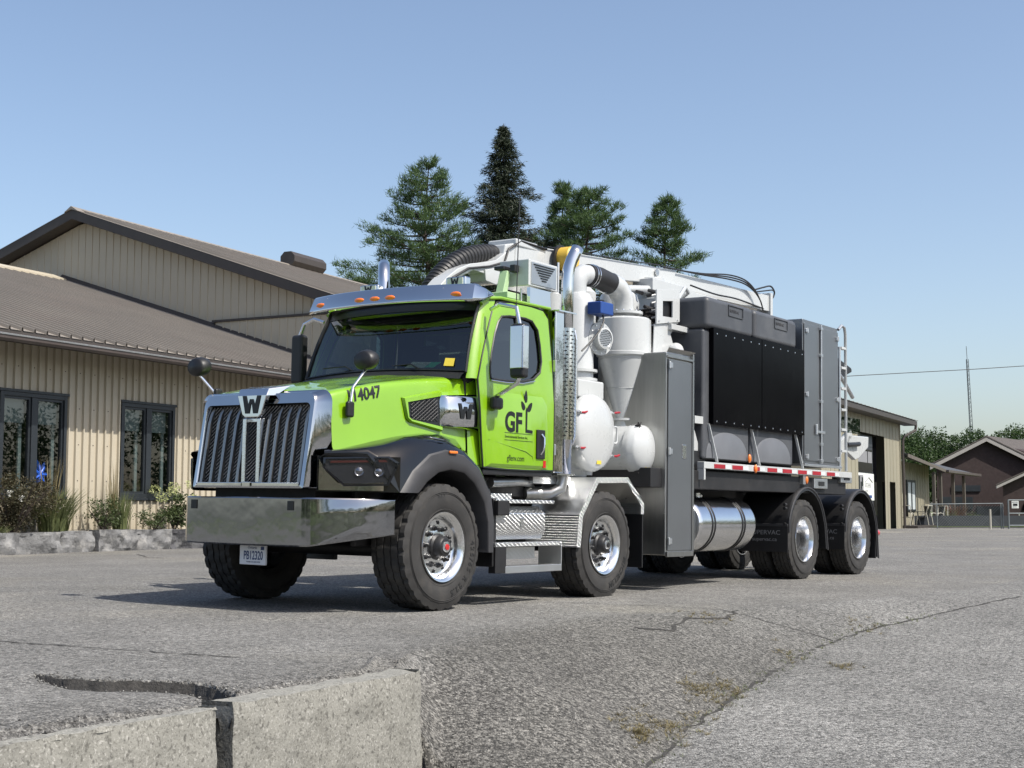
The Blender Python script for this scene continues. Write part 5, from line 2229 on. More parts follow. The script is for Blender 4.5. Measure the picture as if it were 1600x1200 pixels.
for k in range(3):
    o = k * .03
    m.tube(smooth_path([(-6.2, .05, 4.09), (-6.7, .06, 4.11), (-7.3, .10, 4.13 + o * .3), (-8.0, .14, 4.17 + o), (-8.5, .16, 4.17 + o), (-8.8, .18, 4.10 + o * .6), (-8.98, .2, 3.98), (-9.08, .2, 3.84)]), .011, 6)
m.tube(smooth_path([(-8.95, .1, 4.14), (-9.25, .12, 4.22), (-9.5, .13, 4.27), (-9.64, .13, 4.20), (-9.58, .12, 4.10), (-9.35, .12, 4.08)]), .013, 6)
m.tube(smooth_path([(-9.0, .14, 4.12), (-9.32, .15, 4.18), (-9.52, .16, 4.21), (-9.57, .16, 4.15), (-9.46, .15, 4.07)]), .011, 6)
m.tube(smooth_path([(-6.9, .12, 3.93), (-7.6, .14, 3.9), (-8.3, .15, 3.92), (-9.3, .12, 3.9)]), .012, 6)
m.build('hydraulic_hose', BLK, boom)
m = MB()
m.tube([(-3.6, -.05, 3.94), (-5.0, -.0, 4.02), (-6.2, .05, 4.10)], .008, 5)
m.build('hydraulic_hose', BLK, boom)
m = MB()
m.cyl((-5.0, .12, 3.62), (-6.5, .12, 3.82), .05, .05, 16)
m.box(-6.6, -5.7, -.1, .2, 3.70, 3.86)
m.box(-6.9, -6.5, -.15, .2, 3.35, 3.85)
m.box(-7.6, -6.4, -.1, .18, 3.70, 3.83)
m.build('boom_cylinder', WHITE, boom, bevel=.01)
m = MB()
m.cyl((-6.0, 0, 3.2), (-6.0, 0, 3.9), .22, .18, 24)
m.box(-6.4, -5.7, -.25, .25, 3.35, 3.6)
m.build('boom_pedestal', WHITE, boom, bevel=.01)
for k in range(7):
    m = MB()
    x = -7.0 - .14 * k
    m.sph((x, .62, 3.54 + .02 * (k % 2)), .05, .06, .045, 8, 6)
    m.build('valve_fitting', ALU if k % 2 else BLK, T)

# box behind the cab roof with triangular louvre, and the boom rest
m = MB()
m.box(-2.62, -2.06, .35, .72, 3.22, 3.50)
bx_ = m.build('air_box', WHITE, T, bevel=.01)
m = MB()
m.box(-2.58, -2.10, .722, .728, 3.245, 3.475)
m.build('louvre_panel', ALUM, bx_)
for k in range(7):
    w = .20 * (1 - k / 7.5)
    z = 3.445 - k * .026
    m = MB()
    m.box(-2.34 - w, -2.34 + w, .729, .737, z, z + .012)
    m.build('louvre_slat', DECAL, bx_)
m = MB()
m.box(-2.60, -2.12, .66, .70, 3.02, 3.21)
m.build('reflective_plate', CHROME, T)
PALEG = pm('pale_green_paint', (.35, .48, .28), .45, var=.05)
m = MB()
m.prism([(-1.86, .52, 3.06), (-1.95, .52, 3.06), (-2.02, .52, 3.36), (-1.96, .52, 3.38)], (0, -.10, 0))
m.box(-2.2, -1.85, .3, .6, 3.07, 3.14)
m.build('boom_rest', PALEG, T, bevel=.01)
m = MB()
m.box(-2.1, -1.95, .35, .48, 3.39, 3.43)
m.box(-2.06, -1.98, .53, .60, 3.36, 3.44)
m.build('rest_bracket', BLK, T, bevel=.01)
m = MB()
m.cyl((-2.1, .6, 3.0), (-2.1, .6, 3.2), .012, .012, 6)
m.cyl((-2.55, .68, 2.9), (-2.55, .68, 3.25), .02, .02, 6)
m.cyl((-2.66, .70, 2.9), (-2.66, .70, 3.55), .014, .014, 6)
m.build('support_leg', ALUM, T)

# ------------------------------------------------------------------ BUILDINGS
BW0 = Vector((-11.172, 28.674))
BD = Vector((.44464, .89571))
BN = Vector((.89571, -.44464))


def bp(s, t, z):
    p = BW0 + BD * s + BN * t
    return Vector((p.x, p.y, z))


def ribbed(m, s0, s1, zb, zt, t, pitch=.23, h=.024, holes=(), fn=None, jog=0.):
    """vertical rib sheet in plane t=const (fn maps (u,v,out)->point); holes=(s0,s1,z0,z1)"""
    fn = fn or (lambda u, v, o: bp(u, t + o, v))
    k0, k1 = int(math.floor(s0 / pitch)), int(math.ceil(s1 / pitch))
    st = []
    for k in range(k0, k1 + 1):
        c = k * pitch
        st += [(c - .026, 0), (c - .017, h), (c + .017, h), (c + .026, 0)]
    zbf = zb if callable(zb) else (lambda u: zb)
    ztf = zt if callable(zt) else (lambda u: zt)
    hs = sorted(set([s0, s1] + [x for q in holes for x in q[:2]]))
    for a, b in zip(hs, hs[1:]):
        mid = (a + b) / 2
        sts = [(a, 0)] + [(u, o) for u, o in st if a + .001 < u < b - .001] + [(b, 0)]
        inh = sorted([q for q in holes if q[0] <= mid <= q[1]], key=lambda q: q[2])
        if not inh:
            m.grid([[fn(u, zbf(u), o) for u, o in sts], [fn(u, ztf(u), o) for u, o in sts]])
        else:
            lo = None
            for q in inh:
                m.grid([[fn(u, zbf(u) if lo is None else lo, o) for u, o in sts], [fn(u, q[2], o) for u, o in sts]])
                lo = q[3]
            m.grid([[fn(u, lo, o) for u, o in sts], [fn(u, ztf(u), o) for u, o in sts]])


# low wing with the long wall facing the lot
wing = empty('low_wing', tuple(bp(4, 0, 0)), label='low tan ribbed metal building wing with two dark framed windows behind the stone edging', cat='building')


def ch(o, par):
    """keep world-space geometry while parented to an empty that is moved"""
    o.parent = par
    o.matrix_parent_inverse = Matrix.Translation(par.location).inverted() if par.rotation_euler.z == 0 else (Matrix.Translation(par.location) @ Matrix.Rotation(par.rotation_euler.z, 4, 'Z')).inverted()
    return o


WINS = [(-.95, 2.92, 1.19, 3.39), (4.66, 6.55, 1.19, 3.39)]
WINS[0] = (.98, 2.92, 1.19, 3.39)
m = MB()
ribbed(m, -8, 14.3, .30, 4.70, 0, holes=WINS, h=.055)
ch(m.build('ribbed_wall', TAN, weld=False, smooth=False), wing)
m = MB()
m.hexa([bp(-8, 0.02, 4.62), bp(14.4, .02, 4.62), bp(14.4, 1.18, 4.25), bp(-8, 1.18, 4.25), bp(-8, .02, 4.66), bp(14.4, .02, 4.66), bp(14.4, 1.18, 4.29), bp(-8, 1.18, 4.29)])
ch(m.build('soffit', FASC), wing)
m = MB()
m.prism([bp(-8, 1.19, 4.27), bp(-8, 1.24, 4.26), bp(-8, 1.30, 4.31), bp(-8, 1.31, 4.39), bp(-8, 1.19, 4.39)], bp(14.4, 0, 0) - bp(-8, 0, 0))
ch(m.build('gutter', GUT), wing)
m = MB()
m.prism([bp(-8, 1.27, 4.392), bp(-8, 1.325, 4.375), bp(-8, 1.33, 4.40), bp(-8, 1.27, 4.42)], bp(14.4, 0, 0) - bp(-8, 0, 0))
ch(m.build('gutter_glint', ALUM), wing)  # pale strip painting the bright reflection along the gutter's top edge
m = MB()
m.prism([bp(-8, 1.17, 4.39), bp(-8, 1.25, 4.39), bp(-8, 1.25, 4.50), bp(-8, 1.17, 4.50)], bp(14.4, 0, 0) - bp(-8, 0, 0))
ch(m.build('fascia', FASC), wing)
RS1 = (8.53 - 4.50) / 12.7


def rf1(u, v, o):
    return bp(u, 1.27 - v, 4.50 + v * RS1 + o)


m = MB()
ribbed(m, -8, 14.45, 0, 12.7, 0, pitch=.34, h=.07, fn=rf1)
ch(m.build('ribbed_roof', ROOFB, weld=False, smooth=False), wing)
m = MB()
m.prism([bp(-8, -11.2, 8.48), bp(-8, -11.43, 8.62), bp(-8, -11.7, 8.48)], bp(14.45, 0, 0) - bp(-8, 0, 0))
m.prism([bp(14.30, 1.25, 4.53), bp(14.5, 1.25, 4.53), bp(14.5, 1.25, 4.70), bp(14.44, 1.25, 4.70)], bp(0, -11.43, 8.55) - bp(0, 1.25, 4.53))
ch(m.build('roof_flashing', FASC), wing)
m = MB()
m.prism([bp(-8, -11.0, 8.50), bp(-8, -11.43, 8.66), bp(-8, -11.45, 8.60), bp(-8, -11.0, 8.44)], bp(14.2, 0, 0) - bp(-8, 0, 0))
ch(m.build('ridge_cap', TAN), wing)
m = MB()
m.add([bp(14.4, -23, 8.48 - 11.5 * RS1), bp(-8, -23, 8.48 - 11.5 * RS1), bp(-8, -11.43, 8.5), bp(14.4, -11.43, 8.5)], [(0, 1, 2, 3)])
m.add([bp(-8, 0, 0), bp(-8, -23, 0), bp(-8, -23, 4.8), bp(-8, -11.43, 8.45), bp(-8, 0, 4.6)], [(0, 1, 2, 3, 4)])
ch(m.build('far_slope', ROOFB), wing)
m = MB()
m.hexa([bp(-8, -.3, .05), bp(14.4, -.3, .05), bp(14.4, -.01, .05), bp(-8, -.01, .05), bp(-8, -.3, .34), bp(14.4, -.3, .34), bp(14.4, -.01, .34), bp(-8, -.01, .34)])
ch(m.build('wall_base', FASC), wing)


m = MB()
for k in range(-8 * 2, 29):
    sx = k * .46 + .115
    for z in (.75, 1.55, 2.35, 3.15, 3.95):
        if any(a_ < sx < b_ and c_ < z < d_ for a_, b_, c_, d_ in WINS):
            continue
        m.cyl(bp(sx, .001, z), bp(sx, .012, z), .014, .010, 6)
o = ch(m.build('siding_screws', GUT, weld=False, smooth=False), wing)
o['kind'] = 'stuff'


def wbox(m, s0, s1, t0, t1, z0, z1):
    m.hexa([bp(s0, t0, z0), bp(s1, t0, z0), bp(s1, t1, z0), bp(s0, t1, z0), bp(s0, t0, z1), bp(s1, t0, z1), bp(s1, t1, z1), bp(s0, t1, z1)])


for wi, (s0, s1, z0, z1) in enumerate(WINS):
    m = MB()
    f = .09
    mid = (s0 + s1) / 2
    for q in ((s0, s0 + f, z0, z1), (s1 - f, s1, z0, z1), (s0 + f, s1 - f, z1 - f, z1), (s0 + f, s1 - f, z0, z0 + f), (mid - .08, mid + .08, z0 + f, z1 - f)):
        wbox(m, q[0], q[1], -.10, .055, q[2], q[3])
    wbox(m, s0 - .04, s1 + .04, .0, .075, z1 + .001, z1 + .06)
    wbox(m, s0 - .04, s1 + .04, .0, .075, z0 - .07, z0 - .001)
    wf = ch(m.build('window', DARKF, bevel=.008), wing)
    for (a, b) in ((s0 + f, mid - .08), (mid + .08, s1 - f)):
        m = MB()
        m.add([bp(a, -.02, z0 + f), bp(b, -.02, z0 + f), bp(b, -.02, z1 - f), bp(a, -.02, z1 - f)], [(0, 1, 2, 3)])
        m.build('pane', WGLASS, wf)
        m = MB()
        for q in ((a, a + .055, z0 + f, z1 - f), (b - .055, b, z0 + f, z1 - f), (a + .055, b - .055, z1 - f - .05, z1 - f), (a + .055, b - .055, z0 + f, z0 + f + .05)):
            wbox(m, q[0], q[1], -.06, .02, q[2], q[3])
        m.build('sash', DARKF, wf)
        m = MB()
        zb_ = z1 - f - .55
        wbox(m, a + .06, b - .06, -.14, -.125, zb_, z1 - f - .05)
        m.build('blind', BLIND, wf)
        m = MB()
        for k in range(5):
            c = a + .12 + k * (b - a - .2) / 5
            if wi == 1 or k != 1:
                continue
        wbox(m, b - .16, b - .07, -.20, -.16, z0 + f, z1 - f - .1)
        m.build('curtain', BLIND, wf)
    m = MB()
    wbox(m, s0, s1, -1.6, -1.55, z0 - .3, z1 + .2)
    wbox(m, s0 - .02, s0, -1.6, -.11, z0 - .3, z1)
    wbox(m, s1, s1 + .02, -1.6, -.11, z0 - .3, z1)
    wbox(m, s0, s1, -1.6, -.11, z0 - .02, z0)
    wbox(m, s0, s1, -1.6, -.11, z1, z1 + .02)
    m.build('room_interior', INTER, wf)
    m = MB()
    wbox(m, s0, s1, -.5, -.11, z0 + .0, z0 + .05)
    m.build('window_sill', BLIND, wf)
# a blue ornament on the sill of the left window
m = MB()
c0 = bp(2.25, -.10, 1.66)
for k in range(7):
    a = 2 * pi * k / 7
    d = BD.to_3d() * cos(a) * .28 + Vector((0, 0, 1)) * sin(a) * .33
    m.tube([c0, c0 + d * .6 + BN.to_3d() * .03, c0 + d], [.10, .06, .015], 6)
tag(m.build('blue_ornament', BLUEO), 'glossy blue star shaped ornament standing inside the left window', 'ornament')

# main gabled hall
hall = empty('gabled_hall', tuple(bp(20, -10.6, 0)), label='tall tan gabled hall with brown ribbed roof rising behind the low wing', cat='building')
HS_ = .343
AP = (-10.6, 10.45)


def hz(t):
    return AP[1] - HS_ * abs(t - AP[0])


m = MB()
ribbed(m, -27, 4.2, lambda u: 3., lambda u: hz(u) - .06, 0, pitch=.30, fn=lambda u, v, o: bp(14.5 - o, u, v))
ch(m.build('ribbed_gable', TAN, weld=False, smooth=False), hall)
m = MB()
ribbed(m, -5.1, 4.2, lambda u: 3.0, lambda u: 6.72, 0, pitch=.30, fn=lambda u, v, o: bp(14.42 - o, u + .11, v))
ch(m.build('lower_siding', TAN, weld=False, smooth=False), hall)
m = MB()
wbox(m, 14.36, 14.50, -5.1, 4.3, 6.725, 6.79)
ch(m.build('drip_trim', FASC), hall)
for sgn, tend in ((1, 4.6), (-1, -26.5)):
    m = MB()
    a, b = AP[0], tend
    za, zb = hz(a), hz(b)
    for (sa, sb, dz0, dz1) in ((13.95, 14.0, -.02, .30), ):
        m.hexa([bp(sa, a, za + dz0), bp(sb, a, za + dz0), bp(sb, b, zb + dz0), bp(sa, b, zb + dz0), bp(sa, a, za + dz1), bp(sb, a, za + dz1), bp(sb, b, zb + dz1), bp(sa, b, zb + dz1)])
    m.hexa([bp(14.0, a, za - .02), bp(14.5, a, za - .02), bp(14.5, b, zb - .02), bp(14.0, b, zb - .02), bp(14.0, a, za + .02), bp(14.5, a, za + .02), bp(14.5, b, zb + .02), bp(14.0, b, zb + .02)])
    ch(m.build('rake_board', FASC), hall)
    m = MB()
    ribbed(m, 13.93, 49, 0, abs(tend - a), 0, pitch=.42, h=.045, fn=lambda u, v, o: bp(u, a + sgn * v, za + .30 - HS_ * v + o * 1.6))
    ch(m.build('ribbed_roof', ROOFB, weld=False, smooth=False), hall)
m = MB()
wbox(m, 14.5, 49, 4.15, 4.2, 0, hz(4.2))
wbox(m, 48.9, 49, -25, 4.2, 0, 5.3)
wbox(m, 14.5, 49, -25, -24.9, 0, 5.3)
ch(m.build('side_wall', TAN), hall)
m = MB()
m.prism([bp(13.9, a_, z_) for a_, z_ in ((-10.9, 10.66), (-10.6, 10.85), (-10.3, 10.66), (-10.6, 10.74))], bp(49, 0, 0) - bp(13.9, 0, 0))
ch(m.build('ridge_cap', ROOFB), hall)
m = MB()
oc = [(-.40, .18), (-.40, .42), (-.22, .60), (.12, .60), (.30, .42), (.30, .18), (.12, .0), (-.22, .0)]
m.prism([bp(26.1, -10.6 + u, 10.76 + v) for u, v in oc], bp(28.4, 0, 0) - bp(26.1, 0, 0))
rv = ch(m.build('ridge_vent', FASC, bevel=.01), hall)

# garage block
gar = empty('garage_block', tuple(bp(48, 8, 0)), label='weathered tan garage block with tall dark overhead door, far right of the truck', cat='building')
m = MB()
GD = (42.6, 48.25, -.02, 4.42)
ribbed(m, 36, 51.85, -.1, 5.2, 8.5, pitch=.75, h=.02, holes=[GD, (49.3, 50.65, -.02, 2.28)])
ch(m.build('ribbed_wall', TAN2, weld=False, smooth=False), gar)
m = MB()
wbox(m, 51.8, 51.9, 3, 8.56, -.1, 5.2)
wbox(m, 36, 36.1, 3, 8.5, -.1, 5.2)
ch(m.build('end_wall', TAN2), gar)
m = MB()
m.hexa([bp(35.5, 9.1, 5.20), bp(53.2, 9.1, 5.20), bp(53.2, 9.16, 5.20), bp(35.5, 9.16, 5.20), bp(35.5, 9.1, 5.42), bp(53.2, 9.1, 5.42), bp(53.2, 9.16, 5.42), bp(35.5, 9.16, 5.42)])
m.hexa([bp(35.5, 8.5, 5.20), bp(53.2, 8.5, 5.20), bp(53.2, 9.1, 5.20), bp(35.5, 9.1, 5.20), bp(35.5, 8.5, 5.24), bp(53.2, 8.5, 5.24), bp(53.2, 9.1, 5.24), bp(35.5, 9.1, 5.24)])
ch(m.build('fascia', FASC), gar)
m = MB()
ribbed(m, 35.4, 53.25, 0, 7, 0, pitch=.75, h=.03, fn=lambda u, v, o: bp(u, 9.2 - v, 5.44 + v * .16 + o))
ch(m.build('roof', ROOFB, weld=False, smooth=False), gar)
m = MB()
m.tube([bp(52.9, 9.15, 5.2), bp(52.85, 9.12, 4.95), bp(52.0, 8.72, 4.6), bp(51.95, 8.66, 4.4), bp(51.95, 8.66, 0)], .07, 8)
ch(m.build('downpipe', FASC), gar)
m = MB()
wbox(m, 42.6, 48.25, 8.05, 8.1, -.02, 4.42)
wbox(m, 49.3, 50.65, 8.15, 8.2, -.02, 2.28)
ch(m.build('door_recess', PANELB), gar)
od = MB()
wbox(od, 42.7, 46.9, 8.12, 8.2, 0, 4.35)
od = ch(od.build('overhead_door', pm('dark_door_slat', (.03, .033, .04), .5, var=.1)), gar)
for k in range(8):
    z = .05 + k * .545
    m = MB()
    wbox(m, 42.75, 46.85, 8.2, 8.225, z, z + .51)
    m.build('door_slat', MATS['dark_door_slat'], od)
m = MB()
wbox(m, 43.4, 46.7, 8.225, 8.24, 2.66, 3.72)
m.build('door_window', PANELB, od)
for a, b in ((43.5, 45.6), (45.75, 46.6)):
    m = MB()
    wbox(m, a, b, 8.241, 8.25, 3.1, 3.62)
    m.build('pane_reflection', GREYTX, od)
sg = MB()
wbox(sg, 43.45, 46.82, 8.24, 8.27, 1.36, 2.60)
sg = tag(sg.build('garage_sign', PAPER), 'white poster sign with house outline fixed on the dark garage door', 'sign')
m = MB()
m.tube([bp(45.0, 8.28, 2.20), bp(45.7, 8.28, 2.42), bp(46.45, 8.28, 2.20)], .02, 4)
m.build('house_outline', GREYTX, sg)
m = MB()
wbox(m, 45.4, 46.3, 8.271, 8.28, 1.47, 1.60)
m.build('blue_box', BLUE, sg)
m = MB()
wbox(m, 43.5, 44.6, 8.271, 8.276, 1.42, 2.5)
m.build('photo_panel', GREYTX, sg)
m = MB()
for k, (a, b, z0, z1) in enumerate(((43.6, 43.9, 1.8, 2.45), (44.0, 44.3, 1.5, 2.2), (44.25, 44.55, 2.0, 2.4))):
    wbox(m, a, b, 8.277, 8.28, z0, z1)
m.build('photo_blot', DECAL, sg)
text_on('KITCHENS', .30, bp(44.95, 8.272, 1.95), BD.to_3d(), (0, 0, 1), GREYTX, sg, xs=.85)
text_on('& BATHS', .14, bp(45.0, 8.272, 1.75), BD.to_3d(), (0, 0, 1), GREYTX, sg)

# porch lean-to
por = empty('porch', tuple(bp(58, 7, 0)), label='small porch with dark shingled lean-to roof on wooden posts beside the garage', cat='porch')
m = MB()
q = [bp(51.9, 8.9, 3.68), bp(63.4, 8.9, 3.14), bp(75, 8.9, 3.18), bp(75, 3, 4.75), bp(51.9, 3, 5.6)]
m.prism(q, (0, 0, .05))
ch(m.build('porch_roof', DSHING), por)
m = MB()
m.prism([bp(51.9, 8.92, 3.74), bp(63.4, 8.92, 3.20), bp(63.4, 8.92, 3.04), bp(51.9, 8.92, 3.56)], BN.to_3d() * -.05)
m.prism([bp(63.4, 8.92, 3.20), bp(75, 8.92, 3.24), bp(75, 8.92, 3.08), bp(63.4, 8.92, 3.04)], BN.to_3d() * -.05)
ch(m.build('porch_fascia', WOOD), por)
m = MB()
m.prism([bp(62.8, 8.95, 3.06), bp(62.8, 9.1, 3.06), bp(62.8, 9.1, 3.2), bp(62.8, 8.95, 3.2)], bp(75.2, 0, 0.04) - bp(62.8, 0, 0))
ch(m.build('porch_gutter', GUT), por)
m = MB()
ribbed(m, 51.9, 64.2, -.05, 3.5, 7.7, pitch=.75, h=.02)
wbox(m, 64.2, 64.3, 3, 7.7, 0, 3.4)
ch(m.build('porch_wall', TAN2, weld=False, smooth=False), por)
m = MB()
wbox(m, 57.4, 59.9, 7.7, 7.76, .85, 2.55)
pw = ch(m.build('porch_window', DARKF), por)
for a in (57.65, 58.8):
    m = MB()
    wbox(m, a, a + .75, 7.765, 7.78, .95, 2.42)
    m.build('pane', BLIND, pw)
for s_ in (60.5, 62.6, 66.9, 70.9):
    m = MB()
    wbox(m, s_ - .12, s_ + .12, 8.55, 8.72, 0, 3.05)
    ch(m.build('porch_post', WOOD, bevel=.01), por)
m = MB()
wbox(m, 51.9, 62.5, 7.7, 9.3, -.05, .12)
ch(m.build('porch_deck', FASC), por)
m = MB()
wbox(m, 62.6, 71, 8.75, 8.95, -.05, .14)
wbox(m, 62.6, 71, 6.8, 8.75, -.05, .10)
tag(m.build('planting_bed', PINKC, bevel=.01), 'low bed with pinkish concrete edge beneath the porch posts', 'planter')


def chair(name, s_, t_, rot, label):
    e = empty(name, tuple(bp(s_, t_, .12)), rot, label, 'chair', 'patio chairs on the porch')
    return e


ce = chair('patio_chair', 54.3, 8.35, 1.0, 'cream patio chair furthest left on the porch deck, turned sideways')
m = MB()
for y in (-.26, .26):
    m.tube([(.30, y, 0), (.26, y, .30), (.22, y, .60), (-.05, y, .64), (-.28, y, .60), (-.34, y, .36), (-.40, y, 0)], .02, 6)
    m.tube([(-.20, y, .40), (-.38, y, 1.02)], .02, 6)
m.tube([(-.38, -.26, 1.02), (-.38, .26, 1.02)], .02, 6)
m.build('chair_frame', CHAIRM, ce)
m = MB()
m.box(-.24, .26, -.23, .23, .40, .42)
m.build('seat', BLK, ce)
m = MB()
m.hexa([(-.24, -.12, .45), (-.22, -.12, .45), (-.22, .12, .45), (-.24, .12, .45), (-.39, -.12, 1.0), (-.37, -.12, 1.0), (-.37, .12, 1.0), (-.39, .12, 1.0)])
m.build('backrest', BLK, ce)
for (s_, t_, r_, lb) in ((56.9, 8.7, 2.4, 'cream patio chair just right of the small dark table on the porch'), (58.3, 8.8, .6, 'cream patio chair leaning among the stack left of the first porch post'),
                         (59.6, 8.9, 3.6, 'cream patio chair between the first and second porch posts'), (61.6, 8.9, 4.4, 'cream patio chair at the right end of the row, by the planting bed')):
    c = copy_tree(ce)
    c.location = bp(s_, t_, .12)
    c.rotation_euler = (0, 0, r_)
    c['label'] = lb
te = empty('patio_table', tuple(bp(55.7, 8.5, .12)), 0, 'small dark patio table between cream chairs on the porch', 'table')
MB().cyl((0, 0, .68), (0, 0, .72), .45, .45, 20).build('tabletop', BLK, te)
for a in (.5, 2.1, 3.6, 5.2):
    MB().tube([(.12 * cos(a), .12 * sin(a), .68), (.34 * cos(a), .34 * sin(a), 0)], .02, 6).build('leg', BLK, te)

# brick houses
def house(name, X0, X1, Y, zf, ze, za, xa, depth, label, trim=.28):
    e = empty(name, ((X0 + X1) / 2, Y, 0), 0, label, 'house')
    m = MB()
    m.prism([(X0, Y, -.2), (X1, Y, -.2), (X1, Y, ze), (xa, Y, za), (X0, Y, ze)], (depth * .75, depth, 0))
    ch(m.build('brick_wall', BRICK), e)
    sl = (za - ze) / (xa - X0)
    for s, xe in ((-1, X0 - .6), (1, X1 + .6)):
        ze2 = za - sl * abs(xe - xa)
        m = MB()
        m.prism([(xa, Y - .5, za + .02), (xe, Y - .5, ze2 + .02), (xe, Y - .5, ze2 - trim + .02), (xa, Y - .5, za - trim + .02)], (0, .12, 0))
        ch(m.build('rake_trim', LIGHTTRIM), e)
        m = MB()
        m.prism([(xa, Y - .52, za + .05), (xe - s * -.05, Y - .52, ze2 + .05), (xe + s * .05, Y - .52, ze2 + .14), (xa, Y - .52, za + .14)], ((depth + 1) * .75, depth + 1, 0))
        ch(m.build('shingle_roof', SHINGLE), e)
    return e


h1 = house('brick_house', 31.4, 40.2, 105, 0, 4.45, 6.25, 35.0, 14, 'large dark brick house with light gable trim behind the chain link fence')
m = MB()
m.box(31.6, 34.0, 104.9, 105.02, 1.0, 1.9)
ch(m.build('window', DARKF), h1)
m = MB()
m.box(34.3, 36.4, 104.88, 105.02, .3, 1.2)
ch(m.build('window', DARKF), h1)
m = MB()
m.box(32.5, 34.6, 104.9, 105.02, 2.3, 2.75)
ch(m.build('window', DARKF), h1)
h2 = house('brick_annex', 34.2, 40.4, 99, 0, 2.85, 3.95, 36.6, 6, 'smaller dark brick gable with arched window in front of the larger house', trim=.18)
m = MB()
P = [(36.4 + 1.0 * cos(t), .9 + 1.0 * sin(t)) for t in [pi * k / 12 for k in range(13)]]
m.prism([(x + .1, 98.9, z) for x, z in P], (0, .08, 0))
ch(m.build('arched_window', PANELB), h2)

# chain link fence and gate
fe = empty('chain_link_fence', (22.5, 70, 0), 0, 'long grey chain link fence in front of the brick houses', 'fence')
for x in (20.9, 24.05, 24.15):
    ch(MB().cyl((x, 70, 0), (x, 70, 1.22), .03, .03, 8).build('fence_post', GALV), fe)
m = MB()
m.cyl((20.6, 70, 1.2), (24.15, 70, 1.24), .022, .022, 8)
ch(m.build('top_rail', GALV), fe)
m = MB()
for k in range(-8, 26):
    for s in (1, -1):
        x0 = 20.6 + k * .14
        x1 = x0 + s * 1.1
        a, b = (x0, .05), (x1, 1.15)
        if min(a[0], b[0]) < 20.6 or max(a[0], b[0]) > 24.1:
            continue
        m.tube([(a[0], 70, a[1]), (b[0], 70, b[1])], .0045, 3, caps=False)
o = ch(m.build('wire_mesh', GALV, weld=False), fe)
o['kind'] = 'stuff'
ga = empty('fence_gate', (25.4, 69.8, 0), 0, 'galvanised pipe gate at the right end of the fence', 'gate')
for x in (24.35, 26.0):
    ch(MB().cyl((x, 69.8, -.05), (x, 69.8, 1.42), .045, .045, 8).build('gate_post', GALV), ga)
for z in (1.40, .75, .16):
    ch(MB().cyl((24.35, 69.8, z), (29, 69.8, z), .03, .03, 8).build('gate_rail', GALV), ga)
sg = MB()
sg.box(24.5, 24.84, 69.73, 69.75, 1.0, 1.36)
sg = tag(sg.build('notice_sign', PAPER), 'small square white notice hanging on the pipe gate', 'sign')
text_on('NOTICE', .075, (24.52, 69.725, 1.27), (1, 0, 0), (0, 0, 1), DECAL, sg)
text_on('NO EXIT', .05, (24.54, 69.725, 1.05), (1, 0, 0), (0, 0, 1), DECAL, sg)
m = MB()
m.box(24.56, 24.78, 69.724, 69.729, 1.12, 1.23)
m.build('sign_pictogram', DECAL, sg)
tag(MB().cyl((22.85, 68, 0), (22.85, 68, .95), .05, .05, 8).build('marker_post', CHAIRM), 'short white marker post standing on the grass before the fence', 'post')
tag(MB().cyl((28.5, 80, 0), (28.5, 80, .75), .04, .04, 8).build('pipe_stub', CHAIRM), 'thin pale pipe stub behind the gate rails', 'pipe')
m = MB()
m.box(21.5, 40, 76, 76.1, .0, .62)
tag(m.build('low_wall', pm('slate_blue_wall', (.035, .04, .048), .8)), 'low dark slate coloured wall behind the chain link fence', 'wall')

# lattice tower and wire
tw = empty('radio_tower', (42.2, 130, 0), 0, 'slender lattice radio mast rising above the brick house roof', 'tower')
for k in range(3):
    a = 2 * pi * k / 3
    ch(MB().tube([(42.4 + .22 * cos(a), 130 + .22 * sin(a), 0), (41.98 + .10 * cos(a), 130 + .10 * sin(a), 14.8)], .035, 5).build('mast_leg', GALV), tw)
m = MB()
for k in range(34):
    z = .4 + k * .42
    r = .22 - .12 * z / 14.8
    cx_ = 42.4 - .42 * z / 14.8
    m.tube([(cx_ - r, 130, z), (cx_ + r, 130, z)], .022, 4)
    m.tube([(cx_ - r, 130, z), (cx_ + r, 130, z + .42)], .016, 4)
ch(m.build('mast_rungs', GALV), tw)
ch(MB().tube([(41.98, 130, 14.8), (41.93, 130, 16.0)], .03, 5).build('mast_tip', GALV), tw)
m = MB()
pts = []
for k in range(40):
    t = k / 39
    x = -5 + 65 * t
    pts.append((x, 62, 8.35 - 2.2 * (1 - (2 * t - .9) ** 2) * .35 + 1.0 * t * t - 1.0))
tag(MB().tube([(5, 70, 6.75), (17, 70, 7.55), (23, 70, 7.88), (40, 70, 9.0)], .018, 5).build('overhead_wire', CABLE), 'thin overhead wire sloping up across the sky on the right', 'wire')

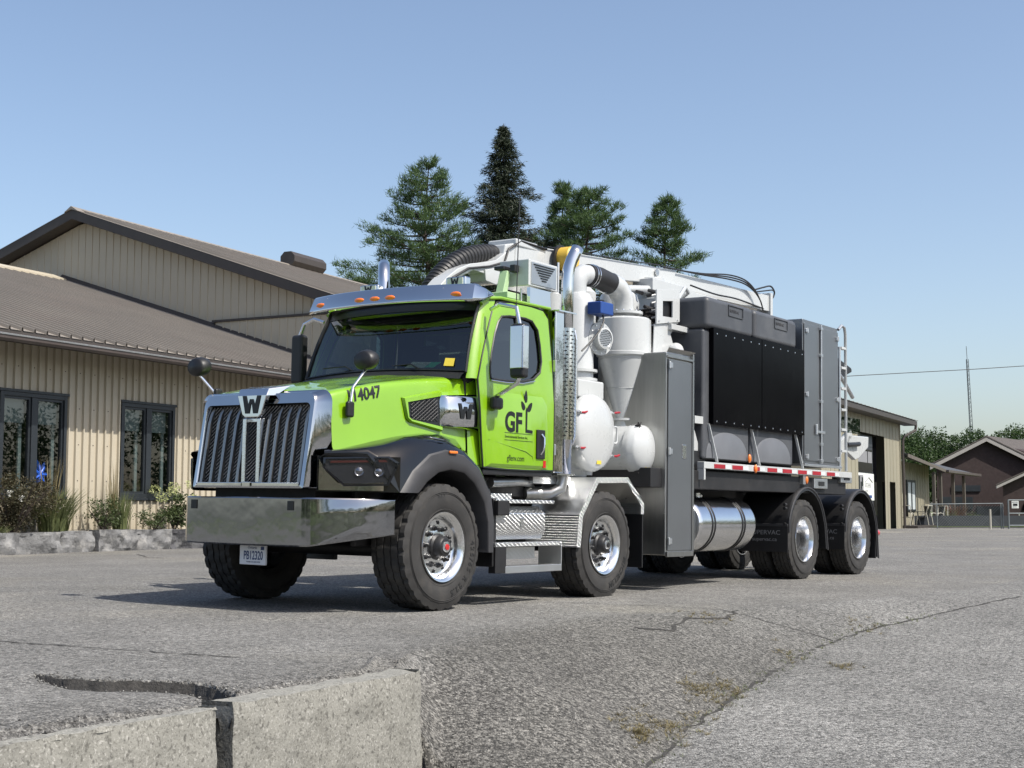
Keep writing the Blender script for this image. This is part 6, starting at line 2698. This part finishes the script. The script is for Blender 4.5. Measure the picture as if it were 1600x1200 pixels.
# ------------------------------------------------------------------ stones, beds and plants
ST0 = BW0 + BN * 1.15
sd_ = BD.copy()
sn_ = BN.copy()
bed = MB()
rows = []
for k in range(30):
    d = -8 + k
    p = ST0 + sd_ * d
    q = BW0 + BD * (d * 1.0)
    rows.append([(p.x - .1, p.y, .36), ((p.x + q.x) / 2, (p.y + q.y) / 2, .42), (q.x, q.y, .36)])
bed.grid(rows)
tag(bed.build('mulch_bed', MULCH), kind='structure')
edg = empty('stone_edging', (ST0.x, ST0.y, 0), 0, 'row of rough grey armour stones edging the planting bed by the wing', 'edging')
rnd = random.Random(5)
d = -7.
k = 0
while d < 20:
    L_ = rnd.choice([1.0, 1.25, 1.5, 1.9, 2.3])
    h = rnd.uniform(.42, .50)
    m = MB()
    n1, n2, n3 = 22, 9, 6
    dep = .55
    off = rnd.uniform(-.05, .05)
    fn = lambda u, v, w: None

    def sp(u, w, z):
        ed = min(u, 1 - u) * L_
        b = .04 * (1 - min(1, ed / .08))
        p = ST0 + sd_ * (d + .02 + u * (L_ - .04)) + sn_ * (w + off)
        P_ = Vector((p.x, p.y, z))
        n = noise.noise(P_ * 2.3 + Vector((k * 3.1, 0, 0))) * .16 + noise.noise(P_ * 6) * .07 + noise.noise(P_ * 15) * .025
        return P_ + sn_.to_3d() * (n - b) + Vector((0, 0, n * .12))
    rows = []
    for i in range(n1 + 1):
        u = i / n1
        rows.append([sp(u, 0, h * j / n2 - .05) for j in range(n2 + 1)] + [sp(u, -dep * j / n3, h - .03) for j in range(n3 + 1)])
    m.grid(rows)
    for r in (rows[0], rows[-1]):
        m.grid([r, [p - sn_.to_3d() * .3 for p in r]])
    o = ch(m.build('stone', STONED if k in (0, 3, 8) else STONE, ang=20), edg)
    d += L_
    k += 1
m = MB()
tag(m.build, None) if False else None


def blades(m, c, n, h, spread, w=.012, bend=.5, seed=0, up=1.):
    rnd = random.Random(seed)
    for _ in range(n):
        a = rnd.uniform(0, 2 * pi)
        r = rnd.uniform(0, spread * .35)
        hh = h * rnd.uniform(.55, 1.05)
        b = Vector((c[0] + r * cos(a), c[1] + r * sin(a), c[2]))
        out = Vector((cos(a), sin(a), 0)) * spread * rnd.uniform(.3, 1.)
        sd = Vector((-sin(a + rnd.uniform(-1, 1)), cos(a), 0)) * w
        P = [b + out * (t ** 1.8) * bend + Vector((0, 0, hh * (t - .25 * bend * t * t))) for t in (0, .35, .7, 1.)]
        m.add([P[0] - sd, P[0] + sd, P[1] + sd * .8, P[1] - sd * .8, P[2] + sd * .5, P[2] - sd * .5, P[3]], [(0, 1, 2, 3), (3, 2, 4, 5), (5, 4, 6)])


def leafball(m, c, n, rx, rz, size, seed=0, shell=.5):
    rnd = random.Random(seed)
    for _ in range(n):
        v = Vector((rnd.gauss(0, 1), rnd.gauss(0, 1), rnd.gauss(0, 1))).normalized()
        r = rnd.uniform(shell, 1.)
        p = Vector((c[0] + v.x * rx * r, c[1] + v.y * rx * r, c[2] + v.z * rz * r))
        a = Vector((rnd.uniform(-1, 1), rnd.uniform(-1, 1), rnd.uniform(-.6, 1))).normalized()
        b = a.cross(Vector((rnd.uniform(-1, 1), rnd.uniform(-1, 1), rnd.uniform(-1, 1)))).normalized()
        s_ = size * rnd.uniform(.6, 1.2)
        m.add([p, p + a * s_ + b * s_ * .4, p + a * s_ * 2, p + a * s_ - b * s_ * .4], [(0, 1, 2, 3)])


def plant(name, label, cat, s_, t_, parts, group=None):
    p = bp(s_, t_, .38)
    e = empty(name, tuple(p), 0, label, cat, group)
    for nm, mat, fn in parts:
        m = MB()
        fn(m)
        m.build(nm, mat, e, weld=False, smooth=False)
    return e


def shrub_f(n, r, h, size, seed):
    def f(m):
        rnd = random.Random(seed)
        for k in range(14):
            a = rnd.uniform(0, 2 * pi)
            q = rnd.uniform(0, r * .7)
            leafball(m, (q * cos(a), q * sin(a), h * rnd.uniform(.25, .95)), n // 14, r * .42, h * .22, size, seed + k, .1)
    return f


def stems_f(n, r, h, seed):
    def f(m):
        rnd = random.Random(seed)
        for k in range(n):
            a = rnd.uniform(0, 2 * pi)
            q = rnd.uniform(.3, 1) * r
            m.tube([(0, 0, 0), (q * .5 * cos(a), q * .5 * sin(a), h * .5), (q * cos(a), q * sin(a), h * rnd.uniform(.7, .95))], [.02, .014, .006], 5)
    return f


plant('leafy_shrub', 'large dark reddish green shrub at the left edge below the first window', 'shrub', .75, .75, [('foliage', REDSH, shrub_f(8500, 1.0, 1.15, .034, 1)), ('twigs', BARK, stems_f(16, .8, 1.15, 2)), ('white_blooms', WFLOW, lambda m: [leafball(m, (x, y, z), 14, .05, .05, .03, 5) for x, y, z in ((.1, -.6, .85), (.3, -.5, .75))])])
plant('ornamental_grass', 'arching striped grass clump right of the large shrub', 'plant', 1.98, .65, [('leaves', BLADE, lambda m: blades(m, (0, 0, 0), 420, 1.25, .85, .014, .8, 3)), ('plumes', STRAW, lambda m: blades(m, (-.1, 0, .2), 60, 1.7, .55, .012, .5, 4))])
plant('low_shrub', 'low green shrub on the mulch left of the second window', 'shrub', 3.55, .6, [('foliage', SHRUB, shrub_f(1300, .55, .75, .035, 8)), ('twigs', BARK, stems_f(8, .4, .6, 3))])
plant('ornamental_grass', 'tall feathery grass clump under the left frame of the second window', 'plant', 4.15, .55, [('leaves', BLADE, lambda m: blades(m, (0, 0, 0), 200, 1.15, .5, .011, .6, 13)), ('plumes', STRAW, lambda m: blades(m, (-.15, 0, .2), 30, 1.75, .45, .010, .4, 14))])
plant('low_shrub', 'low spreading shrub left of the pale hydrangea', 'shrub', 5.2, .6, [('foliage', SHRUB, shrub_f(900, .55, .5, .035, 18)), ('twigs', BARK, stems_f(6, .4, .4, 4))])
plant('hydrangea', 'hydrangea with pale lime flower heads just left of the truck bumper', 'shrub', 6.0, .55, [('foliage', SHRUB, shrub_f(1500, .62, .85, .05, 28)), ('flower_heads', HYDR, lambda m: [leafball(m, (x, y, z), 130, .15, .13, .03, 29 + i, .7) for i, (x, y, z) in enumerate(((-.45, -.1, .98), (.05, -.3, 1.05), (.35, .2, 1.12), (-.1, .2, .95), (.5, -.2, .75), (-.2, -.4, .8)))]), ('twigs', BARK, stems_f(6, .4, .7, 5))])
plant('daylily', 'small bright green clump at the far left corner of the bed', 'plant', .1, .95, [('leaves', BLADE, lambda m: blades(m, (0, 0, -.1), 130, .42, .4, .014, .9, 33))])
# porch plants
p = bp(67.5, 8.6, .1)
e = empty('purple_fountain_grass', tuple(p), 0, 'round bronze purple grass between the porch posts', 'plant')
m = MB()
blades(m, (0, 0, 0), 260, 1.5, 1.3, .03, .7, 41)
m.build('leaves', PURP, e, weld=False, smooth=False)
p = bp(72.5, 8.8, .0)
e = empty('flower_patch', tuple(p), 0, 'mound of yellow green leaves beside the planting bed', 'plant')
m = MB()
leafball(m, (0, 0, .35), 700, 1.0, .45, .07, 43, .3)
m.build('foliage', SHRUB, e, weld=False, smooth=False)
p = bp(76.0, 9.0, .0)
e = empty('flower_patch', tuple(p), 0, 'low sprawl of white flowers at the right end of the bed', 'plant')
m = MB()
leafball(m, (0, 0, .2), 260, 1.3, .25, .06, 44, .3)
m.build('blooms', WFLOW, e, weld=False, smooth=False)
p = bp(64.6, 8.8, .1)
e = empty('flower_stalks', tuple(p), 0, 'sparse stalks with white flowers between the second and third porch posts', 'plant')
m = MB()
blades(m, (0, 0, 0), 60, 1.2, .9, .02, .5, 45)
m.build('leaves', BLADE, e, weld=False, smooth=False)
# dry weeds along the foot crack
wm = MB()
rnd = random.Random(9)
for (x, y, n, rad) in ((.80, 9.0, 50, .08), (1.0, 9.35, 34, .09), (1.35, 10.35, 40, .08), (1.58, 10.65, 34, .09), (2.72, 11.75, 16, .05), (1.25, 9.8, 10, .09), (3.35, 13.7, 14, .10), (2.3, 12.1, 12, .08), (1.75, 12.85, 16, .12)):
    for q in range(n):
        xx, yy = x + rnd.gauss(0, rad), y + rnd.gauss(0, rad * 1.6)
        blades(wm, (xx, yy, zright(xx, yy)), 9, .04, .07, .0026, 1.2, rnd.random())
tag(wm.build('dry_weeds', STRAW, weld=False, smooth=False), kind='stuff')
gm = MB()
for q in range(260):
    t = rnd.random()
    i = int(t * (len(foot_pts) - 8))
    x, y = foot_pts[i]
    xx, yy = x + rnd.gauss(0, .05), y + rnd.gauss(0, .06)
    blades(gm, (xx, yy, zright(xx, yy)), 3, .03, .03, .0022, 1., rnd.random())
tag(gm.build('green_weeds', BLADE, weld=False, smooth=False), kind='stuff')
# loose grit along the crumbling lip
lm = MB()
for q in range(1500):
    a = rnd.uniform(2.5, 6.6)
    b = -4.40 - abs(rnd.gauss(0, .14)) - .10
    if q % 3 == 0:
        i = rnd.randrange(len(CRK) - 2)
        t = rnd.random()
        x = CRK[i][0] * (1 - t) + CRK[i + 1][0] * t + rnd.gauss(0, .05)
        y = CRK[i][1] * (1 - t) + CRK[i + 1][1] * t + rnd.gauss(0, .05)
    else:
        if 4.85 < a < 5.3:
            continue
        x, y = ABp(a, b)
    r = rnd.uniform(.003, .009)
    z = zleft(x, y) + r * .4
    P = [Vector((x + r * rnd.uniform(.6, 1.2) * dx, y + r * rnd.uniform(.6, 1.2) * dy, z + r * rnd.uniform(.6, 1.1) * dz)) for dx, dy, dz in ((1, 0, 0), (-1, 0, 0), (0, 1, 0), (0, -1, 0), (0, 0, 1), (0, 0, -1))]
    lm.add(P, [(0, 2, 4), (2, 1, 4), (1, 3, 4), (3, 0, 4), (2, 0, 5), (1, 2, 5), (3, 1, 5), (0, 3, 5)])
tag(lm.build('loose_gravel', ASPH1, weld=False, smooth=False), kind='stuff')

# ------------------------------------------------------------------ trees
def needles(m, p, n, L_, w, rnd, dirb, spread=1.):
    for _ in range(n):
        d = (dirb + Vector((rnd.gauss(0, spread), rnd.gauss(0, spread), rnd.gauss(0, spread)))).normalized()
        s_ = d.cross(Vector((rnd.uniform(-1, 1), rnd.uniform(-1, 1), rnd.uniform(-1, 1)))).normalized() * w
        q = p + Vector((rnd.gauss(0, .12), rnd.gauss(0, .12), rnd.gauss(0, .08)))
        ll = L_ * rnd.uniform(.6, 1.2)
        m.add([q - s_, q + s_, q + d * ll], [(0, 1, 2)])


def pine(name, X, Y, H, zlow, prof, seed, label, clump=1., heads=None, lean=(0, 0), mat=None):
    """white pine: whorls of near-horizontal limbs with upturned needle tufts. prof: (height fraction, radius)"""
    rnd = random.Random(seed)
    e = empty(name, (X, Y, 0), 0, label, 'tree')
    tr = MB()
    n = 14
    tp = [Vector((lean[0] * (k / n) ** 2 + .12 * sin(k * 1.3 + seed), lean[1] * (k / n), H * .985 * k / n)) for k in range(n + 1)]
    tr.tube(tp, [max(.03, .34 * (1 - k / n) ** .8) for k in range(n + 1)], 8)
    fo = MB()

    def at(z):
        f = max(0, min(.9999, z / (H * .985))) * n
        i = int(f)
        return tp[i].lerp(tp[i + 1], f - i)
    z = zlow
    while z < H * .985:
        zf = z / H
        R0 = lerpt(zf, prof)
        nb = rnd.choice((4, 5, 5, 6))
        a0 = rnd.uniform(0, 2 * pi)
        for b in range(nb):
            a = a0 + 2 * pi * b / nb + rnd.uniform(-.35, .35)
            # prof may be lopsided: heads holds (angle, factor)
            R_ = R0 * rnd.uniform(.55, 1.15)
            if heads:
                R_ *= heads(a, zf) if zf else 1
            if R_ < .25:
                R_ = .25
            c = at(z + rnd.uniform(-.2, .2))
            up = rnd.uniform(.05, .38)
            P = [c + Vector((cos(a), sin(a), 0)) * R_ * t + Vector((0, 0, R_ * (up * t * t - .04 * t))) for t in (0, .3, .6, .85, 1.)]
            tr.tube(P, [.07 * min(1, R_ / 3) + .01, .05 * min(1, R_ / 3) + .01, .03, .02, .01], 5, caps=False)
            nt_ = int(5 + R_ * 9 * clump)
            for k in range(nt_):
                t = rnd.uniform(.30, 1.05) ** .8
                p = c + Vector((cos(a), sin(a), 0)) * R_ * t + Vector((0, 0, R_ * (up * t * t - .04 * t) + rnd.uniform(-.05, .28)))
                side = Vector((-sin(a), cos(a), 0)) * rnd.gauss(0, .16 * R_ * (.3 + .7 * t))
                p += side
                needles(fo, p, 13, .40, .024, rnd, Vector((cos(a) * .5, sin(a) * .5, .9)), .75)
        z += rnd.uniform(.42, .85) * (1.15 - .4 * zf)
    needles(fo, at(H * .97), 14, .5, .03, rnd, Vector((0, 0, 1)), .5)
    tr.build('trunk', BARK, e)
    fo.build('crown', mat or PINE, e, weld=False, smooth=False)
    return e


def spruce(name, X, Y, H, zlow, R0, seed, label):
    rnd = random.Random(seed)
    e = empty(name, (X, Y, 0), 0, label, 'tree')
    tr = MB()
    tr.tube([(0, 0, 0), (0, 0, H * .5), (0, 0, H * .99)], [.38, .2, .02], 8)
    fo = MB()
    z = zlow
    while z < H * .99:
        zf = (H - z) / H
        Rz = R0 * min(1., (zf * 1.35) ** .98)
        nb = 8
        a0 = rnd.uniform(0, 2 * pi)
        for b in range(nb):
            a = a0 + 2 * pi * b / nb + rnd.uniform(-.3, .3)
            R_ = max(.15, Rz * rnd.choice((.45, .6, .75, .85, 1., 1.15)) * rnd.uniform(.9, 1.08))
            dr = .30
            f = lambda t: Vector((cos(a) * R_ * t, sin(a) * R_ * t, z - R_ * (dr * t - .22 * t ** 3)))
            tr.tube([f(0), f(.5), f(1)], [.05, .03, .01], 4, caps=False)
            nt_ = int(5 + R_ * 11)
            for k in range(nt_):
                t = rnd.uniform(.12, 1.04)
                p = f(t) + Vector((-sin(a), cos(a), 0)) * rnd.gauss(0, .12 * R_) + Vector((0, 0, rnd.uniform(-.28, .05)))
                needles(fo, p, 10, .32, .026, rnd, Vector((cos(a) * .9, sin(a) * .9, -.35)), .55)
        z += rnd.uniform(.34, .60)
    needles(fo, Vector((0, 0, H * .97)), 12, .4, .03, rnd, Vector((0, 0, 1)), .25)
    tr.build('trunk', BARK, e)
    fo.build('crown', SPRUCE, e, weld=False, smooth=False)
    return e


def lop1(a, zf):
    # long limbs to the left low down
    k = 1.
    if cos(a) < -.3 and zf < .80:
        k *= 1.2
    if cos(a) < -.5 and .60 < zf < .74:
        k *= 1.35
    return k


pine('white_pine', -5.5, 90, 23.6, 9.5, [(0, 3.0), (.5, 3.1), (.72, 3.3), (.80, 2.9), (.88, 2.3), (.95, 1.2), (1, .2)], 21, 'tall bushy white pine left of the dark spruce, reaching over the hall roof', heads=lop1, clump=.75)
spruce('spruce_tree', -.55, 92, 26.7, 9, 8.6, 5, 'tallest dark pointed spruce in the middle of the tree group')
pine('white_pine', 3.5, 95, 23.4, 9, [(0, 2.6), (.6, 2.6), (.8, 1.8), (.9, 1.1), (1, .2)], 33, 'slim pine top close on the right of the spruce')
pine('white_pine', 4.9, 91, 21.9, 9, [(0, 3.0), (.6, 3.3), (.78, 2.9), (.88, 2.2), (.95, 1.3), (1, .3)], 47, 'broad pine between the spruce and the curved exhaust pipe, leaning right')
pine('white_pine', 9.9, 90, 21.0, 9, [(0, 2.6), (.65, 2.9), (.78, 2.5), (.88, 1.6), (.95, .8), (1, .2)], 59, 'separate smaller pine right of the group, above the boom', clump=.85)
pine('white_pine', 1.2, 99, 20.5, 9, [(0, 3), (.7, 3.4), (.85, 2.5), (1, .3)], 61, 'lower pine filling the gap behind the dark spruce')
pine('white_pine', -10.4, 98, 17.2, 9, [(0, 3), (.8, 3.0), (.9, 1.8), (1, .3)], 71, 'far pine top just peeping over the hall roof at left')
pine('white_pine', 7.4, 100, 18.0, 9, [(0, 1.5), (.8, 1.4), (1, .3)], 73, 'small pine tip between the two right hand pines')


def broad(name, X, Y, H, R_, seed, label, mat=MAPLE, n=150, group=None):
    rnd = random.Random(seed)
    e = empty(name, (X, Y, 0), 0, label, 'tree', group)
    tr = MB()
    tr.tube([(0, 0, 0), (.1, 0, H * .35), (0, .1, H * .7)], [.28, .2, .08], 8)
    fo = MB()
    for k in range(n):
        v = Vector((rnd.gauss(0, 1), rnd.gauss(0, 1), rnd.gauss(0, 1))).normalized()
        r = rnd.uniform(.35, 1.) ** .6
        c = Vector((v.x * R_ * r, v.y * R_ * r, H * .60 + v.z * H * .40 * r))
        rr = R_ * rnd.uniform(.16, .30)
        leafball(fo, c, 75, rr, rr * .8, .14, seed * 100 + k, .45)
        if k % 5 == 0:
            tr.tube([(0, 0, H * .35), c * .6 + Vector((0, 0, H * .15)), c], [.10, .06, .02], 5, caps=False)
    tr.build('trunk', BARK, e)
    fo.build('crown', mat, e, weld=False, smooth=False)
    return e


bl_ = [(33.9, 122, 7.6, 2.8, 'rounded maple immediately right of the garage downpipe'), (37.0, 127, 8.2, 3.0, 'round topped maple between garage and brick house, behind the porch roof'), (40.2, 124, 8.0, 2.8, 'maple just left of the lattice mast'),
       (45.8, 128, 8.6, 3.2, 'maple at the right edge behind the brick house ridge'), (49.5, 126, 8.2, 3.0, 'last maple cut by the right edge of the picture'), (42.4, 134, 6.8, 2.5, 'low maple peeping over the brick roof right of the mast')]
for i, (X, Y, H, R_, lb) in enumerate(bl_):
    broad('maple_tree', X, Y, H, R_, 80 + i, lb, group='maples behind the brick houses')
# wood far behind the viewer: the dark tree line that the chrome reflects
rnd = random.Random(77)
wd = MB()
for k in range(84):
    x = -120 + k * 3 + rnd.uniform(-1.5, 1.5)
    y = -50 - (k % 2) * 6 + rnd.uniform(-2, 2)
    hh = rnd.uniform(8, 13)
    for q in range(6):
        leafball(wd, (x + rnd.uniform(-2, 2), y + rnd.uniform(-2, 2), hh * (q + .5) / 6), 200, 3.0, 1.7, .30, k * 10 + q, .2)
for k in range(66):
    x = 78 + (k % 2) * 6 + rnd.uniform(-2, 2)
    y = -60 + k * 3 + rnd.uniform(-1, 1)
    hh = rnd.uniform(8, 12)
    for q in range(6):
        leafball(wd, (x + rnd.uniform(-2, 2), y + rnd.uniform(-2, 2), hh * (q + .5) / 6), 200, 3.0, 1.7, .30, k * 10 + q + 900, .2)
tag(wd.build('far_wood', MAPLE, weld=False, smooth=False), kind='stuff')
m = MB()
m.grid([[(x, y, -.7) for y in (-64, -52, -42)] for x in (-120, -40, 40, 120)])
tag(m.build('verge', GRASSM, weld=False), kind='structure')
